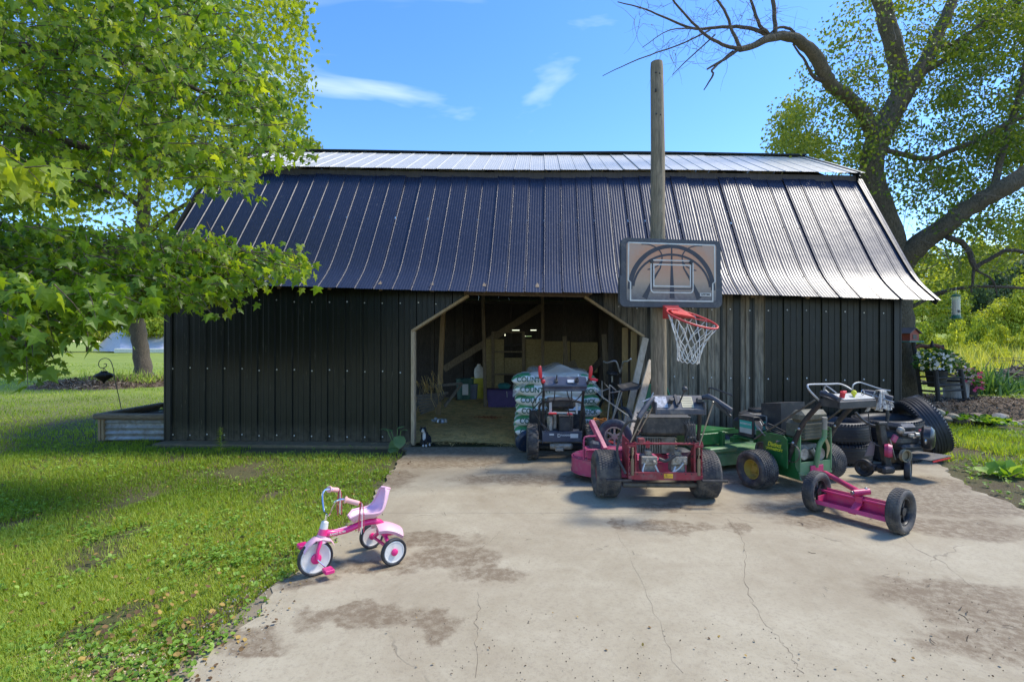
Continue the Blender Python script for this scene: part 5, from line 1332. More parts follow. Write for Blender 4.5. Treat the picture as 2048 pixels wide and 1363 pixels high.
# wire cart
HC = empty('hand_cart', (at(1240, 800, 5.45).x, 5.45, 0), 0, 'pale wire folding cart standing behind the spare wheel', 'cart')
CW = M('pale_wire', (.22, .21, .18), .45, .3, bump=0)
def q(px, py, Y_=5.45): 
    p = at(px, py, Y_); return Vector((p.x - HC.location.x, p.y - 5.45, p.z))
pt(HC, 'wire_frame', CW, lambda mb: (mb.tube([q(1217, 775, 5.4), q(1204, 761, 5.4), q(1204, 793, 5.4), q(1257, 832, 5.2)], .007, 6), mb.tube([q(1204, 782, 5.4), q(1219, 776, 5.4), q(1218, 800), q(1220, 785), q(1278, 776)], .007, 6), mb.tube([q(1219, 769), q(1219, 800)], .008, 6), mb.tube([q(1219, 769), q(1232, 780)], .006, 6), mb.tube([q(1240, 780), q(1225, 838)], .008, 6)))
pt(HC, 'tray', BLKP, lambda mb: (mb.add([q(1236, 770, 5.6), q(1264, 764, 5.7), q(1281, 770, 5.5), q(1276, 777, 5.35), q(1244, 781, 5.4)], [(0, 1, 2, 3, 4)]), mb.tube([q(1236, 770, 5.6), q(1264, 764, 5.7), q(1281, 770, 5.5), q(1276, 777, 5.35), q(1244, 781, 5.4)], .008, 6, closed=True)))
pt(HC, 'leg', CW, lambda mb: (mb.tube([q(1219, 800), q(1214, 850), (q(1212, 900).x, 0, .01)], .008, 6), mb.tube([q(1245, 781), q(1222, 850), (q(1218, 900).x, .1, .01)], .008, 6)))
# bicycle in the gloom
BK = empty('bicycle', (0, 0, 0), 0, 'dark bicycle with swept handlebars parked inside the right doorway', 'bicycle')
def qb(px, py, Y_): return at(px, py, Y_)
for (px_, Y_, r_) in ((1247, 5.95, .26), (1215, 6.9, .26)):
    c = at(px_, 800, Y_); c.z = .27
    o = inst('wheel', MB().tube([(0, r_ * math.cos(a), r_ * math.sin(a)) for a in [2 * math.pi * k / 36 for k in range(36)]], .02, 8, closed=True).mesh('bike_tyre', RUBB), BK, c, (0, 0, R(18)))
    inst('spokes', MB().add([], []).mesh('e', STEEL) if False else (lambda mb: ([mb.cyl((0, 0, 0), (0, r_ * math.cos(k * .524), r_ * math.sin(k * .524)), .0015, 4) for k in range(12)], mb.cyl((-.03, 0, 0), (.03, 0, 0), .02, 10), mb.mesh('spokes', STEEL))[-1])(MB()), o)
fh = at(1247, 800, 5.95); fh.z = .27; rh = at(1215, 800, 6.9); rh.z = .27
hd_ = fh.lerp(rh, .18) + Vector((0, 0, .50)); st_ = fh.lerp(rh, .68) + Vector((0, 0, .50)); bb_ = fh.lerp(rh, .55) + Vector((0, 0, .02))
pt(BK, 'frame', BLK, lambda mb: (mb.tube([fh, hd_, hd_ + Vector((0, 0, .1))], .014), mb.tube([hd_, st_], .014), mb.tube([hd_, bb_, st_], .014), mb.tube([bb_, rh, st_], .010)))
pt(BK, 'saddle', BLKP, lambda mb: mb.box(st_ + Vector((0, 0, .12)), (.12, .24, .05), ch=.02)); pt(BK, 'seat_post', STEEL, lambda mb: mb.cyl(st_, st_ + Vector((0, 0, .11)), .012))
pt(BK, 'handlebar', STEEL, lambda mb: mb.tube(smooth_pts([at(1207, 722, 6.2), at(1215, 725, 6.15), at(1232, 722, 6.1), hd_ + Vector((0, 0, .16)), at(1246, 724, 6.0), at(1255, 722, 5.95), at(1262, 717, 5.9)]), .010, 8))
# green tub behind the pole
def f(mb):
    P = [(-.17, -.02), (.17, -.02), (.19, .2), (.18, .42), (.12, .56), (0, .60), (-.12, .56), (-.18, .42), (-.19, .2)]
    mb.prism(P, .10, Matrix(((1, 0, 0, 0), (0, -.1, 1, 0), (0, 1, .1, .05), (0, 0, 0, 1)))); mb.tube([(x * 1.04, -.0 - z * .1, z * 1.02 + .05) for x, z in P], .014, 8, closed=True)
blk('wheelbarrow_tray', 'green wheelbarrow tray stood on end behind the wooden pole', 'wheelbarrow tray', f, M('green_tray', (.03, .17, .09), .45, var=.2, dirt=.2, dcol=(.2, .2, .14), bump=.1), (at(1306, 800, 5.95).x, 5.92, .16))
o = blk('yellow_tag', 'small yellow tag hanging on the green tray', 'tag', lambda mb: mb.box((0, 0, 0), (.07, .004, .09), ch=.002), YEL, at(1272, 838, 5.72))
# orange cord heap and pot beside the snow thrower
o = blk('extension_cord', 'orange extension cord coiled on a bracket between the snow thrower and spare wheel', 'cord', lambda mb: [mb.tube([(.09 * math.cos(a + k) * (1 - .08 * k), .05 * math.sin(a + k), .012 * k + .01 * math.sin(3 * a + k)) for a in [2 * math.pi * i / 18 for i in range(18)]], .008, 6, closed=True) for k in range(4)], M('orange_jacket', (.65, .20, .03), .5, bump=0), at(1200, 845, 5.6))
o = blk('bracket_stand', 'rusty iron post with an amber reflector beside the red mower deck', 'post', lambda mb: (mb.beam((0, 0, 0), (.02, 0, .42), .03, .03), mb.beam((.0, 0, .40), (-.02, 0, .46), .05, .05, ch=.01)), M('rusty_iron', (.16, .09, .05), .8, var=.3, bump=.4), (at(1197, 860, 5.5).x, 5.5, .0))
o = blk('blue_lid', 'dark blue plastic lid on edge behind the left wheel of the snow thrower', 'lid', lambda mb: mb.lathe([(.0, 0), (.11, 0), (.13, .015), (.14, .05), (.13, .055)], 24, 'y', (0, 0, .13), rot=(R(20), 0, R(20))), M('navy_plastic', (.02, .035, .07), .4, dirt=.2, bump=.05), (at(1056, 890, 5.95).x, 5.95, 0))
# cat bowl, scrap of paper, red shavings
g0 = at(878, 836, 7.9); g0.z = .0
blk('metal_bowl', 'shiny metal feeding bowl on the straw near the tan post', 'bowl', lambda mb: mb.lathe([(.085, 0), (.09, .01), (.075, .05), (.082, .056), (.068, .05), (.06, .015), (0, .012)], 24), STEEL, (g0.x + .02, 8.1, .02))
g0 = gnd(869, 845)
blk('crumpled_paper', 'crumpled white scrap lying on the straw in front of the bowl', 'paper scrap', lambda mb: (mb.box((0, 0, .02), (.10, .07, .03), (.3, .2, .4), .012), mb.box((.02, .01, .05), (.06, .05, .03), (.8, .5, .1), .01)), WHT, (g0.x, g0.y, .01))
# cat
CT_ = empty('cat', gnd(848, 893) + Vector((0, .06, .0)), R(8), 'black and white cat sitting on the straw at the left door jamb', 'cat')
mb = MB()
for (c, r, s_) in (((.015, .03, .075), .068, (1, 1.15, 1.0)), ((.0, .0, .125), .050, (1, 1, 1.25)), ((-.012, -.02, .175), .034, (1, 1, 1.1)), ((-.022, -.035, .205), .040, (1.08, .95, .92)), ((-.022, -.068, .197), .019, (1.1, 1, .8)),
                   ((-.018, -.045, .06), .017, (1, 1, 3.4)), ((.018, -.045, .06), .017, (1, 1, 3.4)), ((-.018, -.065, .012), .016, (1, 1.5, .8)), ((.018, -.065, .012), .016, (1, 1.5, .8)), ((.058, .02, .04), .036, (.8, 1.4, 1.1)), ((-.035, .02, .04), .036, (.8, 1.4, 1.1)), ((.06, -.03, .013), .014, (1, 1.9, .8))):
    mb.ball(c, r, 14, s_)
for s in (-1, 1):
    x = -.022 + s * .024; mb.add([(x - .014, -.03, .228), (x + .014, -.03, .228), (x + s * .006, -.035, .268), (x, -.018, .232)], [(0, 1, 2), (1, 3, 2), (3, 0, 2), (0, 3, 1)])
mb.tube(smooth_pts([(.05, .07, .03), (.09, .06, .018), (.12, .01, .014), (.125, -.03, .012)]), [.014, .013, .013, .012, .012, .012, .011, .011, .011, .010, .009, .008, .006], 8)
m, n, l, b = newmat('tuxedo_fur'); t = n.new('ShaderNodeTexCoord'); sp = n.new('ShaderNodeSeparateXYZ'); l.new(t.outputs['Object'], sp.inputs[0])
X_, Y_, Z_ = sp.outputs
def ell(cx, cy, cz, rx, ry, rz):
    e = None
    for v_, c_, r_ in ((X_, cx, rx), (Y_, cy, ry), (Z_, cz, rz)):
        d_ = mth(n, l, 'DIVIDE', mth(n, l, 'SUBTRACT', v_, c_), r_); d_ = mth(n, l, 'MULTIPLY', d_, d_); e = d_ if e is None else mth(n, l, 'ADD', e, d_)
    return mrange(n, l, e, .85, 1.1, 1, 0)
w_ = ell(-.022, -.08, .192, .022, .035, .018)
for a in ((-.022, -.08, .21, .006, .03, .022), (-.008, -.06, .135, .022, .04, .055), (0, -.08, .01, .06, .06, .02), (.06, -.05, .02, .025, .03, .03)): w_ = mth(n, l, 'MAXIMUM', w_, ell(*a))
c = mixc(n, l, w_, (.013, .013, .014), (.62, .58, .53)); l.new(c, b.inputs['Base Color']); b.inputs['Roughness'].default_value = .8; bumpn(n, l, b, noise(n, l, ocoord(n, l, (1, 1, .4)), 300, 3), .5, .002)
o = mb.build('body', m, CT_); md = o.modifiers.new('r', 'REMESH'); md.mode = 'VOXEL'; md.voxel_size = .0045; md.use_smooth_shade = True; ms = o.modifiers.new('s', 'SMOOTH'); ms.iterations = 2
pt(CT_, 'eye', M('amber_eye', (.25, .22, .06), .2, bump=0), lambda mb: [mb.ball((-.022 + s * .015, -.071, .211), .0055, 8) for s in (-1, 1)])
pt(CT_, 'nose', M('pink_nose', (.35, .16, .15), .5, bump=0), lambda mb: mb.ball((-.022, -.088, .199), .004, 6))
# ================================================================== VEGETATION
def in_poly(px, py, poly):
    px = np.asarray(px); py = np.asarray(py); ins = np.zeros(px.shape, bool); n_ = len(poly); j = n_ - 1
    for i in range(n_):
        xi, yi = poly[i]; xj, yj = poly[j]
        c = ((yi > py) != (yj > py)) & (px < (xj - xi) * (py - yi) / (yj - yi + 1e-9) + xi); ins ^= c; j = i
    return ins
def sample_poly(poly, n_):
    P = np.array(poly, float); lo = P.min(0); hi = P.max(0); out = np.zeros((0, 2))
    while len(out) < n_:
        q = lo + nrg.rand(n_ * 2, 2) * (hi - lo); q = q[in_poly(q[:, 0], q[:, 1], poly)]; out = np.concatenate([out, q])
    return out[:n_]
def unproj(q, Y): return np.stack([(q[:, 0] - 1024) / F * Y, Y, CH - (q[:, 1] - 681.5) / F * Y], 1)
def vnoise(x, y, s, seed=0):
    """cheap smooth noise 0..1"""
    r_ = np.random.RandomState(seed); v = 0
    for k in range(5):
        a = r_.rand() * 6.28; f = s * (0.7 + 0.5 * k); v = v + np.sin(x * math.cos(a) * f + y * math.sin(a) * f + r_.rand() * 6.28)
    return 0.5 + v / 6.0

# ---- grass
GRASSM = leafmat('grass_blades', (.115, .185, .018), (.235, .34, .034), (.44, .50, .10), .45, .55)
BL = [(-.5, 0, 0), (.5, 0, 0), (-.38, .12, .55), (.38, .12, .55), (0, .42, 1.0)]; BF = [(0, 1, 3), (0, 3, 2), (2, 3, 4)]
def grass(name, n_, pxr, pyr, keep, hmin, hmax, label, zoff=0.0, mat=None, wmul=1.0):
    q = np.stack([nrg.uniform(*pxr, n_), nrg.uniform(*pyr, n_)], 1); Y = CH * F / (q[:, 1] - 681.5)
    P = unproj(q, Y); P = P[keep(P[:, 0], P[:, 1])]; n_ = len(P); P[:, 2] = gz(P[:, 0], P[:, 1]) - .012 + zoff
    d = P[:, 1]; h = nrg.uniform(hmin, hmax, n_) * (0.6 + 0.8 * vnoise(P[:, 0], P[:, 1], 2.2, 3)); w = .0042 * np.maximum(1, d / 3.2) * wmul
    az = nrg.rand(n_) * 6.28; lean = nrg.normal(0, .38, n_)
    S = np.stack([w, h, h], 1)
    rn = np.clip(.42 + .35 * (vnoise(P[:, 0], P[:, 1], 1.1, 5) - .5) * 2 + nrg.normal(0, .17, n_), 0, 1)
    o = inst(name, scatter_mesh(name, BL, BF, P, eulers(lean, nrg.normal(0, .25, n_), az), S, mat or GRASSM, rn)); tag(o, label, 'grass', kind='stuff'); return o
def bare(x, y):
    return (vnoise(x, y, 2.6, 9) + .4 * vnoise(x, y, 7, 12)) / 1.4
def lawn_keep(x, y):
    e = left_edge(y); ok = (x < e - .03 + .05 * np.sin(y * 9)) | (y > 6.7)
    ok &= ~((y > 6.30) & (x > -4.6) & (x < 5.0) & (y < 12)) & ~((y > 6.0) & (x > -3.2) & (x < 0) & (y < 7))
    near_edge = np.clip((e - x) / .5, 0, 1)
    th = .22 + .24 * (1 - near_edge) + .16 * (y < 2.6) * (x > -2.2)
    ok &= (bare(x, y) + nrg.normal(0, .10, x.shape) > th)
    ok &= ~((x > -5.45) & (x < -4.45) & (y > 6.72) & (y < 8.0))
    ok &= ~((mulch_amount(x, y) > .02)) & ~((x > 0) & (y < 12) & (x < right_edge(np.minimum(y, 6.1)) + .05))
    return ok
grass('lawn_grass', 230000, (-260, 860), (878, 1420), lawn_keep, .022, .052, 'short patchy green lawn grass left of the concrete')
grass('far_lawn_grass', 90000, (-260, 2300), (716, 880), lambda x, y: lawn_keep(x, y) & (y < 30), .035, .06, 'sunlit lawn grass running back past both ends of the barn', wmul=.9)
def rk(x, y): return (x > right_edge(y) + .12 + .1 * np.sin(y * 5)) & (mulch_amount(x, y) < .02) & (y < 7.95) & (bare(x, y) + nrg.normal(0, .1, x.shape) > .36 + .25 * (y < 5.6))
grass('verge_grass', 50000, (1800, 2320), (845, 1100), rk, .04, .09, 'fresh green verge grass below the rock edging')

# ---- ground cover weeds
WEEDM = leafmat('weed_leaves', (.09, .18, .022), (.18, .32, .035), (.34, .47, .09), .35, .5)
WL = [(0, 0, 0), (.34, .22, .05), (.42, .6, .02), (0, 1, -.08), (-.42, .6, .02), (-.34, .22, .05), (0, .5, -.05)]
WF = [(6, 0, 1), (6, 1, 2), (6, 2, 3), (6, 3, 4), (6, 4, 5), (6, 5, 0)]
def weeds(name, n_, pxr, pyr, keep, s0, s1, label):
    q = np.stack([nrg.uniform(*pxr, n_), nrg.uniform(*pyr, n_)], 1); Y = CH * F / (q[:, 1] - 681.5); P = unproj(q, Y); P[:, 2] = gz(P[:, 0], P[:, 1])
    ok = keep(P[:, 0], P[:, 1]) & (vnoise(P[:, 0], P[:, 1], 3.1, 21) + nrg.normal(0, .28, len(P)) > .66); P = P[ok]; n_ = len(P)
    k = 6; P = np.repeat(P, k, 0); n2 = len(P); az = nrg.rand(n2) * 6.28; s = nrg.uniform(s0, s1, n2)
    P[:, 2] += nrg.uniform(.004, .03, n2); P[:, 0] += np.sin(-az) * .012; P[:, 1] += np.cos(az) * .012
    rn = np.repeat(nrg.rand(n_), k) * .6 + nrg.rand(n2) * .4
    o = inst(name, scatter_mesh(name, WL, WF, P, eulers(nrg.uniform(-.1, .9, n2), nrg.normal(0, .2, n2), az), s, WEEDM, rn)); tag(o, label, 'weeds', kind='stuff')
weeds('lawn_weeds', 7000, (-200, 860), (890, 1400), lambda x, y: (x < left_edge(y) + .02), .010, .028, 'low broad-leaved weeds and clover among the lawn grass')
weeds('verge_weeds', 1600, (1880, 2300), (860, 1060), lambda x, y: (x > right_edge(y) + .1) & (mulch_amount(x, y) < .02), .014, .034, 'leafy weeds along the right rim of the concrete')

# ---- fallen leaves, crumbs of soil and twigs
LITM = leafmat('dead_leaves', (.05, .03, .018), (.16, .09, .04), (.42, .28, .07), .15, .8)
def litter(name, n_, pxr, pyr, keep, s0, s1, label, mat, zb=0.016, T=WL, TF=WF):
    q = np.stack([nrg.uniform(*pxr, n_), nrg.uniform(*pyr, n_)], 1); Y = CH * F / (q[:, 1] - 681.5); P = unproj(q, Y); P = P[keep(P[:, 0], P[:, 1])]; n_ = len(P)
    P[:, 2] = gz(P[:, 0], P[:, 1]) + zb
    o = inst(name, scatter_mesh(name, T, TF, P, eulers(nrg.normal(0, .4, n_), nrg.normal(0, .4, n_), nrg.rand(n_) * 6.28), nrg.uniform(s0, s1, n_) * np.maximum(1, P[:, 1] / 5), mat)); tag(o, label, 'litter', kind='stuff')
litter('fallen_leaves', 1500, (-200, 900), (880, 1400), lambda x, y: x < left_edge(y) + .15, .010, .026, 'scattered brown and yellow fallen leaves on the lawn', LITM, .02)
litter('leaf_litter', 160, (560, 2200), (905, 1400), lambda x, y: (x > left_edge(y)) & (vnoise(x, y, 2.0, 31) + (y > 3.6) * .16 > .62), .006, .016, 'small dry leaf fragments scattered over the concrete', LITM, .018)
TW = [(-.5, .04, 0), (-.5, -.04, 0), (0, .05 + .1, .03), (0, -.04 + .1, .03), (.5, .03, .01), (.5, -.03, .01)]; TWF = [(0, 1, 3), (0, 3, 2), (2, 3, 5), (2, 5, 4)]
TWM = M('dark_twig', (.045, .032, .022), .9, bump=0)
litter('twigs', 260, (700, 2200), (905, 1300), lambda x, y: (x > left_edge(y)) & ((vnoise(x, y, 1.6, 33) > .55) | (y > 4.3)), .015, .05, 'broken twigs and straw bits on the concrete', TWM, .018, TW, TWF)
CRUMB = [(0, 0, 1), (1, 0, 0), (-.5, .8, 0), (-.5, -.8, 0)]; CRF = [(0, 1, 2), (0, 2, 3), (0, 3, 1)]
SOILM = leafmat('soil_crumbs', (.03, .022, .014), (.07, .05, .032), (.17, .14, .10), 0.0, .95)
litter('soil_crumbs', 1300, (300, 2250), (903, 1400), lambda x, y: (x > left_edge(y) - .2) & ((np.abs(x - left_edge(y)) < .18 * nrg.rand(len(x)) + .05) | (vnoise(x, y, 2.0, 31) > .66) | (y > 5.2)), .0012, .0045, 'crumbs of soil along the concrete rim', SOILM, .013, CRUMB, CRF)
litter('edge_stones', 1500, (200, 620), (1150, 1400), lambda x, y: (np.abs(x - left_edge(y)) < .22) & (bare(x, y) < .6), .003, .009, 'small stones and clods beside the lawn', leafmat('grit', (.10, .08, .055), (.22, .18, .13), (.42, .38, .30), 0, .95), .008, CRUMB, CRF)

sw = lambda x, y: (np.hypot((x + 1.75) / .30, (y - 1.98) / .16) < 1 + nrg.normal(0, .25, x.shape))
litter('sawdust', 9000, (0, 520), (1240, 1400), sw, .0025, .009, 'pale sawdust and chips spilt on the grass near the concrete', leafmat('sawdust_chips', (.26, .17, .08), (.46, .34, .19), (.62, .50, .32), 0, .95), .016, CRUMB, CRF)
litter('dry_leaves', 260, (100, 640), (1180, 1400), lambda x, y: (np.abs(x - left_edge(y) + .35) < .3), .014, .032, 'dry curled leaves gathered along the edge of the lawn', LITM, .03)
# ---- straw on the barn floor
STM = leafmat('straw', (.36, .23, .07), (.68, .48, .18), (.85, .70, .36), .1, .8)
mb = MB(); V = []; nx, ny_ = 40, 26
def strawz(u, v): return .03 + .03 * math.sin(u * 2.1) * math.sin(v * 1.7 + 1) + .012 * math.sin(u * 9) * math.sin(v * 8) - .02 * (v < .3)
for j in range(ny_ + 1):
    for i in range(nx + 1):
        u = .1 + (BW - .2) * i / nx; v = .02 + 5.05 * j / ny_; V.append((u, v, strawz(u, v)))
mb.add(V, [(j * (nx + 1) + i, j * (nx + 1) + i + 1, (j + 1) * (nx + 1) + i + 1, (j + 1) * (nx + 1) + i) for j in range(ny_) for i in range(nx)])
fl = mb.build('floor', M('straw_floor', (.78, .52, .19), .95, var=.3, scale=6, dirt=.3, dcol=(.12, .08, .04), bump=.9, bscale=40, bdist=.02), BROOT)
n_ = 15000; u = nrg.uniform(2.2, 7.2, n_); v = nrg.rand(n_) ** 1.3 * 4.3 + .0 - .12; z = np.array([strawz(a, b_) for a, b_ in zip(u, v)]) + nrg.uniform(0, .02, n_)
Pl = np.stack([u, v, z], 1)
o = inst('straw', scatter_mesh('straw', TW, TWF, Pl, eulers(nrg.normal(0, .15, n_), nrg.normal(0, .15, n_), nrg.rand(n_) * 6.28), np.stack([nrg.uniform(.04, .13, n_), np.full(n_, .05), np.full(n_, .08)], 1), STM), BROOT); tag(o, kind='stuff')
n_ = 500; Pl = np.stack([nrg.normal(4.0, .14, n_), nrg.normal(1.9, .07, n_), np.full(n_, .07)], 1)
o = inst('red_shavings', scatter_mesh('shav', TW, TWF, Pl, eulers(nrg.normal(0, .3, n_), nrg.normal(0, .3, n_), nrg.rand(n_) * 6.28), .04 * np.ones(n_), M('orange_shavings', (.45, .10, .02), .9, bump=0)), BROOT); tag(o, kind='stuff')

# ---- leaf templates
def maple(fold=.22):
    r = [(.0, .0), (.17, .10), (.46, .02), (.31, -.20), (.56, -.46), (.24, -.46), (.17, -.62), (.0, -1.0)]
    pts = r + [(-x, y) for x, y in r[-2:0:-1]]
    V = [(x, -fold * abs(x) + .06 * y * y * (-1), y) for x, y in pts] + [(0, .03, -.32)]
    c = len(pts); return V, [(c, i, (i + 1) % len(pts)) for i in range(len(pts))]
MV, MF = maple()
# small folded leaf hanging from its stalk
SV = [(0, 0, 0), (.34, -.08, -.45), (0, .06, -1.0), (-.34, -.08, -.45)]; SF = [(0, 1, 2), (0, 2, 3)]

BARK = wood('grey_brown_bark', (.20, .155, .105), (.07, .055, .04), (7, 7, 1.6), .95)
BARKM = wood('mossy_bark', (.24, .19, .12), (.085, .07, .04), (5, 5, 2), .95)
for m_ in (BARK, BARKM):
    for nd in m_.node_tree.nodes:
        if nd.type == 'BUMP': nd.inputs['Distance'].default_value = .04; nd.inputs['Strength'].default_value = 1.0
def limb(name, parent, pts, mat, n_=9, wob=.0):
    """pts: (px,py,Y,radius px)"""
    P = []; Rr = []
    for (px, py, Y_, r) in pts: P.append(at(px, py, Y_)); Rr.append(r * Y_ / F)
    Q = smooth_pts(P, 4); k = len(Q); rr = [float(np.interp(i / (k - 1) * (len(Rr) - 1), range(len(Rr)), Rr)) for i in range(k)]
    if wob: Q = [q + Vector((rng.uniform(-1, 1), rng.uniform(-1, 1), rng.uniform(-1, 1))) * wob * r for q, r in zip(Q, rr)]
    mb = MB(); mb.tube(Q, rr, n_); return mb.build(name, mat, parent)
from_ = None
def twigs_and_leaves(regions, tw_len, nleaf, root):
    """regions: (poly, Y0, Y1, n twigs, leaf size, tint centre). Twigs grow away from the trunk, leaves hang from them."""
    LP_, LS, LT, TWG = [], [], [], MB()
    for (poly, Y0, Y1, n_, sz, tint) in regions:
        q = sample_poly(poly, n_); Y = Y0 + (Y1 - Y0) * nrg.rand(n_); P = unproj(q, Y)
        for p in P:
            p = Vector(p); d = (p - root); d.z *= .3; d.normalize(); d = (d + Vector(nrg.normal(0, .45, 3)) + Vector((0, 0, -.25))).normalized()
            L = tw_len * rng.uniform(.6, 1.3); a = p - d * L * .5; b_ = p + d * L * .5; m_ = (a + b_) / 2 + Vector((0, 0, .06 * L))
            TWG.tube([a, m_, b_], [.0042, .003, .0012], 4, cap=False)
            tt = float(np.clip(tint + nrg.normal(0, .12), 0, 1))
            for k in range(nleaf):
                t = (k + rng.random()) / nleaf; c = (a.lerp(m_, t * 2) if t < .5 else m_.lerp(b_, t * 2 - 1)) + Vector(nrg.normal(0, .035, 3)) * (tw_len / .4)
                LP_.append(c); LS.append(sz * rng.uniform(.45, 1.35)); LT.append(min(1, max(0, tt + rng.gauss(0, .15))))
    return np.array(LP_), np.array(LS), np.array(LT), TWG
MAPM = leafmat('maple_leaves', (.065, .140, .012), (.155, .26, .022), (.36, .43, .05), .50, .40)
TR = Vector((-6.4, 4.4, 2.2))
UP_ = [(-220, -160), (430, -160), (470, 0), (500, 110), (560, 190), (590, 250), (628, 300), (560, 322), (500, 338), (500, 385), (440, 385), (350, 345), (260, 350), (170, 400), (0, 430), (-220, 440)]
LO_ = [(-220, 430), (60, 450), (200, 470), (330, 480), (380, 475), (480, 500), (560, 505), (610, 525), (600, 548), (520, 545), (450, 590), (340, 610), (260, 625), (190, 650), (130, 640), (110, 690), (70, 728), (0, 712), (-220, 730)]
reg = [(UP_, 4.2, 6.6, 1750, .064, .38), (UP_, 3.6, 4.4, 260, .068, .65), ([(-160, 290), (60, 290), (120, 330), (105, 400), (60, 400), (-160, 370)], 2.4, 2.9, 16, .10, .85),
       (LO_, 3.6, 5.2, 1000, .064, .35), ([(330, 480), (380, 475), (480, 500), (560, 505), (600, 525), (590, 545), (500, 540), (450, 590), (400, 600), (330, 560)], 4.2, 4.7, 100, .064, .85), ([(-100, 560), (200, 560), (330, 600), (200, 650), (70, 720), (-100, 710)], 3.0, 3.6, 50, .085, .3)]
MT = empty('maple_tree', (0, 0, 0), label='big leafy maple whose boughs hang into the picture over the lawn and roof', cat='tree')
LPp, LSs, LTt, TWG = twigs_and_leaves(reg, .38, 10, TR)
nL = len(LPp); az = nrg.uniform(0, 6.28, nL); ax = nrg.normal(.35, .45, nL); ay = nrg.normal(0, .4, nL); RM_ = eulers(ax, ay, az)
o = TWG.build('twigs', BARK, MT); tag(o, kind='stuff')
pxx = 1024 + LPp[:, 0] / LPp[:, 1] * F; pyy = 681.5 - (LPp[:, 2] - CH) / LPp[:, 1] * F; show = LSs / LPp[:, 1] * ((pxx > 0) & (pyy > 0))
big = np.argsort(-show)[:300]; msk = np.ones(nL, bool); msk[big] = False
o = inst('foliage', scatter_mesh('foliage', MV, MF, LPp[msk], RM_[msk], LSs[msk], MAPM, LTt[msk]), MT); tag(o, kind='stuff')
lv = [np_mesh('maple_leaf', np.array(MV), np.array(MF), MAPM, np.full(len(MV), t)) for t in (.2, .4, .6, .8)]
for i in big:
    o = inst('leaf', lv[int(min(3, LTt[i] * 4))], MT, LPp[i], Matrix(RM_[i]).to_euler(), (LSs[i],) * 3)
TRP = [(-360, 1010, 4.4, 58), (-350, 800, 4.4, 50), (-340, 500, 4.4, 46), (-330, 200, 4.4, 40), (-300, -100, 4.6, 34), (-260, -420, 4.6, 24)]
limb('trunk', MT, TRP, BARK, 14)
for pts in ([(-335, 560, 4.4, 18), (-150, 545, 4.4, 10), (40, 580, 4.4, 7), (160, 600, 4.3, 4), (260, 618, 4.2, 2)], [(-340, 500, 4.4, 20), (-100, 430, 4.7, 9), (120, 480, 4.6, 6), (330, 505, 4.5, 4), (480, 515, 4.5, 3), (600, 528, 4.5, 1.2)],
            [(-335, 300, 4.4, 22), (-60, 290, 4.8, 10), (85, 340, 4.6, 6), (160, 360, 4.5, 5), (230, 390, 4.4, 2.5)], [(-330, 200, 4.4, 26), (-60, 230, 5, 13), (200, 300, 5.2, 7), (380, 320, 5.2, 4), (560, 300, 5.2, 1.5)], [(-320, 100, 4.4, 26), (0, 90, 5, 12), (240, 120, 5.2, 7), (420, 190, 5.3, 4), (540, 230, 5.4, 2)],
            [(-300, -50, 4.5, 22), (20, -60, 5, 9), (250, -40, 5.2, 6), (430, 20, 5.2, 3)], [(-335, 620, 4.4, 16), (-120, 640, 3.8, 6), (0, 665, 3.5, 3.5), (70, 700, 3.4, 1.5)], [(20, 580, 4.4, 4), (120, 540, 4.6, 3), (220, 560, 4.6, 2), (330, 600, 4.5, 1)]):
    limb('limb', MT, pts, BARK, 8, .3)

# ---- the maple behind the left end of the barn
M2 = empty('maple_tree', (0, 0, 0), label='straight-trunked maple rising from a mulch ring behind the left end of the barn', cat='tree')
limb('trunk', M2, [(291, 762, 17.5, 18), (286, 735, 17.5, 15.5), (281, 690, 17.5, 14), (275, 640, 17.5, 13.5), (272, 580, 17.5, 13), (285, 480, 17.5, 12), (290, 380, 17.5, 11), (300, 250, 17.5, 9), (310, 100, 17.5, 6), (320, -60, 17.5, 3)], BARK, 14, .12)
limb('limb', M2, [(268, 668, 17.5, 6), (255, 640, 17.4, 5), (240, 600, 17.2, 4), (215, 560, 17, 3)], BARK, 7)
for (x, y) in ((120, 330), (450, 380), (160, 180), (500, 200), (230, 20), (470, 60), (150, 480), (440, 470)):
    limb('limb', M2, [(288, y + 90, 17.5, 6), ((288 + x) / 2, y + 30, 17, 4), (x, y, 16.5, 1.5)], BARK, 6)
R2 = [(100, 60), (250, -80), (480, -120), (585, -60), (612, 60), (600, 120), (625, 170), (590, 230), (612, 290), (560, 330), (500, 420), (420, 520), (340, 600), (200, 640), (80, 600), (20, 400)]
q = sample_poly(R2, 2600); keepm = (vnoise(q[:, 0], q[:, 1], .035, 41) > .30) | (q[:, 0] > 480); q = q[keepm]; Yc = nrg.uniform(14.5, 19.5, len(q)); C = unproj(q, Yc)
C = np.repeat(C, 9, 0) + nrg.normal(0, .26, (len(C) * 9, 3)); n_ = len(C)
M2M = leafmat('sunlit_maple_leaves', (.095, .145, .012), (.21, .28, .022), (.42, .45, .05), .5, .5)
o = inst('foliage', scatter_mesh('foliage2', MV, MF, C, eulers(nrg.normal(.3, .6, n_), nrg.normal(0, .5, n_), nrg.rand(n_) * 6.28), nrg.uniform(.10, .17, n_), M2M, np.clip(nrg.normal(.5, .25, n_), 0, 1)), M2); tag(o, kind='stuff')
SP = [[(575, -60), (612, 10), (608, 80), (590, 60), (560, 0)], [(590, 110), (618, 150), (612, 230), (585, 260), (575, 180)], [(600, 275), (640, 285), (636, 305), (600, 305)]]
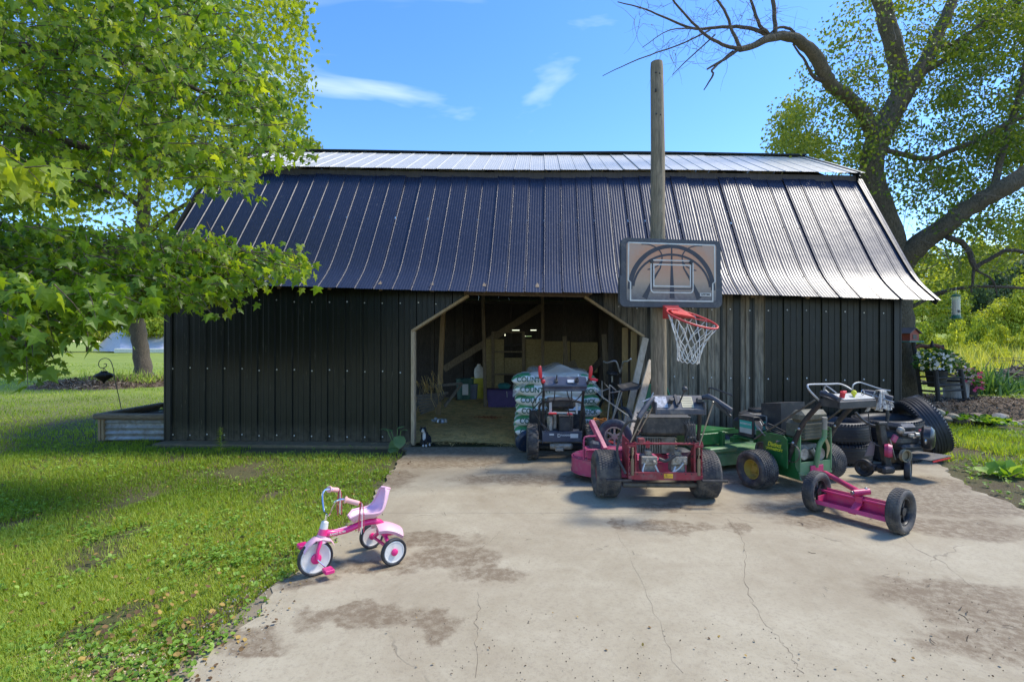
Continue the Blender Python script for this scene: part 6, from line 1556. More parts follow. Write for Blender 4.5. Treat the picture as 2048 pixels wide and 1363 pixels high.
for s_ in SP:
    q = sample_poly(s_, 260); C = unproj(q, nrg.uniform(15.5, 18, 260)) + nrg.normal(0, .1, (260, 3))
    o = inst('foliage', scatter_mesh('spray', MV, MF, C, eulers(nrg.normal(.3, .6, 260), nrg.normal(0, .5, 260), nrg.rand(260) * 6.28), nrg.uniform(.09, .14, 260), M2M, nrg.rand(260) * .5), M2); tag(o, kind='stuff')

# ---- old tree behind the right end of the barn
OT = empty('old_tree', (0, 0, 0), label='old forked tree with mossy bark and bare twigs behind the right barn end', cat='tree')
limb('trunk', OT, [(1812, 806, 9.5, 34), (1806, 780, 9.5, 28), (1798, 700, 9.5, 27), (1796, 620, 9.5, 26), (1790, 520, 9.5, 25), (1770, 440, 9.5, 23), (1746, 370, 9.5, 21), (1743, 320, 9.5, 21), (1756, 275, 9.5, 22), (1785, 225, 9.5, 20), (1806, 185, 9.5, 20)], BARKM, 18, .10)
LIM = [[(1752, 285, 9.5, 15), (1735, 240, 9.4, 14), (1700, 198, 9.2, 12.5), (1665, 172, 9.1, 12), (1648, 145, 9, 13), (1632, 112, 8.9, 12), (1600, 82, 8.8, 10), (1570, 72, 8.7, 9), (1540, 76, 8.6, 8), (1505, 92, 8.5, 6), (1480, 99, 8.4, 5.5)],
       [(1806, 190, 9.5, 17), (1796, 140, 9.5, 16), (1785, 80, 9.4, 16), (1768, 20, 9.4, 15), (1755, -50, 9.3, 14), (1745, -200, 9.2, 9)], [(1808, 190, 9.5, 16), (1835, 150, 9.6, 14), (1862, 100, 9.7, 12), (1885, 50, 9.8, 11), (1910, -20, 9.9, 9), (1940, -160, 10, 6)],
       [(1795, 530, 9.5, 24), (1830, 495, 9.3, 21), (1885, 455, 9.1, 18), (1950, 408, 8.9, 17), (2010, 375, 8.7, 18), (2080, 330, 8.6, 17), (2200, 230, 8.4, 12)], [(1770, 300, 9.4, 5), (1850, 318, 9.3, 5), (1900, 302, 9.2, 5), (1960, 278, 9.1, 5), (2020, 244, 9, 5), (2090, 220, 9, 4)],
       [(1985, 390, 8.8, 7), (2000, 320, 8.9, 6), (2020, 250, 9, 6), (2045, 170, 9, 6), (2060, 60, 9, 5)], [(1862, 100, 9.7, 7), (1900, 90, 9.6, 5), (1950, 60, 9.5, 4), (2040, 5, 9.4, 3)], [(1835, 150, 9.6, 6), (1890, 120, 9.5, 5), (1960, 50, 9.4, 4), (2060, -20, 9.3, 3)]]
for p_ in LIM: limb('limb', OT, p_, BARKM, 12, .12)
THIN = [[(1550, 76, 8.6, 4.5), (1549, 40, 8.6, 4), (1547, 0, 8.6, 4), (1546, -60, 8.6, 3)], [(1545, 76, 8.6, 4), (1520, 50, 8.5, 3.5), (1508, 20, 8.5, 3), (1490, -30, 8.5, 2)], [(1540, 74, 8.6, 4), (1500, 56, 8.5, 3.5), (1445, 54, 8.4, 3), (1390, 58, 8.3, 2.5), (1335, 38, 8.2, 2), (1290, 18, 8.2, 1.5), (1235, 4, 8.1, .9)],
        [(1484, 99, 8.4, 4), (1450, 92, 8.3, 3.3), (1420, 76, 8.2, 3), (1385, 45, 8.1, 2.4), (1350, 5, 8, 2), (1330, -30, 8, 1.2)], [(1482, 99, 8.4, 4), (1465, 62, 8.4, 3), (1448, 20, 8.3, 2.5), (1420, -20, 8.3, 2)], [(1478, 99, 8.4, 3.5), (1450, 118, 8.3, 2.8), (1414, 138, 8.2, 2)], [(1466, 104, 8.4, 3), (1440, 125, 8.3, 2.5), (1424, 140, 8.2, 2.2), (1426, 150, 8.2, 2), (1408, 180, 8.2, 1)],
        [(1420, 60, 8.3, 1.8), (1370, 85, 8.2, 1.4), (1300, 110, 8.1, 1.2), (1255, 128, 8, 1), (1205, 152, 8, .6)], [(1430, 70, 8.3, 1.6), (1375, 120, 8.2, 1.2), (1345, 150, 8.1, .8)], [(1400, 58, 8.3, 1.4), (1340, 60, 8.1, 1), (1285, 95, 8, .7)], [(1590, 78, 8.7, 3), (1585, 62, 8.7, 3), (1560, 55, 8.6, 2.5), (1530, 75, 8.6, 1.5)],
        [(1650, 160, 9, 4.5), (1628, 155, 9, 3.5), (1612, 125, 8.9, 2.5), (1585, 88, 8.8, 1.5)], [(1895, 475, 9, 6), (1930, 488, 9, 5), (1945, 525, 8.9, 5), (1952, 540, 8.9, 4)], [(1950, 535, 8.9, 4.5), (1985, 515, 8.8, 4), (2020, 500, 8.7, 4), (2080, 515, 8.6, 3)], [(1948, 530, 8.9, 3), (1946, 560, 8.9, 2.5), (1942, 585, 8.9, 1.5)],
        [(1800, 560, 9.4, 5), (1850, 588, 9.2, 4), (1930, 574, 9, 3.5), (2040, 575, 8.8, 3), (2120, 580, 8.7, 2)], [(1810, 620, 9.4, 5), (1850, 600, 9.4, 3), (1890, 585, 9.3, 2)], [(1952, 540, 8.9, 2.5), (1985, 560, 8.8, 2), (1995, 590, 8.8, 1)]]
for p_ in THIN: limb('branch', OT, p_, BARK, 6, .3)
mb = MB()
def stray(px, py, Y_, L, r, curl=.6, down=.2):
    p = at(px, py, Y_); d = Vector(nrg.normal(0, 1, 3)).normalized(); d.y *= .5; P = [p]
    for k in range(7):
        d = (d + Vector(nrg.normal(0, curl * .4, 3)) + Vector((0, 0, -down * .3))).normalized(); P.append(P[-1] + d * L / 7)
    mb.tube(P, [r * (1 - k / 9) for k in range(8)], 4, cap=False)
for k in range(330):
    x, y = sample_poly([(1640, 180), (1700, 60), (1800, 0), (2060, 0), (2060, 480), (1900, 540), (1820, 500), (1760, 400), (1760, 280), (1700, 260)], 1)[0]; stray(x, y, nrg.uniform(8.5, 10.5), nrg.uniform(.4, 1.3), nrg.uniform(.003, .008))
for k in range(170):
    x, y = sample_poly([(1250, 0), (1560, 0), (1600, 60), (1480, 100), (1400, 130), (1300, 110)], 1)[0]; stray(x, y, nrg.uniform(8.1, 8.6), nrg.uniform(.2, .7), nrg.uniform(.002, .0048), .5, 0)
o = mb.build('twigs', M('grey_dead_twig', (.16, .135, .105), .9, var=.3, bump=0), OT); tag(o, kind='stuff')
OTM = leafmat('old_tree_leaves', (.050, .10, .014), (.105, .165, .022), (.24, .28, .045), .45, .5)
REG = [([(1610, 90), (1690, 20), (1780, -60), (2150, -60), (2150, 200), (1900, 230), (1780, 250), (1680, 240), (1620, 190)], 520, .5), ([(1860, -60), (2200, -60), (2200, 320), (1990, 330), (1880, 200)], 620, .3), ([(1760, 250), (2100, 200), (2100, 480), (1960, 470), (1850, 440), (1790, 390)], 420, .45), ([(1555, 290), (1570, 225), (1600, 195), (1640, 290), (1740, 320), (1735, 385), (1700, 352), (1620, 316), (1575, 312)], 190, .75),
       ([(1700, 240), (1790, 260), (1760, 330), (1700, 300)], 60, .6), ([(1840, 460), (2100, 430), (2100, 520), (1960, 540), (1900, 640), (1835, 600)], 130, .7), ([(1560, 210), (1590, 200), (1600, 250), (1570, 250)], 12, .5)]
AC, AT = [], []
for poly, n_, t in REG:
    q = sample_poly(poly, n_ * 2); q = q[vnoise(q[:, 0], q[:, 1], .045, 51) > .46][:int(n_ * .95)]; c = unproj(q, nrg.uniform(8.6, 11.5, len(q))); k = 24
    c = np.repeat(c, k, 0) + nrg.normal(0, 1, (len(c) * k, 3)) * np.array([.16, .16, .13]); AC.append(c); AT.append(np.clip(nrg.normal(t, .2, len(c)), 0, 1))
AC = np.concatenate(AC); AT = np.concatenate(AT); n_ = len(AC)
ok = ~((AC[:, 2] < 4.0) & (AC[:, 1] < 11.2) & (AC[:, 0] < 4.95)); AC = AC[ok]; AT = AT[ok]; n_ = len(AC)
o = inst('foliage', scatter_mesh('foliage3', SV, SF, AC, eulers(nrg.normal(.3, .7, n_), nrg.normal(0, .7, n_), nrg.rand(n_) * 6.28), nrg.uniform(.05, .085, n_), OTM, AT), OT); tag(o, kind='stuff')

# ---- generic crowns for the woods
def crown_mesh(name, seed, n_, mat, lobes=9, flat=1.0, leaf=.055):
    """leaf sprays facing outwards over many overlapping boughs"""
    r_ = np.random.RandomState(seed); lobes = lobes * 3
    a = r_.rand(lobes) * 6.28; el = np.arcsin(r_.uniform(-.15, 1, lobes)); rad = r_.uniform(.25, .62, lobes)
    C = np.stack([np.cos(a) * np.cos(el) * rad, np.sin(a) * np.cos(el) * rad, np.maximum(.12, np.sin(el) * (rad + .25)) * 1.1 * flat + .18], 1); Rr = r_.uniform(.15, .30, lobes)
    k = n_ // lobes; P = []; D = []
    for c, R0 in zip(C, Rr):
        d = r_.normal(0, 1, (k, 3)); d /= np.linalg.norm(d, axis=1)[:, None]; d[:, 2] = np.where(d[:, 2] < -.3, -d[:, 2], d[:, 2])
        P.append(c + d * (R0 * r_.uniform(.75, 1.08, k))[:, None]); D.append(d)
    P = np.concatenate(P); D = np.concatenate(D); P[:, 2] = np.maximum(P[:, 2], .02); n2 = len(P)
    D = D + r_.normal(0, .38, D.shape); D /= np.linalg.norm(D, axis=1)[:, None]
    up = r_.normal(0, .5, D.shape) + np.array([0, 0, 1.0]); X_ = np.cross(up, D); X_ /= np.linalg.norm(X_, axis=1)[:, None]; Z_ = np.cross(X_, D) * -1
    Rm = np.stack([X_, -D, -Z_ * -1], 2)
    return scatter_mesh(name, SV, SF, P, Rm, r_.uniform(.6, 1.5, n2) * leaf, mat, np.clip(r_.normal(.5, .22, n2), 0, 1))
WM = [leafmat('wood_leaves_yellow', (.10, .14, .012), (.32, .37, .03), (.60, .60, .10), .4, .6), leafmat('wood_leaves_green', (.06, .11, .015), (.20, .27, .028), (.42, .46, .07), .4, .6), leafmat('wood_leaves_dark', (.035, .06, .025), (.06, .10, .04), (.10, .15, .06), .25, .6)]
CR_ = [crown_mesh('crown%d' % i, 60 + i, 6000, WM[[0, 1, 0, 2, 1][i]], 10 + i, 1.2) for i in range(5)]
SHR = [crown_mesh('bush%d' % i, 80 + i, 3200, WM[[0, 1, 0][i]], 7, .6, .06) for i in range(3)]
tk = MB().tube([(0, 0, 0), (.01, 0, .3), (0, .01, .8)], [.035, .028, .01], 8).mesh('bole', BARK)
def wood_tree(px, ytop, Y_, wpx, v, label, zb=None):
    b = at(px, ytop, Y_); z0 = float(gz(b.x, Y_)) - .1 if zb is None else zb; H = b.z - z0; W = wpx * Y_ / F / 2
    t = empty('broadleaf_tree', (b.x, Y_, z0), rng.random() * 6, label, 'tree', 'trees of the wood beyond the lawn')
    s = max(.2, H / 1.55); inst('crown', CR_[v], t, (0, 0, .12 * H), (0, 0, 0), (W / .78, W / .78, s)); inst('trunk', tk, t, (0, 0, 0), (0, 0, 0), (H * .9, H * .9, H)); return t
far = [(1830, 505, 95, 190, 0), (1900, 500, 100, 150, 1), (1965, 482, 95, 150, 0), (2030, 478, 90, 160, 0), (2110, 470, 95, 200, 1), (2230, 460, 95, 220, 0), (1860, 545, 70, 150, 2), (1935, 525, 72, 130, 0), (1990, 535, 66, 120, 3), (2055, 520, 68, 150, 3), (2150, 520, 68, 170, 1), (2290, 500, 66, 220, 2),
       (1845, 590, 48, 120, 0), (1905, 580, 46, 110, 4), (1958, 570, 46, 80, 3), (2010, 590, 42, 100, 2), (2065, 560, 42, 130, 0), (2160, 570, 40, 150, 4), (2290, 560, 42, 200, 0)]
fl_ = ['yellow-green tree', 'mid green tree', 'bright lime tree', 'dark green tree', 'soft green tree']
side = ['right of the barn roof', 'above the tube feeder', 'above the brush pile', 'at the picture edge', 'beyond the picture edge']
def where(px): return side[0] if px < 1880 else side[1] if px < 1940 else side[2] if px < 2020 else side[3] if px < 2080 else side[4]
rowname = lambda Y_: 'in the top row' if Y_ > 85 else 'in the middle row' if Y_ > 60 else 'in the front row'
for (px, yt, Y_, w, v) in far: wood_tree(px, yt, Y_, w, v, '%s of the wooded rise, %s, %s' % (fl_[v], rowname(Y_), where(px)))
def bush(px, ytop, Y_, wpx, v, label, grp='bushes at the meadow edge'):
    b = at(px, ytop, Y_); z0 = float(gz(b.x, Y_)) - .05; H = b.z - z0; W = wpx * Y_ / F / 2
    o = inst('bush', SHR[v], None, (b.x, Y_, z0), (0, 0, rng.random() * 6), (W / .8, W / .8, H / 1.0)); tag(o, label, 'bush', grp)
for (px, yt, Y_, w, v, lb) in ((1850, 640, 30, 90, 1, 'round bush behind the rocking chair beside the barn corner'), (1905, 632, 29, 80, 2, 'pale bush behind the tube feeder'), (1958, 628, 31, 80, 1, 'green bush left of the brush pile'), (2008, 640, 29, 70, 0, 'yellow-green bush directly over the brush pile'), (2052, 636, 28, 70, 2, 'pale bush at the right picture edge'), (2130, 630, 28, 90, 1, 'bush just past the right picture edge'), (1880, 668, 24, 60, 0, 'low yellowish bush behind the petunias'), (1975, 675, 23, 70, 0, 'low yellowish bush left above the brush pile')): bush(px, yt, Y_, w, v, lb)
MEM = leafmat('meadow_grass', (.24, .27, .03), (.42, .44, .06), (.58, .55, .2), .35, .7)
n_ = 30000; X = nrg.uniform(11, 42, n_); Yg = nrg.uniform(17, 29, n_); ok = (X / Yg > .70) & (X / Yg < 1.5); X = X[ok]; Yg = Yg[ok]; n_ = len(X)
h = nrg.uniform(.35, 1.0, n_) * (.6 + .6 * vnoise(X, Yg, .8, 61)) * np.clip((Yg - 16) / 5, .3, 1.2)
o = inst('meadow', scatter_mesh('meadow', BL, BF, np.stack([X, Yg, gz(X, Yg) - .02], 1), eulers(nrg.normal(0, .25, n_), nrg.normal(0, .2, n_), nrg.rand(n_) * 6.28), np.stack([np.full(n_, .035), h, h], 1), MEM)); tag(o, 'tall yellow-green meadow grass between the lawn and the wood', 'meadow', kind='stuff')
# left horizon: hedge of trees past the lawn
lf = [(-180, 560, 62, 260, 1), (-60, 575, 66, 200, 0), (30, 590, 60, 150, 4), (110, 600, 58, 140, 2), (175, 612, 62, 110, 1), (235, 600, 64, 110, 4), (295, 590, 60, 110, 0), (350, 560, 60, 150, 1)]
sl_ = ['past the left picture edge', 'at the left picture edge', 'seen under the boughs at far left', 'left of the white tarp shelter', 'left of the tarp shelter peak', 'right behind the tarp shelter', 'behind the maple trunk', 'behind the barn corner']
for (px, yt, Y_, w, v), s_ in zip(lf, sl_): wood_tree(px, yt, Y_, w, v, 'broad green tree beyond the left lawn, ' + s_, -.3)
t = empty('distant_tree', (at(70, 700, 38).x, 38, 0), 0, 'thick dark trunk standing on the far lawn under the maple boughs', 'tree')
pt_ = MB().tube([(0, 0, -.1), (.05, 0, 1.5), (0, 0, 4), (.1, 0, 8)], [.34, .28, .26, .15], 10).build('trunk', BARK, t); inst('crown', CR_[1], t, (0, 0, 3.6), (0, 0, 0), (4, 4, 4.5))
# ================================================================== LEFT SIDE: TARP SHELTER, RAISED BED, LANTERN
TARP = M('white_tarp', (.60, .59, .66), .6, var=.06, scale=3, bump=.3, bscale=6, bdist=.1)
TS = empty('tarp_shelter', (0, 0, 0), 0, 'white tarp shelter with a peaked side on the far lawn behind the maple trunk', 'shelter')
def tp(px, py, Y_=60.): return at(px, py, Y_)
V = [tp(185, 701), tp(240, 703, 56), tp(352, 703, 56), tp(352, 690, 70), tp(256, 636, 61), tp(240, 655, 60), tp(305, 668, 60), tp(336, 632, 62), tp(365, 640, 62)]
pt(TS, 'tarp', TARP, lambda mb: mb.add(V, [(0, 1, 5), (1, 6, 4, 5), (1, 2, 6), (6, 2, 8, 7), (0, 5, 4, 3), (4, 6, 7, 3), (7, 8, 3), (8, 2, 3)]), angle=10)
pt(TS, 'pole', WHT, lambda mb: mb.cyl(tp(256, 636, 61), tp(256, 703, 61), .04))
o = blk('kerb_timber', 'long white painted timber lying on the lawn in front of the tarp shelter', 'timber', lambda mb: mb.beam(at(231, 701, 48), at(340, 701, 48), .4, .42, ch=.04), M('white_painted_timber', (.66, .64, .58), .7, dirt=.2, bump=.2))
RB = empty('raised_bed', (-5.43, 6.74, 0), 0, 'raised garden bed of corrugated steel with a grey timber rim at the left barn corner', 'raised bed')
GALV = M('galvanised_sheet', (.38, .38, .37), .45, .5, var=.2, dirt=.4, dcol=(.22, .17, .1), bump=.15)
def corr(p0, p1, zt=.30, amp=.012):
    p0, p1 = Vector(p0), Vector(p1); d = (p1 - p0).normalized(); nn = Vector((d.y, -d.x, 0)); V = []; m_ = 28
    for k in range(m_ + 1):
        z = zt * k / m_; off = nn * amp * math.sin(z * 2 * math.pi / .076)
        V += [p0 + off + Vector((0, 0, z)), p1 + off + Vector((0, 0, z))]
    return V, [(2 * k, 2 * k + 1, 2 * k + 3, 2 * k + 2) for k in range(m_)]
for a, b_ in (((.03, 0, 0), (.93, 0, 0)), ((.0, 1.15, 0), (.0, .03, 0)), ((.93, 1.18, 0), (.03, 1.18, 0))): 
    pt(RB, 'corrugated_side', GALV, lambda mb: mb.add(*corr(a, b_)))
TIM = wood('grey_rim_timber', (.26, .20, .13), (.12, .09, .06), (1.5, 9, 9))
pt(RB, 'rim_timber', TIM, lambda mb: mb.beam((-.05, -.02, .325), (.95, -.02, .315), .10, .075, ch=.02)); pt(RB, 'rim_timber', TIM, lambda mb: mb.beam((0, .04, .325), (.02, 1.2, .325), .09, .07, ch=.015)); pt(RB, 'rim_timber', TIM, lambda mb: mb.beam((0.04, 1.18, .325), (.95, 1.18, .325), .09, .07, ch=.015))
for x in (.015, .06): pt(RB, 'corner_post', wood('bed_post%d' % int(x * 100), (.40, .30, .17), (.22, .15, .09)), lambda mb: mb.box((x, .0, .15), (.035, .06, .29), ch=.004))
pt(RB, 'soil', M('bed_soil', (.06, .045, .03), .95, var=.3, bump=.9, bscale=25, bdist=.02), lambda mb: mb.box((.47, .6, .24), (.9, 1.1, .04)))
q = np.stack([nrg.normal(.80, .10, 60), nrg.normal(.55, .2, 60), nrg.uniform(.28, .36, 60)], 1)
o = inst('sedum', scatter_mesh('sedum', WL, WF, q, eulers(nrg.uniform(0, 1, 60), nrg.normal(0, .3, 60), nrg.rand(60) * 6.28), nrg.uniform(.04, .07, 60), leafmat('sage_leaves', (.12, .15, .11), (.20, .24, .17), (.33, .35, .27), .1)), RB); tag(o, kind='stuff')
SH = empty('shepherd_hook', (at(243, 822, 7.3).x, 7.3, .25), 0, 'thin black shepherd hook with a scrolled top standing in the raised bed', 'hook')
def hp_(px, py): 
    p = at(px, py, 7.3); return (p.x - SH.location.x, 0, p.z - .25)
pt(SH, 'hook', BLK, lambda mb: mb.tube(smooth_pts([hp_(244, 825), hp_(238, 795), hp_(230, 760), hp_(226, 735), hp_(220, 720), hp_(210, 716), hp_(200, 720), hp_(197, 729), hp_(201, 735), hp_(208, 735), hp_(213, 731), hp_(212, 727), hp_(208, 727)], 3), .0055, 7))
lc = at(208, 752, 7.3)
LN = empty('lantern', lc, 0, 'round dark metal lantern hanging from the shepherd hook', 'lantern')
pt(LN, 'body', M('bronze_mesh', (.04, .033, .022), .55, .5, var=.3, bump=.5, bscale=120), lambda mb: mb.lathe([(.0, -.11), (.008, -.10), (.018, -.075), (.05, -.05), (.10, -.015), (.11, .01), (.10, .03), (.05, .05), (.042, .07), (.035, .075), (0, .076)], 20))
pt(LN, 'wire', BLK, lambda mb: (mb.cyl((0, 0, .075), (0, 0, .12), .004), mb.tube([(.04, 0, .07), (0, 0, .12), (-.04, 0, .07)], .003, 5)))
pt(LN, 'ribs', BLK, lambda mb: [mb.tube([(.102 * math.cos(a), .102 * math.sin(a), -.015), (.113 * math.cos(a), .113 * math.sin(a), .01), (.102 * math.cos(a), .102 * math.sin(a), .03), (.045 * math.cos(a), .045 * math.sin(a), .055)], .003, 4) for a in [k * .785 for k in range(8)]])
# mulch ring under the left maple
def mound(name, cx, cy, rx, ry, h, mat, label, seed=1, kind=None):
    V = []; nx, ny_ = 28, 14
    for j in range(ny_ + 1):
        for i in range(nx + 1):
            x = cx + rx * (i / nx * 2 - 1); y = cy + ry * (j / ny_ * 2 - 1); r = min(1, math.hypot(i / nx * 2 - 1, j / ny_ * 2 - 1))
            V.append((x, y, h * (1 - r ** 2) ** .8 * (1 + .25 * math.sin(x * 5) * math.sin(y * 4)) - .03))
    o = inst(name, np_mesh(name, np.array(V), np.array([(j * (nx + 1) + i, j * (nx + 1) + i + 1, (j + 1) * (nx + 1) + i + 1, (j + 1) * (nx + 1) + i) for j in range(ny_) for i in range(nx)]), mat, smooth=True)); tag(o, label, 'mulch', kind=kind); return o
MUL = M('bark_mulch', (.11, .075, .045), .95, var=.5, scale=22, dirt=.4, dcol=(.24, .17, .10), dscale=40, bump=1.0, bscale=45, bdist=.03)
mound('mulch_ring', -12.0, 15.6, 2.2, 1.9, .22, MUL, 'brown bark mulch ring round the foot of the left maple', kind='stuff')
CHM = leafmat('bark_chips', (.06, .04, .025), (.15, .10, .06), (.34, .26, .17), 0, .95)
n_ = 2600; a = nrg.rand(n_) * 6.28; r = np.sqrt(nrg.rand(n_)); X = -12.0 + 2.1 * r * np.cos(a); Yq = 15.6 + 1.8 * r * np.sin(a); Z = .22 * (1 - r ** 2) ** .8
o = inst('bark_chips', scatter_mesh('chips', TW, TWF, np.stack([X, Yq, Z], 1), eulers(nrg.normal(0, .5, n_), nrg.normal(0, .5, n_), nrg.rand(n_) * 6.28), np.stack([nrg.uniform(.08, .25, n_), np.full(n_, .3), np.full(n_, .3)], 1), CHM)); tag(o, 'loose sticks and bark round the left maple', 'mulch', kind='stuff')
n_ = 500; X = nrg.uniform(-12.6, -10.4, n_); Yq = nrg.uniform(14.6, 16, n_)
o = inst('rough_grass', scatter_mesh('rg', BL, BF, np.stack([X, Yq, np.full(n_, .1)], 1), eulers(nrg.normal(0, .5, n_), nrg.normal(0, .3, n_), nrg.rand(n_) * 6.28), np.stack([np.full(n_, .02), nrg.uniform(.1, .45, n_), nrg.uniform(.1, .45, n_)], 1), GRASSM)); tag(o, 'unmown grass tuft at the foot of the left maple', 'grass', kind='stuff')

# ================================================================== RIGHT SIDE: MULCH BED, STONES, CHAIR, FLOWERS, FEEDERS
xs_ = np.linspace(4.65, 12.5, 60); ys_ = np.linspace(7.6, 11.2, 34)
o = inst('mulch_bed', grid_mesh('mulch_bed', xs_, ys_, lambda x, y: gz(x, y) - .012 + .03 * sstep(.02, .25, mulch_amount(x, y)) - .03 * (mulch_amount(x, y) < .02) + .012 * np.sin(x * 13) * np.sin(y * 11), MUL)); tag(o, kind='structure')
n_ = 14000; X = nrg.uniform(4.7, 11, n_); Yq = nrg.uniform(7.7, 10.9, n_); ok = mulch_amount(X, Yq) > .15; X = X[ok]; Yq = Yq[ok]; n_ = len(X)
o = inst('bark_chips', scatter_mesh('chips2', TW, TWF, np.stack([X, Yq, gz(X, Yq) + .025], 1), eulers(nrg.normal(0, .45, n_), nrg.normal(0, .45, n_), nrg.rand(n_) * 6.28), np.stack([nrg.uniform(.03, .09, n_), np.full(n_, .16), np.full(n_, .1)], 1), CHM)); tag(o, 'shredded bark chips over the bed under the rocking chair', 'mulch', kind='stuff')
def rock(seed):
    r_ = random.Random(seed); bm = bmesh.new(); bmesh.ops.create_icosphere(bm, subdivisions=3, radius=1)
    ph = [r_.uniform(0, 6) for _ in range(6)]
    for v in bm.verts:
        c = v.co; s = 1 + .12 * math.sin(c.x * 2.3 + ph[0]) + .10 * math.sin(c.y * 3.1 + ph[1]) + .06 * math.sin(c.z * 5 + ph[2] + c.x * 3) + .03 * math.sin(c.x * 9 + ph[3])
        v.co = c * s
    me = bpy.data.meshes.new('rock'); bm.to_mesh(me); bm.free(); me.polygons.foreach_set('use_smooth', [True] * len(me.polygons)); return me
RKM = [M('tan_stone', (.34, .27, .18), .85, var=.2, scale=5, dirt=.25, dcol=(.2, .16, .11), bump=.5, bscale=20, bdist=.02), M('grey_stone', (.26, .25, .23), .85, var=.2, scale=5, dirt=.25, dcol=(.17, .15, .11), bump=.5, bscale=20, bdist=.02), M('buff_stone', (.45, .38, .26), .85, var=.2, scale=5, bump=.5, bscale=20, bdist=.02), M('brown_stone', (.22, .16, .11), .85, var=.2, scale=5, bump=.5, bscale=20, bdist=.02)]
RKS = [rock(s) for s in range(5)]
for me, m_ in zip(RKS, [RKM[0], RKM[2], RKM[3], RKM[1], RKM[0]]): me.materials.append(m_)
for k, (px, py, w, h, v, lb) in enumerate(((1842, 815, 34, 20, 0, 'buff stone behind the leaning tyre at the near end of the bed edging'), (1857, 828, 22, 16, 3, 'small grey stone right behind the leaning tyre'), (1877, 824, 22, 13, 1, 'pale flat stone sitting on top of the tan pair'), (1868, 834, 22, 16, 0, 'tan stone under the pale flat one'), (1891, 838, 26, 13, 0, 'flat tan stone right of the pale one'),
        (1921, 841, 34, 17, 2, 'long brown stone in the middle of the bed edging'), (1958, 836, 42, 20, 2, 'reddish brown stone half hidden by the fern-like weed'), (1993, 840, 34, 24, 3, 'rounded grey stone past the weed'), (2026, 850, 28, 18, 1, 'buff stone right of the grey one'), (2052, 846, 30, 18, 0, 'tan stone cut by the right picture edge'), (2085, 850, 34, 18, 3, 'grey stone past the right picture edge'), (1997, 801, 34, 14, 1, 'pale stone at the far rim of the mulch bed'), (1905, 832, 20, 10, 1, 'thin buff stone behind the brown one'), (1938, 845, 18, 9, 4, 'thin stone chip before the long brown stone'), (2010, 833, 16, 8, 4, 'small tan stone behind the rounded grey one'))):
    Y_ = 8.05 if py > 808 else 10.6
    p = at(px, py, Y_); o = inst('edging_stone', RKS[v], None, p, (rng.uniform(-.2, .2), rng.uniform(-.2, .2), rng.uniform(-.4, .4)), (w * Y_ / F / 2, w * Y_ / F / 2 * .8, h * Y_ / F / 2 * 1.1)); tag(o, lb, 'stone', 'stones edging the mulch bed')
# rocking chair
def cq(px, py, Y_): return at(px, py, Y_)
RC = empty('rocking_chair', (0, 0, 0), 0, 'weathered black rocking chair holding flower pots on the mulch bed', 'rocking chair')
CB = wood('dark_chair_wood', (.06, .052, .045), (.025, .022, .02), (6, 6, 2))
def rail(name, a, b_, r, mat=CB, n_=8): return pt(RC, name, mat, lambda mb: mb.tube([a, b_], r, n_))
Yb, Yf = 8.98, 8.62
for (a, b_, r) in ((cq(1826, 682, Yb), cq(1843, 799, Yb), .030), (cq(1885, 690, Yb), cq(1888, 770, Yb + .2), .026), (cq(1871, 738, Yf), cq(1877, 800, Yf), .034), (cq(1921, 738, Yf + .1), cq(1930, 799, Yf + .1), .034)): rail('leg', a, b_, r)
pt(RC, 'finial', CB, lambda mb: mb.lathe([(0, -.02), (.025, 0), (.03, .03), (.018, .06), (.022, .08), (.01, .11), (0, .12)], 10, c=cq(1864, 694, Yb - .1)))
pt(RC, 'crest_rail', wood('red_brown_crest', (.20, .07, .03), (.10, .035, .02)), lambda mb: mb.tube(smooth_pts([cq(1828, 695, Yb), cq(1840, 691, Yb), cq(1855, 693, Yb), cq(1872, 691, Yb), cq(1886, 697, Yb)]), .036, 8))
for y in (697,): pass
for (x0, x1) in ((1851, 1853),): rail('back_spindle', cq(x0, 690, Yb), cq(x1, 740, Yb), .018)
for (a, b_) in ((cq(1838, 753, Yb), cq(1872, 752, Yf)), (cq(1839, 766, Yb), cq(1874, 765, Yf)), (cq(1841, 780, Yb), cq(1876, 783, Yf)), (cq(1872, 756, Yf), cq(1926, 754, Yf + .1)), (cq(1874, 770, Yf), cq(1926, 769, Yf + .1)), (cq(1876, 782, Yf), cq(1928, 779, Yf + .1)), (cq(1836, 741, Yb), cq(1922, 739, Yf + .1)), (cq(1888, 760, Yb + .2), cq(1926, 762, Yf + .1))): rail('rung', a, b_, .018)
pt(RC, 'seat', CB, lambda mb: mb.add([cq(1834, 744, Yb), cq(1871, 747, Yf), cq(1923, 745, Yf + .1), cq(1888, 742, Yb + .2)], [(0, 1, 2, 3)]) and mb.add([cq(1834, 748, Yb), cq(1871, 751, Yf), cq(1923, 749, Yf + .1), cq(1888, 746, Yb + .2)], [(3, 2, 1, 0)]))
for (a, m_, b_) in ((cq(1826, 793, Yb), cq(1850, 803, Yb - .1), cq(1885, 801, Yf)), (cq(1880, 794, Yb + .2), cq(1905, 803, Yf + .2), cq(1940, 797, Yf))): pt(RC, 'rocker', CB, lambda mb: mb.tube(smooth_pts([a, m_, b_]), .022, 8))
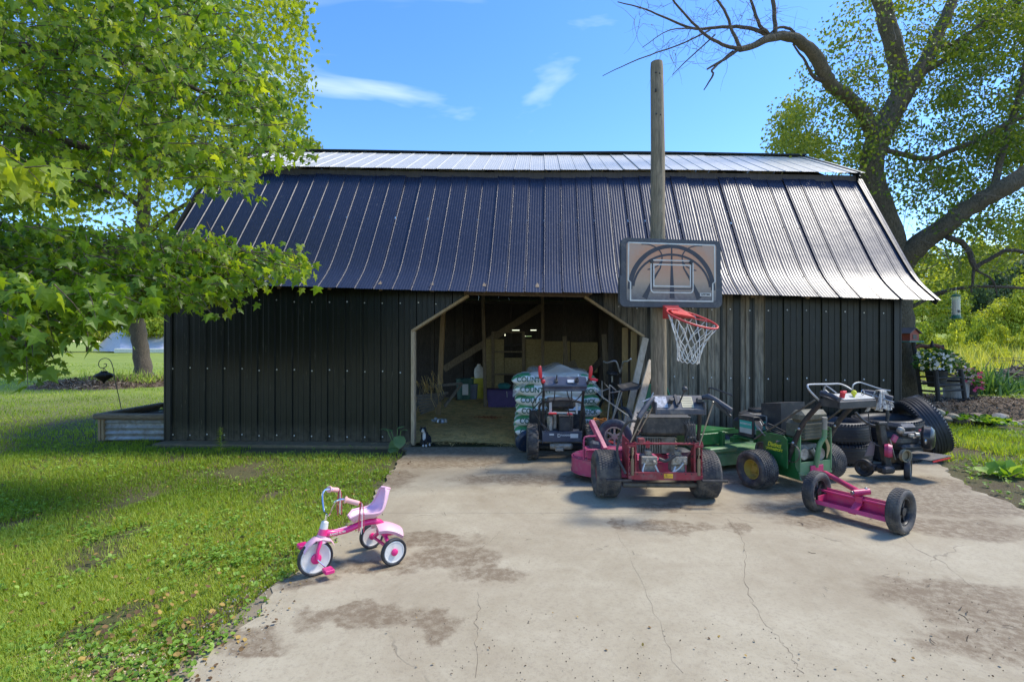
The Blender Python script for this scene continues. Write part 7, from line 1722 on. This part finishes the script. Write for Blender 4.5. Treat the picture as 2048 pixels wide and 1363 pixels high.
# pots and petunias
LEAFP = leafmat('petunia_leaves', (.03, .08, .02), (.07, .15, .03), (.15, .23, .05), .35)
WF_ = leafmat('white_petals', (.62, .56, .58), (.72, .68, .68), (.78, .76, .74), .3, .6); PF_ = leafmat('pale_pink_petals', (.62, .36, .46), (.70, .48, .54), (.74, .60, .62), .3, .6); HF_ = leafmat('hot_pink_petals', (.50, .04, .14), (.60, .08, .22), (.66, .20, .32), .3, .6)
FT = [(0, 0, .0)] + [(math.cos(k * 1.2566) * 1.0, math.sin(k * 1.2566) * 1.0, .25) for k in range(5)] + [(math.cos(k * 1.2566 + .63) * .72, math.sin(k * 1.2566 + .63) * .72, .2) for k in range(5)]
FF = [f3 for k in range(5) for f3 in ((0, 1 + k, 6 + k), (0, 6 + k, 1 + (k + 1) % 5))]
def petunia(name, poly, Y0, Y1, nleaf, nfl, mat, label, pot):
    t = empty(name, (0, 0, 0), 0, label, 'flower pot'); pot(t)
    q = sample_poly(poly, nleaf); C = unproj(q, nrg.uniform(Y0, Y1, nleaf)); o = inst('leaves', scatter_mesh('pl', WL, WF, C, eulers(nrg.normal(.4, .6, nleaf), nrg.normal(0, .5, nleaf), nrg.rand(nleaf) * 6.28), nrg.uniform(.04, .075, nleaf), LEAFP), t); tag(o, kind='stuff')
    fm = np_mesh('petals', np.array(FT), np.array(FF), mat, nrg.rand(len(FT)))
    q = sample_poly(poly, nfl); Yq = nrg.uniform(Y0 - .05, (Y0 + Y1) / 2, nfl)
    for (a, b_), y_ in zip(q, Yq):
        o = inst('flower', fm, t, at(a, b_, y_), (R(rng.uniform(35, 100)), R(rng.uniform(-30, 30)), R(rng.uniform(-60, 30))), (rng.uniform(.026, .036),) * 3)
POTM = M('dark_pot', (.03, .028, .026), .6, bump=.1)
c1 = at(1873, 757, 8.82); c2 = at(1850, 740, 9.4)
petunia('petunia_pot', [(1828, 712), (1840, 702), (1870, 698), (1905, 704), (1915, 725), (1905, 745), (1880, 738), (1850, 742), (1828, 735)], 8.55, 8.95, 520, 60, WF_, 'dark pot of white petunias on the seat of the rocking chair', lambda t: pt(t, 'pot', POTM, lambda mb: mb.lathe([(0, -.14), (.12, -.14), (.16, .12), (.17, .12), (.17, .14), (.14, .14), (.13, .1), (0, .1)], 20, c=c1)))
c3 = at(1912, 772, 9.25); c3.z = .43
petunia('petunia_tub', [(1895, 700), (1912, 710), (1930, 722), (1945, 735), (1950, 755), (1920, 758), (1905, 745), (1895, 725)], 8.9, 9.3, 340, 34, PF_, 'weathered white tub of pale pink petunias behind the rocking chair', lambda t: pt(t, 'tub', wood('whitewashed_tub', (.50, .47, .42), (.28, .26, .23)), lambda mb: mb.lathe([(0, -.20), (.17, -.20), (.20, .15), (.22, .16), (.22, .19), (.19, .19), (.18, .15), (0, .14)], 16, c=c3)))
petunia('petunia_basket', [(1922, 738), (1935, 735), (1962, 742), (1972, 765), (1965, 780), (1950, 782), (1940, 765), (1925, 758)], 9.0, 9.4, 340, 30, HF_, 'trailing clump of hot pink petunias right of the rocking chair', lambda t: pt(t, 'pot', POTM, lambda mb: mb.lathe([(0, -.1), (.10, -.1), (.14, .08), (.12, .08), (0, .05)], 16, c=at(1940, 778, 9.2))))
# bird feeders
BF_ = empty('house_feeder', at(1817, 672, 9.0), R(18), 'red house-shaped bird feeder on a green tray fixed to the old tree', 'bird feeder')
pt(BF_, 'house', M('barn_red_paint', (.33, .07, .04), .6, bump=.1), lambda mb: mb.prism([(-.11, -.08), (.11, -.08), (.11, .05), (0, .13), (-.11, .05)], .20, Matrix(((1, 0, 0, 0), (0, 0, 1, -.10), (0, 1, 0, 0), (0, 0, 0, 1)))))
pt(BF_, 'window', BLK, lambda mb: mb.box((0, -.103, -.01), (.09, .006, .07)))
pt(BF_, 'roof', M('grey_shingle', (.17, .12, .10), .8, bump=.3), lambda mb: (mb.beam((-.15, 0, .045), (0, 0, .145), .26, .014, up=(-.6, 0, 1)), mb.beam((.15, 0, .045), (0, 0, .145), .26, .014, up=(.6, 0, 1))))
pt(BF_, 'tray', M('teal_tray', (.06, .20, .16), .5, bump=.1), lambda mb: mb.box((0, 0, -.095), (.36, .28, .022), ch=.004))
TF_ = empty('tube_feeder', at(1912, 612, 8.6), 0, 'clear tube bird feeder with green base hanging from the old tree', 'bird feeder')
CLR, n, l, b = newmat('clear_tube'); b.inputs['Base Color'].default_value = (.85, .9, .85, 1); b.inputs['Roughness'].default_value = .08; b.inputs['Alpha'].default_value = .35
pt(TF_, 'tube', CLR, lambda mb: mb.lathe([(.058, -.15), (.058, .17)], 20)); pt(TF_, 'seed', M('bird_seed', (.60, .45, .22), .9, var=.3, scale=80, bump=.5), lambda mb: mb.cyl((0, 0, -.14), (0, 0, .10), .050, 16))
pt(TF_, 'cap', M('green_feeder_plastic', (.03, .14, .07), .4, bump=0), lambda mb: mb.lathe([(0, .20), (.03, .20), (.068, .175), (.066, .16), (0, .16)], 18)); pt(TF_, 'base', M('green_feeder_plastic', (.03, .14, .07), .4), lambda mb: mb.lathe([(0, -.15), (.062, -.15), (.065, -.19), (.09, -.20), (.088, -.212), (0, -.212)], 18))
pt(TF_, 'feeding_port', BLK, lambda mb: (mb.box((0, -.055, -.09), (.04, .015, .05), ch=.006), mb.cyl((-.07, 0, -.12), (.07, 0, -.12), .005))); pt(TF_, 'hanger', STEEL, lambda mb: mb.cyl((0, 0, .2), (0, 0, .32), .003))
# brush pile
BPI = MB()
for k in range(260):
    x = nrg.normal(14.9, 1.3); y = nrg.uniform(14.2, 15.6); z = max(.02, (.55 - .16 * abs(x - 15.3)) * rng.random()); a = nrg.normal(0, .5); L = rng.uniform(.4, 1.6); d = Vector((math.cos(a), math.sin(a) * .5, rng.gauss(0, .18))) * L / 2; c = Vector((x, y, z)); BPI.tube([c - d, c + Vector((0, 0, rng.gauss(0, .04))), c + d], [rng.uniform(.008, .035)] * 2 + [.006], 5)
for k in range(14):
    x = nrg.normal(14.9, 1.0); c = Vector((x, 14.6, .4)); BPI.tube([c, c + Vector((rng.gauss(0, .3), 0, rng.uniform(.2, .5))), c + Vector((rng.gauss(0, .6), 0, rng.uniform(.3, .6)))], [.015, .01, .004], 5)
o = BPI.build('brush_pile', wood('brush_sticks', (.22, .16, .11), (.08, .06, .04), (3, 3, 3))); tag(o, 'pile of cut brown branches on the far lawn at the right', 'brush pile', kind='stuff')
mound('soil_heap', 15.0, 15.0, 2.4, .9, .38, MUL, 'low brown heap under the cut branches', kind='stuff')
# iris clumps, hostas, weeds as plants
def plant(name, label, c, n_, h0, h1, w, mat, spread=.15, lean=.5, blade=True, cat='plant', group=None):
    P = np.stack([nrg.normal(c[0], spread * .4, n_), nrg.normal(c[1], spread * .4, n_), np.full(n_, c[2])], 1); h = nrg.uniform(h0, h1, n_)
    T_, F_ = (BL, BF) if blade else (WL, WF)
    S = np.stack([np.full(n_, w), h, h], 1) if blade else h
    Rr = eulers(nrg.normal(0, lean, n_) if blade else nrg.uniform(.2, 1.2, n_), nrg.normal(0, lean * .6, n_), nrg.rand(n_) * 6.28)
    o = inst(name, scatter_mesh(name, T_, F_, P, Rr, S, mat)); tag(o, label, cat, group, 'stuff' if name == 'rock_weed' else None); return o
IRM = leafmat('iris_blades', (.03, .08, .03), (.07, .15, .05), (.16, .26, .08), .3)
p = at(1975, 770, 12.2); plant('iris_clump', 'tall arching iris clump beyond the pink petunias', (p.x, 12.2, .05), 130, .35, .8, .05, IRM, .5, .45)
p = at(2005, 770, 12.6); plant('iris_clump', 'low blue-green iris clump right of the tall one', (p.x, 12.6, .05), 150, .2, .5, .04, IRM, .9, .5)
p = at(2040, 770, 13.0); plant('iris_clump', 'sparse low iris clump at the right picture edge', (p.x, 13.0, .05), 90, .15, .4, .04, IRM, .6, .5)
FRN = leafmat('fern_weed', (.05, .13, .02), (.10, .22, .03), (.22, .32, .05), .4)
p = at(1965, 845, 7.9); plant('rock_weed', 'bright green weed growing against the reddish stone', (p.x, 7.85, .1), 130, .05, .11, .02, FRN, .4, .5, False)
p = at(1988, 855, 7.8); plant('rock_weed', 'bright green weed growing before the rounded grey stone', (p.x, 7.75, .08), 90, .05, .10, .02, FRN, .3, .5, False)
p = at(2010, 975, 4.9); plant('dock_plant', 'leafy green dock plant in the bare soil at the right picture edge', (p.x, 4.9, .04), 46, .06, .15, .02, WEEDM, .22, .5, False)
# burdock at the left jamb
bd = empty('burdock', gnd(800, 905) + Vector((-.05, .05, 0)), 0, 'large-leaved burdock growing against the left door jamb', 'plant')
BV = [(0, 0, 0), (.36, .10, .06), (.50, .42, .03), (.40, .75, -.02), (0, 1.05, -.16), (-.40, .75, -.02), (-.50, .42, .03), (-.36, .10, .06), (0, .35, -.04), (0, .7, -.08)]
BFc = [(8, 0, 1), (8, 1, 2), (9, 2, 3), (9, 3, 4), (9, 4, 5), (9, 5, 6), (8, 6, 7), (8, 7, 0), (8, 2, 9), (8, 9, 6)]
BUM = leafmat('burdock_leaf', (.09, .17, .06), (.13, .22, .08), (.20, .28, .12), .35, .6)
bml = np_mesh('burdock_leaf', np.array(BV), np.array(BFc), BUM, nrg.rand(10), True)
for (x, y, z, rx, rz, s) in ((.0, -.02, .15, -1.15, 2.7, .17), (.04, -.05, .20, -.9, 3.4, .15), (-.06, 0, .24, .25, 1.2, .10), (-.11, -.02, .27, .1, 1.7, .08), (.01, 0, .27, .4, 5.2, .09), (-.02, -.06, .06, -.2, 3.0, .11), (.06, -.04, .26, .2, 4.4, .08)):
    o = inst('leaf', bml, bd, (x, y, z), (rx, 0, rz), (s, s, s)); pt(bd, 'stem', M('green_stem', (.12, .2, .06), .6, bump=0), lambda mb: mb.tube([(0, 0, 0), (x * .6, y * .6, z * .6), (x, y, z)], .005, 5))
hw = empty('tall_weed', gnd(441, 908), 0, 'tall feathery weed growing against the dark left wall', 'plant')
pt(hw, 'stem', M('green_stem', (.12, .2, .06), .6, bump=0), lambda mb: mb.tube([(0, 0, 0), (.01, 0, .15), (.0, 0, .31)], .003, 5))
n_ = 130; z = nrg.uniform(.03, .31, n_); a = nrg.rand(n_) * 6.28
o = inst('leaves', scatter_mesh('hw', BL, BF, np.stack([np.zeros(n_), np.zeros(n_), z], 1), eulers(np.full(n_, -1.0), np.zeros(n_), a), np.stack([np.full(n_, .010), (.33 - z) * .30 + .02, (.33 - z) * .30 + .02], 1), GRASSM), hw); tag(o, kind='stuff')

# ================================================================== CLUTTER INSIDE THE BARN
def wl(px, py, v): return BM @ bp(px, py, v)
gp = empty('wire_panel', wl(840, 800, 1.4), 0, 'old wooden crate side and wire panel leaning behind the tan post', 'panel')
def g_(px, py, v): return wl(px, py, v) - gp.location
OW = wood('grey_slat', (.26, .23, .18), (.13, .11, .09))
for k in range(7):
    t = k / 6; pt(gp, 'slat', OW, lambda mb: mb.beam(g_(830 + 12 * (1 - t), 812 - 34 * t - 14 + 28, 1.3), g_(868 + 28 * t, 805 - 32 * t + 12, 1.9), .02, .035))
pt(gp, 'frame_rail', OW, lambda mb: (mb.beam(g_(829, 822, 1.2), g_(848, 775, 1.8), .03, .05), mb.beam(g_(889, 812, 1.7), g_(924, 766, 2.1), .02, .05), mb.beam(g_(848, 774, 1.8), g_(924, 766, 2.1), .02, .04)))
n_ = 120; c = wl(860, 770, 1.6); 
o = inst('hay_wisp', scatter_mesh('hay', TW, TWF, np.stack([nrg.normal(c.x, .10, n_), nrg.normal(c.y, .06, n_), nrg.normal(c.z - .05, .09, n_)], 1), eulers(nrg.normal(0, .3, n_), nrg.normal(1.2, .4, n_), nrg.normal(0, .6, n_)), np.stack([nrg.uniform(.10, .25, n_), np.full(n_, .08), np.full(n_, .1)], 1), STM)); tag(o, 'wisp of loose hay caught on the leaning wire panel', 'hay', kind='stuff')
def tubk(name, label, cat, px, py, v, r, h, mat, lid=None):
    p = wl(px, py, v); p.z = max(p.z, .04)
    t = empty(name, p, 0, label, cat); pt(t, 'body', mat, lambda mb: mb.lathe([(0, 0), (r * .85, 0), (r, h), (r * 1.04, h), (r * 1.04, h - .02), (r * .98, h)], 20))
    if lid: pt(t, 'lid', lid, lambda mb: mb.lathe([(r * 1.05, h - .015), (r * 1.05, h + .01), (0, h + .015)], 20))
    return t
t = tubk('green_bucket', 'dark green bucket with a white label between the posts', 'bucket', 930, 797, 3.2, .17, .38, M('deep_green_plastic', (.02, .09, .07), .5, bump=0))
pt(t, 'label', WHT, lambda mb: mb.box((.02, -.168, .19), (.11, .01, .20)))
tubk('grey_bucket', 'grey blue bucket right of the green bucket', 'bucket', 944, 797, 3.2, .11, .28, M('grey_blue_plastic', (.10, .12, .16), .5, bump=0))
tubk('yellow_bucket', 'yellow bucket behind the second post', 'bucket', 958, 795, 3.7, .15, .40, M('yellow_plastic', (.50, .45, .04), .5, bump=0))
p = wl(958, 757, 3.7); blk('white_jug', 'white plastic jug standing on the yellow bucket', 'jug', lambda mb: mb.lathe([(0, 0), (.09, 0), (.10, .12), (.09, .20), (.04, .26), (.035, .29), (0, .29)], 16), WP, p)
p = wl(1005, 797, 3.4); p.z = .03
t = empty('purple_tub', p, 0, 'purple plastic tub with a pale lid by the pen', 'tub'); pt(t, 'body', M('purple_plastic', (.10, .06, .22), .5, bump=0), lambda mb: mb.prism([(-.27, 0), (.27, 0), (.31, .32), (-.31, .32)], .35, Matrix(((1, 0, 0, 0), (0, 0, 1, 0), (0, 1, 0, 0), (0, 0, 0, 1)))))
pt(t, 'rim', M('purple_plastic', (.10, .06, .22), .5), lambda mb: mb.box((0, .17, .33), (.66, .39, .03), ch=.008)); pt(t, 'string', WHT, lambda mb: mb.tube([(.08, -.01, .32), (.09, -.012, .2)], .006, 5))
p = wl(1008, 762, 3.4); blk('teal_scoop', 'teal scoop lying on the purple tub', 'scoop', lambda mb: mb.lathe([(0, 0), (.10, .01), (.13, .07), (.09, .11), (0, .12)], 16), M('teal_plastic', (.06, .25, .24), .5, bump=0), (p.x, p.y + .15, .375))
